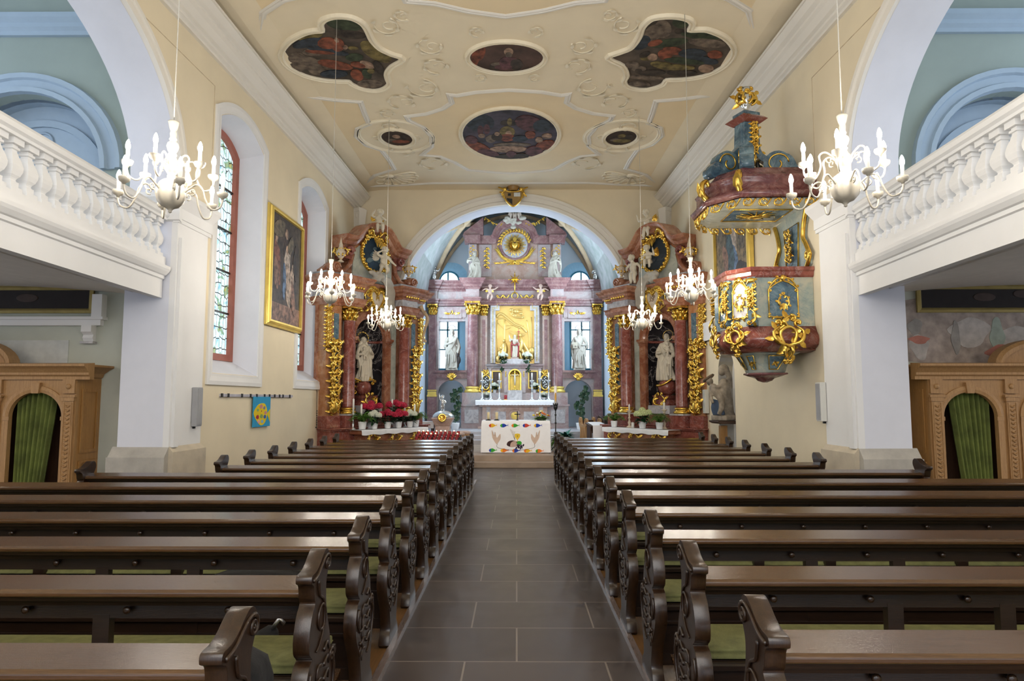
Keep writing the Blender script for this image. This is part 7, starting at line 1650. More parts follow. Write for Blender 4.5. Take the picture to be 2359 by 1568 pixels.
PL = [([(-2.37,10.01),(-2.46,10.1),(-2.63,10.11),(-2.8,10.04),(-2.88,9.93),(-2.84,9.82),(-2.71,9.77),(-2.53,9.8),(-2.4,9.89)],'g'),([(-2.35,10.26),(-2.43,10.33),(-2.59,10.35),(-2.75,10.31),(-2.84,10.22),(-2.81,10.13),(-2.69,10.08),(-2.52,10.1),(-2.38,10.17)],'k'),([(-3,10.16),(-3.08,10.27),(-3.23,10.36),(-3.39,10.39),(-3.48,10.35),(-3.45,10.24),(-3.33,10.14),(-3.17,10.07),(-3.04,10.08)],'o'),([(-2.11,11.04),(-2.22,11.12),(-2.38,11.01),(-2.5,10.79),(-2.52,10.55),(-2.45,10.41),(-2.31,10.43),(-2.17,10.59),(-2.09,10.83)],'o'),([(-3.52,10.95),(-3.59,11.07),(-3.7,11.14),(-3.8,11.11),(-3.83,11.01),(-3.79,10.88),(-3.69,10.78),(-3.58,10.76),(-3.52,10.83)],'c'),([(-3.36,11.12),(-3.44,11.26),(-3.58,11.34),(-3.71,11.31),(-3.76,11.19),(-3.71,11.04),(-3.59,10.93),(-3.45,10.91),(-3.36,10.98)],'c'),([(-3.24,11.26),(-3.33,11.43),(-3.47,11.53),(-3.58,11.49),(-3.61,11.35),(-3.55,11.16),(-3.44,11.03),(-3.31,11),(-3.24,11.09)],'c'),([(-3.61,11.25),(-3.69,11.37),(-3.8,11.43),(-3.9,11.41),(-3.93,11.31),(-3.89,11.19),(-3.79,11.1),(-3.68,11.08),(-3.61,11.14)],'c'),([(-2.42,11.88),(-2.5,11.99),(-2.65,12.05),(-2.8,12.03),(-2.88,11.93),(-2.85,11.81),(-2.73,11.73),(-2.58,11.71),(-2.45,11.77)],'c'),([(-3.14,10.74),(-3.21,10.82),(-3.33,10.86),(-3.46,10.85),(-3.52,10.78),(-3.49,10.7),(-3.39,10.63),(-3.26,10.62),(-3.16,10.66)],'c'),([(-3.08,10.36),(-3.16,10.47),(-3.33,10.57),(-3.51,10.62),(-3.61,10.6),(-3.59,10.5),(-3.46,10.39),(-3.28,10.31),(-3.13,10.3)],'b'),([(-2.77,10.82),(-2.87,10.86),(-3.07,10.82),(-3.28,10.73),(-3.4,10.62),(-3.37,10.55),(-3.21,10.55),(-3,10.62),(-2.82,10.73)],'b'),([(-2.86,10.46),(-2.93,10.58),(-3.04,10.64),(-3.15,10.61),(-3.19,10.52),(-3.16,10.4),(-3.06,10.31),(-2.95,10.29),(-2.87,10.35)],'r'),([(-2.79,10.6),(-2.86,10.7),(-2.94,10.72),(-2.99,10.64),(-2.98,10.51),(-2.93,10.39),(-2.85,10.33),(-2.78,10.35),(-2.76,10.46)],'r'),([(-2.99,10.78),(-3.05,10.81),(-3.2,10.8),(-3.36,10.77),(-3.45,10.72),(-3.44,10.68),(-3.33,10.67),(-3.17,10.69),(-3.03,10.74)],'r'),([(-2.73,10.59),(-2.75,10.63),(-2.78,10.65),(-2.8,10.64),(-2.81,10.61),(-2.8,10.57),(-2.77,10.53),(-2.75,10.53),(-2.73,10.55)],'s'),([(-2.83,10.42),(-2.86,10.43),(-2.88,10.41),(-2.89,10.37),(-2.88,10.33),(-2.86,10.3),(-2.84,10.3),(-2.82,10.33),(-2.82,10.38)],'s'),([(-2.57,10.64),(-2.6,10.66),(-2.65,10.67),(-2.7,10.66),(-2.73,10.62),(-2.72,10.59),(-2.68,10.57),(-2.63,10.58),(-2.58,10.6)],'o'),([(-2.81,11.28),(-2.91,11.34),(-3.09,11.32),(-3.26,11.23),(-3.36,11.11),(-3.32,11.02),(-3.18,11),(-3,11.06),(-2.85,11.17)],'r'),([(-2.55,10.91),(-2.6,10.99),(-2.7,11.03),(-2.8,11.01),(-2.85,10.95),(-2.83,10.87),(-2.75,10.81),(-2.65,10.8),(-2.57,10.84)],'g'),([(-2.44,11.26),(-2.49,11.31),(-2.57,11.29),(-2.63,11.22),(-2.65,11.12),(-2.63,11.05),(-2.56,11.04),(-2.49,11.09),(-2.44,11.17)],'s'),([(-2.58,11.22),(-2.62,11.26),(-2.7,11.27),(-2.78,11.22),(-2.82,11.16),(-2.8,11.1),(-2.73,11.07),(-2.65,11.09),(-2.59,11.15)],'r'),([(-2.73,11.67),(-2.8,11.74),(-2.87,11.71),(-2.91,11.6),(-2.9,11.47),(-2.85,11.36),(-2.77,11.34),(-2.71,11.41),(-2.69,11.54)],'r'),([(-2.57,11.63),(-2.62,11.66),(-2.67,11.62),(-2.7,11.51),(-2.68,11.4),(-2.64,11.33),(-2.58,11.33),(-2.54,11.41),(-2.54,11.52)],'g'),([(-2.46,11.37),(-2.48,11.43),(-2.53,11.46),(-2.57,11.45),(-2.59,11.4),(-2.58,11.35),(-2.54,11.3),(-2.49,11.29),(-2.46,11.32)],'o'),([(-2.35,11.5),(-2.4,11.49),(-2.43,11.37),(-2.44,11.2),(-2.41,11.07),(-2.36,11.02),(-2.32,11.09),(-2.29,11.24),(-2.31,11.4)],'k'),([(-2.95,11.49),(-3.03,11.57),(-3.19,11.62),(-3.35,11.6),(-3.44,11.53),(-3.41,11.44),(-3.29,11.37),(-3.12,11.36),(-2.99,11.4)],'b')]
PR = [([(2.26,10.03),(2.3,10.19),(2.26,10.35),(2.16,10.45),(2.06,10.42),(1.99,10.28),(2,10.11),(2.07,9.98),(2.17,9.95)],'c'),([(2.11,10.34),(2.14,10.48),(2.1,10.64),(2.01,10.72),(1.92,10.7),(1.86,10.58),(1.87,10.43),(1.94,10.3),(2.03,10.27)],'b'),([(2.61,9.91),(2.61,10.01),(2.55,10.06),(2.46,10.04),(2.38,9.96),(2.36,9.85),(2.39,9.77),(2.47,9.75),(2.56,9.81)],'g'),([(2.61,10.16),(2.6,10.2),(2.56,10.23),(2.5,10.22),(2.46,10.18),(2.45,10.13),(2.47,10.09),(2.52,10.08),(2.58,10.11)],'k'),([(2.39,10.08),(2.4,10.25),(2.33,10.34),(2.23,10.31),(2.14,10.17),(2.11,9.99),(2.14,9.87),(2.23,9.84),(2.32,9.92)],'c'),([(3.23,10.33),(3.17,10.39),(2.98,10.39),(2.75,10.34),(2.59,10.26),(2.57,10.18),(2.71,10.15),(2.93,10.17),(3.13,10.24)],'g'),([(2.73,10.42),(2.69,10.52),(2.53,10.61),(2.33,10.65),(2.19,10.62),(2.16,10.53),(2.27,10.43),(2.46,10.36),(2.64,10.36)],'g'),([(3.38,10.55),(3.32,10.63),(3.14,10.65),(2.92,10.59),(2.77,10.5),(2.75,10.41),(2.87,10.36),(3.08,10.38),(3.28,10.45)],'c'),([(2.33,10.44),(2.32,10.5),(2.27,10.57),(2.19,10.6),(2.13,10.58),(2.11,10.52),(2.14,10.45),(2.21,10.4),(2.28,10.4)],'r'),([(2.59,10.86),(2.58,10.97),(2.52,11.03),(2.43,11.01),(2.36,10.92),(2.33,10.8),(2.37,10.72),(2.45,10.7),(2.54,10.75)],'r'),([(2.74,10.8),(2.71,10.86),(2.61,10.87),(2.49,10.81),(2.4,10.72),(2.39,10.64),(2.46,10.61),(2.58,10.63),(2.69,10.7)],'r'),([(2.28,10.99),(2.26,11.04),(2.2,11.06),(2.13,11.05),(2.08,11.01),(2.07,10.96),(2.11,10.92),(2.17,10.91),(2.24,10.94)],'o'),([(2.2,10.8),(2.2,10.86),(2.17,10.93),(2.11,10.96),(2.06,10.95),(2.04,10.89),(2.06,10.82),(2.11,10.77),(2.17,10.76)],'k'),([(2.35,10.94),(2.35,11.01),(2.3,11.05),(2.24,11.04),(2.2,10.98),(2.18,10.91),(2.21,10.85),(2.26,10.84),(2.32,10.88)],'s'),([(3.13,10.82),(3.1,10.92),(2.97,10.97),(2.81,10.95),(2.69,10.87),(2.67,10.77),(2.75,10.7),(2.9,10.68),(3.05,10.73)],'b'),([(3.42,11.13),(3.37,11.19),(3.19,11.17),(2.99,11.09),(2.85,10.98),(2.83,10.9),(2.95,10.88),(3.15,10.94),(3.34,11.03)],'b'),([(3.41,10.87),(3.41,10.95),(3.34,10.99),(3.25,10.98),(3.18,10.91),(3.15,10.82),(3.19,10.76),(3.27,10.74),(3.36,10.79)],'r'),([(3.19,11.14),(3.12,11.19),(2.91,11.18),(2.67,11.13),(2.5,11.05),(2.49,10.99),(2.64,10.96),(2.87,10.99),(3.09,11.06)],'g'),([(2.67,11.24),(2.64,11.3),(2.52,11.31),(2.38,11.27),(2.29,11.2),(2.28,11.14),(2.36,11.1),(2.49,11.12),(2.62,11.17)],'o'),([(2.1,11.2),(2.08,11.27),(2.01,11.3),(1.92,11.29),(1.86,11.23),(1.85,11.17),(1.89,11.12),(1.98,11.11),(2.06,11.14)],'c'),([(2.24,11.34),(2.22,11.39),(2.14,11.42),(2.05,11.41),(1.99,11.36),(1.98,11.31),(2.03,11.27),(2.11,11.26),(2.2,11.29)],'c'),([(3.07,11.32),(3,11.37),(2.81,11.39),(2.58,11.36),(2.42,11.3),(2.41,11.24),(2.55,11.21),(2.77,11.21),(2.97,11.26)],'o'),([(2.6,11.48),(2.55,11.54),(2.41,11.58),(2.25,11.56),(2.13,11.51),(2.12,11.44),(2.21,11.39),(2.37,11.38),(2.53,11.41)],'k'),([(3.4,11.35),(3.39,11.43),(3.33,11.48),(3.24,11.46),(3.16,11.39),(3.13,11.3),(3.17,11.23),(3.25,11.21),(3.35,11.26)],'s'),([(2.18,11.41),(2.18,11.46),(2.14,11.49),(2.1,11.48),(2.06,11.43),(2.05,11.38),(2.07,11.33),(2.11,11.32),(2.16,11.35)],'k'),([(2.62,11.7),(2.55,11.74),(2.37,11.74),(2.15,11.7),(2,11.65),(1.99,11.61),(2.13,11.59),(2.34,11.61),(2.54,11.65)],'c'),([(3.15,11.48),(3.11,11.55),(2.96,11.58),(2.77,11.57),(2.64,11.51),(2.63,11.44),(2.73,11.39),(2.91,11.38),(3.07,11.42)],'k'),([(2.42,11.93),(2.38,11.98),(2.26,11.99),(2.11,11.96),(2.01,11.91),(2.01,11.86),(2.09,11.83),(2.23,11.83),(2.36,11.88)],'c')]
PO = [([(-0.45,13.65),(-0.53,13.95),(-0.72,14.12),(-0.91,14.06),(-1.03,13.81),(-1,13.5),(-0.86,13.27),(-0.67,13.22),(-0.51,13.37)],'b'),([(-0.56,13.99),(-0.58,14.16),(-0.63,14.26),(-0.67,14.23),(-0.69,14.08),(-0.69,13.89),(-0.65,13.75),(-0.6,13.72),(-0.57,13.81)],'p'),([(-0.7,14.05),(-0.72,14.23),(-0.77,14.33),(-0.81,14.3),(-0.83,14.15),(-0.82,13.96),(-0.79,13.82),(-0.74,13.79),(-0.7,13.88)],'p'),([(0.03,13.66),(-0.01,13.76),(-0.12,13.82),(-0.25,13.8),(-0.33,13.71),(-0.32,13.6),(-0.24,13.52),(-0.12,13.5),(-0.01,13.55)],'k'),([(-0.09,13.59),(-0.1,13.72),(-0.13,13.78),(-0.17,13.76),(-0.19,13.66),(-0.19,13.53),(-0.16,13.43),(-0.13,13.4),(-0.1,13.47)],'o'),([(-0.03,14.13),(-0.07,14.33),(-0.17,14.44),(-0.28,14.4),(-0.35,14.23),(-0.35,14.02),(-0.27,13.86),(-0.17,13.83),(-0.07,13.93)],'o'),([(-0.1,14.2),(-0.12,14.28),(-0.16,14.32),(-0.21,14.31),(-0.24,14.24),(-0.23,14.15),(-0.2,14.09),(-0.16,14.07),(-0.12,14.12)],'s'),([(-0.04,14.45),(-0.08,14.59),(-0.18,14.66),(-0.29,14.64),(-0.36,14.52),(-0.36,14.37),(-0.28,14.26),(-0.17,14.23),(-0.07,14.31)],'r'),([(-0.45,14.52),(-0.48,14.66),(-0.55,14.74),(-0.63,14.71),(-0.67,14.59),(-0.67,14.44),(-0.61,14.33),(-0.54,14.3),(-0.48,14.38)],'c'),([(-0.3,14.41),(-0.33,14.54),(-0.41,14.61),(-0.49,14.58),(-0.54,14.48),(-0.54,14.34),(-0.48,14.23),(-0.4,14.21),(-0.32,14.28)],'k'),([(-0.36,14.23),(-0.38,14.29),(-0.41,14.33),(-0.45,14.32),(-0.47,14.26),(-0.47,14.2),(-0.44,14.14),(-0.41,14.13),(-0.37,14.17)],'s'),([(-0.68,14.33),(-0.7,14.41),(-0.75,14.45),(-0.79,14.43),(-0.82,14.37),(-0.82,14.29),(-0.78,14.24),(-0.73,14.22),(-0.69,14.26)],'s'),([(0.33,14.86),(0.23,14.93),(-0.02,14.96),(-0.31,14.95),(-0.5,14.89),(-0.49,14.82),(-0.31,14.76),(-0.02,14.75),(0.23,14.79)],'c'),([(0.25,15.13),(0.15,15.26),(-0.11,15.33),(-0.4,15.31),(-0.59,15.2),(-0.59,15.06),(-0.4,14.95),(-0.11,14.93),(0.15,15)],'s'),([(-0.6,15.23),(-0.7,15.38),(-0.9,15.35),(-1.09,15.16),(-1.19,14.9),(-1.16,14.7),(-1,14.64),(-0.81,14.75),(-0.65,14.98)],'r'),([(-0.85,14.62),(-0.9,14.74),(-0.99,14.78),(-1.08,14.71),(-1.12,14.56),(-1.1,14.42),(-1.03,14.33),(-0.94,14.35),(-0.87,14.46)],'p'),([(-0.4,15.54),(-0.48,15.69),(-0.64,15.71),(-0.81,15.59),(-0.91,15.38),(-0.89,15.19),(-0.76,15.1),(-0.59,15.16),(-0.44,15.33)],'p'),([(0.2,15.62),(0.12,15.74),(-0.1,15.8),(-0.34,15.78),(-0.5,15.68),(-0.49,15.55),(-0.33,15.46),(-0.1,15.44),(0.12,15.5)],'k'),([(0.55,13.79),(0.47,14.01),(0.29,14.07),(0.1,13.93),(-0.02,13.67),(0,13.41),(0.14,13.27),(0.33,13.31),(0.49,13.51)],'p'),([(0.71,13.79),(0.68,14.01),(0.57,14.13),(0.44,14.08),(0.36,13.91),(0.35,13.68),(0.43,13.51),(0.55,13.47),(0.66,13.58)],'b'),([(0.25,14.49),(0.21,14.6),(0.11,14.67),(-0,14.64),(-0.08,14.55),(-0.08,14.42),(-0,14.33),(0.11,14.31),(0.21,14.37)],'b'),([(0.41,14.27),(0.39,14.41),(0.32,14.48),(0.25,14.46),(0.2,14.34),(0.19,14.2),(0.24,14.09),(0.31,14.06),(0.38,14.14)],'r'),([(0.58,14.56),(0.57,14.66),(0.52,14.71),(0.46,14.69),(0.42,14.61),(0.42,14.51),(0.45,14.43),(0.51,14.42),(0.56,14.47)],'s'),([(0.77,14.34),(0.75,14.43),(0.68,14.47),(0.61,14.46),(0.56,14.39),(0.55,14.3),(0.6,14.23),(0.67,14.22),(0.74,14.26)],'s'),([(0.87,14.76),(0.84,14.95),(0.72,15.11),(0.57,15.15),(0.45,15.05),(0.44,14.87),(0.52,14.69),(0.66,14.59),(0.8,14.62)],'r'),([(0.61,15.25),(0.57,15.46),(0.45,15.58),(0.31,15.53),(0.21,15.36),(0.21,15.14),(0.3,14.98),(0.43,14.94),(0.56,15.05)],'p'),([(-0,15.41),(-0.03,15.54),(-0.1,15.62),(-0.18,15.59),(-0.23,15.48),(-0.23,15.34),(-0.18,15.23),(-0.1,15.21),(-0.03,15.28)],'p'),([(0.29,15.54),(0.25,15.65),(0.15,15.7),(0.03,15.68),(-0.05,15.59),(-0.05,15.48),(0.03,15.39),(0.14,15.37),(0.25,15.43)],'k')]
PS = [([(-0.51,10.79),(-0.56,10.97),(-0.63,11.05),(-0.7,10.99),(-0.72,10.82),(-0.69,10.63),(-0.63,10.5),(-0.56,10.49),(-0.51,10.61)],'r'),([(-0.62,10.97),(-0.65,11.13),(-0.69,11.22),(-0.73,11.19),(-0.75,11.05),(-0.74,10.88),(-0.71,10.75),(-0.66,10.72),(-0.63,10.8)],'r'),([(-0.25,11.28),(-0.27,11.35),(-0.34,11.39),(-0.41,11.37),(-0.46,11.31),(-0.46,11.24),(-0.41,11.18),(-0.33,11.17),(-0.27,11.2)],'k'),([(-0.14,11.19),(-0.17,11.23),(-0.26,11.26),(-0.37,11.25),(-0.43,11.21),(-0.43,11.16),(-0.36,11.12),(-0.26,11.12),(-0.17,11.14)],'c'),([(-0.05,10.76),(-0.07,10.84),(-0.12,10.88),(-0.17,10.87),(-0.2,10.8),(-0.2,10.72),(-0.16,10.65),(-0.11,10.64),(-0.07,10.68)],'s'),([(-0.07,10.86),(-0.08,10.92),(-0.12,10.96),(-0.16,10.94),(-0.18,10.9),(-0.18,10.83),(-0.16,10.78),(-0.12,10.77),(-0.08,10.81)],'c'),([(0.09,11.21),(0.04,11.34),(-0.09,11.37),(-0.21,11.3),(-0.29,11.15),(-0.27,11.01),(-0.18,10.93),(-0.05,10.95),(0.06,11.06)],'p'),([(0.11,11.19),(0.08,11.32),(0.02,11.39),(-0.06,11.36),(-0.1,11.26),(-0.1,11.12),(-0.06,11.02),(0.02,11),(0.08,11.06)],'k'),([(-0.07,11.28),(-0.1,11.34),(-0.2,11.37),(-0.3,11.35),(-0.37,11.31),(-0.36,11.24),(-0.3,11.2),(-0.19,11.19),(-0.1,11.22)],'p')]
FC = {k: mat('fresco_' + k, v, .85, var=.38, scale=8) for k, v in dict(g=(.045, .06, .03), k=(.05, .035, .025), o=(.20, .15, .05), c=(.18, .135, .10), b=(.035, .045, .06), r=(.24, .07, .035), s=(.40, .26, .18), p=(.12, .05, .055)).items()}
FK = list(FC)
def clip(sub, cl):
    if sum(a[0] * b[1] - b[0] * a[1] for a, b in zip(cl, cl[1:] + cl[:1])) < 0: cl = cl[::-1]
    out = list(sub)
    for (ax, ay), (bx_, by) in zip(cl, cl[1:] + cl[:1]):
        if not out: return out
        inp = out; out = []; f = lambda p: (bx_ - ax) * (p[1] - ay) - (by - ay) * (p[0] - ax)
        for p, q in zip(inp, inp[1:] + inp[:1]):
            fp, fq = f(p), f(q)
            if fp >= 0: out.append(p)
            if fp * fq < 0: u = fp / (fp - fq); out.append((p[0] + (q[0] - p[0]) * u, p[1] + (q[1] - p[1]) * u))
    return out
def inside(p, Q):
    c = False
    for (x1, y1), (x2, y2) in zip(Q, Q[1:] + Q[:1]):
        if (y1 > p[1]) != (y2 > p[1]) and p[0] < (x2 - x1) * (p[1] - y1) / (y2 - y1) + x1: c = not c
    return c
def fresco(name, label, P, patches, bg, frame=.06, smooth=True):
    t = thing(name, label, 'painting', (0, 0, 0), 0)
    Q = sp2(P, 3, True) if smooth else P
    mb = MB().prism(Q, ZT - .012, ZT - .002, 'xy', 0)
    for i, (pp, c) in enumerate(patches):
        pp = sp2(pp, 2, True)
        if not all(inside(p, Q) for p in pp): pp = clip(Q, pp)
        if len(pp) > 2: mb.prism(pp, ZT - .0125 - .0008 * (i + 1), ZT - .012, 'xy', 1 + FK.index(c))
    mb.build('canvas', [bg] + [FC[k] for k in FK], t)
    mb = MB(); k = frame
    mb.sweep([(x, y, ZT) for x, y in Q], [(-k * .2, 0), (-k * .2, .035), (k * .2, .05), (k * .4, .03), (k * .8, .03), (k, .055), (k * 1.4, .05), (k * 1.6, 0)], (0, 0, -1), 0, True, False, False)
    mb.build('stucco_frame', W['stucco'], t)
    return t
bgm = mat('fresco_bg', (.10, .075, .055), .85, var=.35, scale=2.5)
def ccw(P): return P if sum(a[0] * b[1] - b[0] * a[1] for a, b in zip(P, P[1:] + P[:1])) > 0 else P[::-1]
fresco('ceiling_painting', 'four-lobed ceiling fresco on the left with a red-robed floating figure', ccw(TL), PL, bgm)
fresco('ceiling_painting', 'four-lobed ceiling fresco on the right with standing robed figures', ccw(TR), PR, bgm)
fresco('ceiling_painting', 'large oval ceiling painting with a gathering around a white table', oval(-.14, 14.35, 1.03, 1.40), PO, mat('fresco_bg2', (.075, .065, .09), .85, var=.4, scale=2.5), .055, False)
fresco('ceiling_painting', 'middle-sized oval ceiling painting of a bearded man writing', oval(-.165, 10.96, .62, .49), PS, mat('fresco_bg3', (.10, .055, .04), .85, var=.3, scale=2.5), .05, False)
for x, lab, sd in ((-2.61, 'small dark oval ceiling painting on the left inside a stucco ring', -1), (2.28, 'small dark oval ceiling painting on the right inside a stucco ring', 1)):
    P = oval(x, 14.46, .34, .46); pt = [(oval(x + .02 * sd, 14.52, .16, .16, 10), 'k'), (oval(x, 14.38, .09, .10, 10), 's' if sd < 0 else 'o'), (oval(x - .12, 14.6, .10, .08, 10), 'c'), (oval(x + .05, 14.66, .2, .10, 10), 'r' if sd < 0 else 'o'), (oval(x + .16, 14.4, .08, .14, 10), 'k')]
    fresco('ceiling_painting', lab, P, pt, mat('fresco_bg4%d' % sd, (.05, .03, .02), .85, var=.3, scale=4), .05, False)
    struct(MB().sweep([(px, py, ZT) for px, py in oval(x + .02 * sd, 14.42, .80, .88)], mould, (0, 0, -1), 0, True).build('trim_%d' % (70 + (sd > 0)), W['stucco']))
# stucco ornaments
SP = [(-2.01, 9.98, .2), (-1.71, 9.71, .11), (-1.41, 10.59, .2), (-1.38, 11.27, .21), (-.62, 10.17, .11), (-.64, 11.69, .10), (-1.74, 12.08, .29), (-2.21, 12.67, .25), (-2.57, 13.2, .15), (-2.65, 13.86, .16), (-3.06, 14.5, .09), (-2.16, 14.45, .09), (-2.6, 15.2, .25), (-2.0, 16.1, .34)]
WH = ['beside the four-lobed fresco', 'at the outer tip of the top panel', 'between the four-lobed fresco and the middle oval', 'below the middle oval, outer one', 'like a bell flower above the middle oval', 'like a small shell below the middle oval', 'under the inner lobe of the four-lobed fresco', 'above the small oval, larger one', 'above the small oval, smaller one', 'crowning the small oval', 'on the wall side of the small oval', 'on the inner side of the small oval', 'below the small oval', 'trailing beside the large oval towards the arch']
for sd in (-1, 1):
    for i, ((x, y, r), wh) in enumerate(zip(SP, WH)):
        xx = x if sd < 0 else 2 * CC - x
        mb = MB().at((xx, y, ZT), sc=(-sd * 1.0, 1, 1)); rn = random.Random(i)
        a0 = rn.uniform(0, 6.3)
        mb.tube([(r * cos(a0 + a) * (1 - .04 * a), 1.25 * r * sin(a0 + a) * (1 - .04 * a), -.004) for a in frange(0, 4.6, 18)], [.016, .008], 5)
        mb.tube([(r * .45 * cos(a0 + 2 + a) + r * .3, r * .5 * sin(a0 + 2 + a), -.004) for a in frange(0, 4, 12)], [.014, .007], 5)
        for q in range(9): an = a0 + q * .55; mb.leaf((r * cos(an), 1.25 * r * sin(an), -.01), (cos(an + 1.9 * (-1) ** q), sin(an + 1.9 * (-1) ** q), -.25), (0, 0, -1), r * .55 + .03, r * .22 + .02, None, .15)
        o = mb.build('stucco_scroll', W['stucco']); tag(o, 'white stucco scroll on the ceiling %s, %s half' % (wh, 'left' if sd < 0 else 'right'), 'stucco ornament', 'stucco scrolls on the ceiling')
    xx = -3.25 if sd < 0 else 2.93
    mb = MB().at((xx, 17.35, ZT), sc=(-sd, 1, 1))
    for q in range(8):
        a = R(-18) + q * R(20); mb.at((xx, 17.35, ZT), sc=(-sd, 1, 1)); c, s = cos(a), sin(a)
        P = [(.10, 0), (.35, .075), (.62, .12), (.74, 0), (.62, -.12), (.35, -.075)]
        mb.tube([(p * c - w_ * s, (p * s + w_ * c) * .95 - .35, -.012) for p, w_ in sp2(P, 4, True)], .020, 5, closed=True); mb.ell((.45 * c, .45 * s * .95 - .35, 0), (.12, .12, .02), 8)
    mb.ell((.02, -.36, -.01), (.12, .09, .05), 10); mb.tube(spline([(-.05, -.4, -.01), (-.2, -.32, -.02), (-.3, -.4, -.02), (-.42, -.35, -.01)], 4), [.03, .01], 6)
    o = mb.build('stucco_shell', W['stucco']); tag(o, 'fan-shaped stucco shell in the %s corner of the ceiling' % ('left' if sd < 0 else 'right'), 'stucco ornament', 'stucco shells in the ceiling corners')
    # corner pilaster strip with stucco hand
    x = -4.22 if sd < 0 else 3.99
    t = thing('corner_corbel', 'grey stucco corbel hanging under the cornice in the %s front corner' % ('left' if sd < 0 else 'right'), 'corbel', (x, 17.95, 0), R(-35 * -sd))
    MB().taper(0, 0, 6.15, 6.68, .10, .10, .15, .13).taper(0, 0, 5.95, 6.15, .07, .08, .10, .10).box(-.14, .14, -.14, .1, 6.60, 6.70).build('bracket', W['corn'], t)
    MB().taper(0, 0, 5.72, 5.95, .05, .06, .07, .08).ell((.02, -.10, 6.5), (.05, .03, .10), 8).build('drop', W['corn'], t)
# arms with crown over the chancel arch
t = thing('coat_of_arms', 'gilded coat of arms with crown and crossed sceptres at the top of the chancel arch', 'coat of arms', (-.09, 17.94, 6.98))
shp = sp2([(-.24, .20), (-.10, .17), (.10, .17), (.24, .20), (.22, .0), (.12, -.14), (0, -.22), (-.12, -.14), (-.22, .0)], 3, True)
MB().prism(shp, -.03, .05, 'xz', 0, True).build('shield', flat('arms_gold', (.34, .20, .05), .4), t, bevel=.01)
mb = MB(); mb.tube([(x * 1.04, -.03, z * 1.04) for x, z in shp], .020, 6, closed=True)
for s in (-1, 1):
    mb.tube([(s * .12, .0, .18), (s * .40, .02, .32)], [.028, .02], 7); mb.ell((s * .52, .02, .36), (.12, .03, .035), 10); mb.ell((s * .22, 0, .26), (.07, .03, .05), 8); scrollleaf(mb, [(s * .2, -.02, .2), (s * .3, -.03, .14), (s * .28, -.02, .04)], .022, s)
mb.build('gilt_sceptres', W['gold'], t)
mb = MB().lathe([(.12, .0), (.13, .05), (.16, .10), (.15, .17), (.08, .22), (.01, .235)], (0, 0, .20), 16); mb.ell((0, 0, .455), .02, 6); mb.build('crown', flat('crown', (.36, .20, .06), .35), t)
MB().prism([(.02, .15), (.19, .15), (.19, .04), (.02, .04)], -.036, -.03, 'xz').build('silver_quarter', W['silver'], t); MB().prism([(-.02, -.02), (-.02, -.18), (-.16, -.06), (-.17, -.0)], -.036, -.03, 'xz').prism([(-.14, .13), (-.06, .13), (-.06, .06), (-.14, .06)], -.036, -.03, 'xz').build('dark_charge', W['iron'], t)
# ------------------------------------------------------------------ wall pictures and fittings
def wall_thing(name, label, cat, sd, s, n, z, group=None):
    return thing(name, label, cat, wp(sd, s, n, z), LANG if sd < 0 else RANG + pi, group)
for sd, s, z, w2, h2, lab, pts in ((-1, 4.12, 4.03, .85, 1.05, 'gold-framed dark oil painting of robed figures between the left windows', [(-.45, .1, .14, .42, 2, 15), (-.52, .55, .06, .09, 4, 0), (-.5, -.1, .12, .3, 3, 10), (.0, .45, .16, .26, 1, 0), (-.02, .72, .07, .10, 4, 0), (.05, .15, .16, .35, 5, 0), (.02, .42, .06, .09, 4, 0), (.12, -.25, .16, .42, 6, 8), (-.1, -.2, .08, .35, 7, 0), (.3, -.1, .10, .3, 6, -12), (.38, -.45, .10, .35, 3, 12), (.5, .25, .14, .35, 1, 0), (-.4, .75, .3, .16, 8, 20), (.2, .55, .2, .12, 8, 60)]),
                                   (1, 4.28, 4.40, .98, 1.14, 'gold-framed painting of a robed woman in clouds, half hidden by the pulpit', [(.1, .35, .22, .45, 5, 8), (.12, .78, .09, .12, 4, 0), (.1, -.25, .24, .42, 7, -5), (-.1, .1, .2, .5, 9, 15), (-.5, .5, .25, .3, 8, 0), (.55, .4, .25, .4, 8, 0), (-.45, -.4, .3, .25, 8, 0), (.5, -.45, .3, .25, 1, 0), (-.35, .0, .14, .3, 3, 20), (.4, .85, .12, .1, 4, 0)])):
    t = wall_thing('framed_painting', lab, 'painting', sd, s, .02, z)
    t.rotation_euler.x = 0
    mb = MB().sweep([(-w2, 0, -h2), (w2, 0, -h2), (w2, 0, h2), (-w2, 0, h2)], [(-.05, 0), (-.05, .10), (-.02, .10), (.01, .085), (.02, .06), (.05, .05), (.05, 0)], (0, -1, 0), 0, True, False, True)
    mb.build('frame', W['goldp'], t)
    cols = [(.055, .035, .025), (.035, .02, .015), (.22, .08, .05), (.24, .13, .09), (.42, .28, .20), (.48, .40, .34), (.42, .32, .25), (.10, .17, .30), (.14, .11, .07), (.05, .09, .11)]
    if sd > 0: cols[0] = (.20, .14, .07)
    mb = MB().box(-w2 + .04, w2 - .04, -.05, -.02, -h2 + .04, h2 - .04, 0)
    mb.box(-w2 + .05, w2 - .05, -.0505, -.05, -h2 + .05, -h2 * .62, 3 if sd < 0 else 8)
    for i, (cx, cz, rx, rz, ci, rot) in enumerate(pts):
        c, q_ = cos(R(rot)), sin(R(rot)); mb.prism(sp2([(cx + rx * (1 + .18 * sin(3 * a + i)) * cos(a) * c - rz * sin(a) * q_, cz + rx * cos(a) * q_ + rz * (1 + .12 * sin(4 * a)) * sin(a) * c) for a in frange(0, 2 * pi, 12)[:-1]], 2, True), -.0508 - .0006 * i, -.05, 'xz', ci)
    mb.build('canvas', [mat('canv%d%d' % (sd, i), c, .55, var=.45, scale=11) for i, c in enumerate(cols)], t)
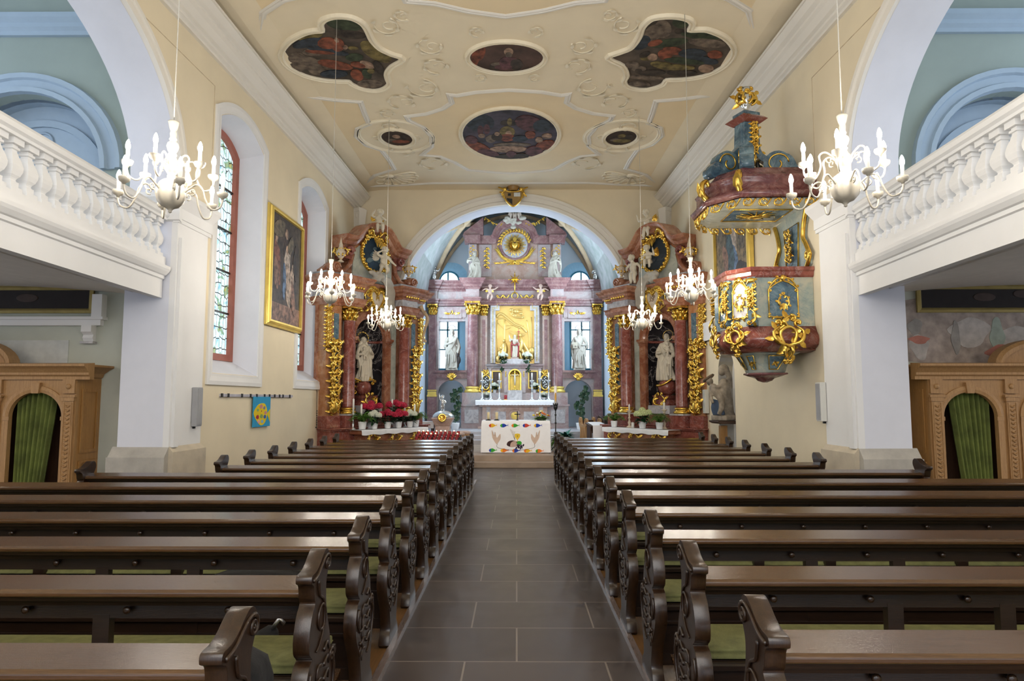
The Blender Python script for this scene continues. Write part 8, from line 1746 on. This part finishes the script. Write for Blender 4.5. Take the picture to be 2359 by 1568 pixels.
for sd, s, z, lab in ((-1, .77, 1.50, 'grey column loudspeaker on the left pier'), (1, .72, 1.57, 'grey column loudspeaker on the right pier')):
    t = wall_thing('loudspeaker', lab, 'loudspeaker', sd, s, .085, z, 'grey column loudspeakers')
    MB().box(-.075, .075, -.06, .02, -.27, .27).build('housing', W['speakf'] if sd > 0 else W['speaker'], t, bevel=.006); MB().box(-.06, .06, -.068, -.06, -.25, .25).build('grille', W['speaker'], t); MB().box(-.02, .02, .0, .03, -.30, -.25).build('bracket', W['iron'], t)
for sd, s, z, lab in ((-1, 7.02, 1.48, 'slim pale loudspeaker between the second window and the left side altar'), (1, 6.22, 1.56, 'slim pale loudspeaker between the right side altar and the niche')):
    t = wall_thing('loudspeaker', lab, 'loudspeaker', sd, s, .03, z, 'slim pale loudspeakers'); MB().box(-.09, .09, -.07, .02, -.26, .26).build('housing', W['speakf'], t, bevel=.006); MB().box(-.07, .07, -.076, -.07, -.24, .24).build('grille', flat('grille%d' % sd, (.60, .60, .54)), t)
t = wall_thing('hymn_board', 'blank white board on the right wall beside the side altar', 'board', 1, 6.05, .06, 3.08); MB().box(-.42, .42, -.015, .01, -.20, .20).build('panel', W['white'], t); MB().box(-.03, .03, .01, .05, -.05, .05).build('mount', W['iron'], t)
t = wall_thing('hook_rail', 'grey metal hook rail on the left wall below the first window', 'rail', -1, 3.22, .01, 1.665)
MB().box(-1.56, 1.56, -.02, .01, -.022, .022).build('bar', flat('railgrey', (.48, .46, .52), .4), t)
for x in (-1.54, -1.32, -.82, -.48, -.22, .12, .35, .60, .84, 1.02, 1.38): MB().box(x - .022, x + .022, -.035, -.015, -.03, .03).build('hook', W['iron'], t)
t = wall_thing('fish_banner', 'light blue banner with a big yellow fish hanging from the hook rail', 'banner', -1, 3.22, .045, 1.40)
bc = [flat('ban%d' % i, c, .9, .04) for i, c in enumerate(((.03, .34, .62), (.85, .62, .01), (.45, .03, .05), (.05, .12, .40), (.25, .40, .12), (.62, .25, .25), (.25, .24, .27), (.25, .50, .75), (.85, .45, .45)))]
MB().box(-.38, .38, .0, .01, -.27, .25).build('cloth', bc[0], t)
mb = MB().prism(sp2([(-.36, -.03), (-.20, .10), (-.02, .135), (.14, .11), (.235, -.04), (.14, -.20), (-.03, -.245), (-.20, -.18)], 4, True), -.004, 0, 'xz', 0).prism([(.23, -.05), (.36, .03), (.36, -.20)], -.004, 0, 'xz', 0)
for i, (x, z, r, c) in enumerate(((-.05, .08, .06, 5), (.09, .055, .05, 6), (-.19, .02, .04, 4), (.15, -.03, .05, 5), (-.20, -.10, .06, 2), (-.03, -.09, .06, 4), (.12, -.10, .055, 3), (-.14, -.18, .05, 8), (.01, -.18, .05, 7), (-.03, .0, .018, 2))): mb.prism([(x + r * cos(a) * (1.2 if q % 2 else 1), z + .62 * r * sin(a)) for q, a in enumerate(frange(0, 2 * pi, 10)[:-1])], -.006, -.003, 'xz', c - 1)
mb.build('yellow_fish', bc[1:], t)
# sculpture in the right wall niche
t = wall_thing('statue_console', 'dark shelf on an oak post carrying the niche sculpture', 'console', 1, 5.0, .06, 0)
MB().box(-.06, .06, -.10, .04, .02, 1.08).build('post', W['oak'], t, bevel=.005); MB().prism([(-.16, 1.12), (.20, 1.12), (.20, 1.18), (-.22, 1.18), (-.22, 1.15)], -.30, .30, 'yz').build('shelf', W['oakdark'], t, bevel=.005)
t = wall_thing('pieta_statue', 'weathered stone sculpture of a grieving seated woman with a body in the right niche', 'statue', 1, 5.0, .05, 1.185)
t.rotation_euler.z += R(25)
mb = MB(); mb.box(-.22, .22, -.16, .14, 0, .10)
mb.tube(spline([(.02, .04, .1), (.03, .0, .4), (.06, -.04, .7), (.04, -.02, .82)], 4), [.17, .15, .15, .15, .15, .14, .13, .13, .12, .11, .10, .08, .06], 12)
mb.ell((.02, -.06, .98), (.075, .08, .09), 12); mb.ell((.03, -.02, 1.02), (.11, .11, .11), 12); mb.tube(spline([(.10, -.02, 1.0), (.14, .02, .85), (.12, .05, .65)], 4), [.06, .05], 8)
mb.tube(spline([(-.20, -.12, .68), (-.08, -.16, .60), (.06, -.16, .46), (.12, -.18, .28), (.06, -.2, .12)], 4), [.075, .085, .09, .10, .10, .10, .095, .085, .08, .07, .065, .06, .06, .055, .05, .045, .045], 10)
mb.ell((-.26, -.13, .78), (.07, .075, .085), 10); mb.tube(spline([(-.16, -.14, .68), (-.10, -.26, .52), (-.02, -.28, .34)], 4), [.045, .03], 8); mb.tube(spline([(.12, -.04, .72), (.0, -.2, .66), (-.14, -.2, .70)], 4), [.055, .035], 8)
from_mesh('figures', sculpt(mb, .014, 2), mat('weathered', (.36, .30, .23), .8, var=.25, scale=9), t)
mb = MB()
for q in range(6): mb.tube(spline([(-.12 + .05 * q, -.14, .42 - .01 * q), (-.15 + .05 * q, -.17, .26), (-.13 + .05 * q, -.14, .11)], 4), [.035, .04], 7)
from_mesh('blue_drapery', sculpt(mb, .013, 1), flat('drape_blue', (.06, .09, .15)), t)
mb = MB().lathe([(.10, 0), (.135, .02), (.125, .05)], n=18, cap=False); o = mb.build('crown_of_thorns', flat('thorn', (.16, .11, .07)), t, (-.27, -.13, .83)); o.rotation_euler = (R(20), R(-30), 0)
mb = MB().tube(spline([(0, .30, 2.52), (.12, .295, 2.3), (-.05, .29, 2.02), (-.08, .28, 1.9), (.0, .27, 1.86)], 5), .006, 5); o = mb.build('niche_cable', W['cord'], None, wp(1, 5.0, 0, 0), RANG + pi); tag(o, 'thin pale cable curling down inside the right wall niche', 'cable')
# ------------------------------------------------------------------ camera and light
cam = bpy.data.cameras.new('camera'); co_ = bpy.data.objects.new('camera', cam); COL.objects.link(co_)
cam.sensor_width = 36; cam.lens = 36 * 1573 / 2359; cam.clip_start = .05
co_.location = (0, 0, 1.6); co_.rotation_euler = (pi / 2 + math.atan(136 / 1573), 0, math.atan(10.5 / 1573))
SC.camera = co_
w = bpy.data.worlds.new('world'); SC.world = w; w.use_nodes = True
w.node_tree.nodes['Background'].inputs[0].default_value = (.80, .88, 1.0, 1); w.node_tree.nodes['Background'].inputs[1].default_value = .9
def area(name, loc, rot, sx, sy, e, col):
    l = bpy.data.lights.new(name, 'AREA'); l.shape = 'RECTANGLE'; l.size = sx; l.size_y = sy; l.energy = e; l.color = col
    o = bpy.data.objects.new(name, l); COL.objects.link(o); o.location = loc; o.rotation_euler = rot
    return o
area('rear_fill_light', (0, -1.8, 4.6), (R(80), 0, 0), 6, 3.6, 160, (1, .95, .87))  # area lamp added out of view behind the camera as soft fill
area('choir_light', (0, 8, 7.0), (0, 0, 0), 5, 9, 130, (1, .92, .80)) if False else None
area('left_gallery_window', (-9.6, 6, 5.4), (R(90), 0, R(-90)), 4, 3, 60, (.68, .82, 1))
area('right_gallery_window', (9.6, 6, 5.4), (R(90), 0, R(90)), 4, 3, 60, (.68, .82, 1))
area('chancel_window_left', (-2.9, 21.8, 5.0), (R(90), 0, R(-90)), 3, 3, 165, (.68, .85, 1))
area('chancel_window_right', (2.75, 21.8, 5.0), (R(90), 0, R(90)), 3, 3, 165, (.68, .85, 1))
for sd in (-1, 1):
    area('gallery_lamp', (sd * 7.0, 6.2, 2.85), (0, 0, 0), 1.2, 1.2, 28, (1, .84, .62))
    sp_ = bpy.data.lights.new('cornice_spot', 'SPOT'); sp_.energy = 420; sp_.color = (1, .93, .84); sp_.spot_size = R(38); sp_.spot_blend = .7; sp_.shadow_soft_size = .15
    o_ = bpy.data.objects.new('cornice_spot', sp_); COL.objects.link(o_); o_.location = (sd * 3.6, 10.6, 6.6); o_.rotation_euler = (V((0, 18.4, 1.4)) - V(o_.location)).to_track_quat('-Z', 'Y').to_euler()
SC.view_settings.view_transform = 'Standard'; SC.view_settings.look = 'None'; SC.view_settings.exposure = 0.72
SC.cycles.max_bounces = 4; SC.cycles.diffuse_bounces = 3; SC.cycles.glossy_bounces = 2; SC.cycles.transmission_bounces = 2; SC.cycles.use_adaptive_sampling = True; SC.cycles.adaptive_threshold = .06; SC.cycles.adaptive_min_samples = 12
SC.cycles.caustics_reflective = False; SC.cycles.caustics_refractive = False; SC.cycles.sample_clamp_indirect = 6
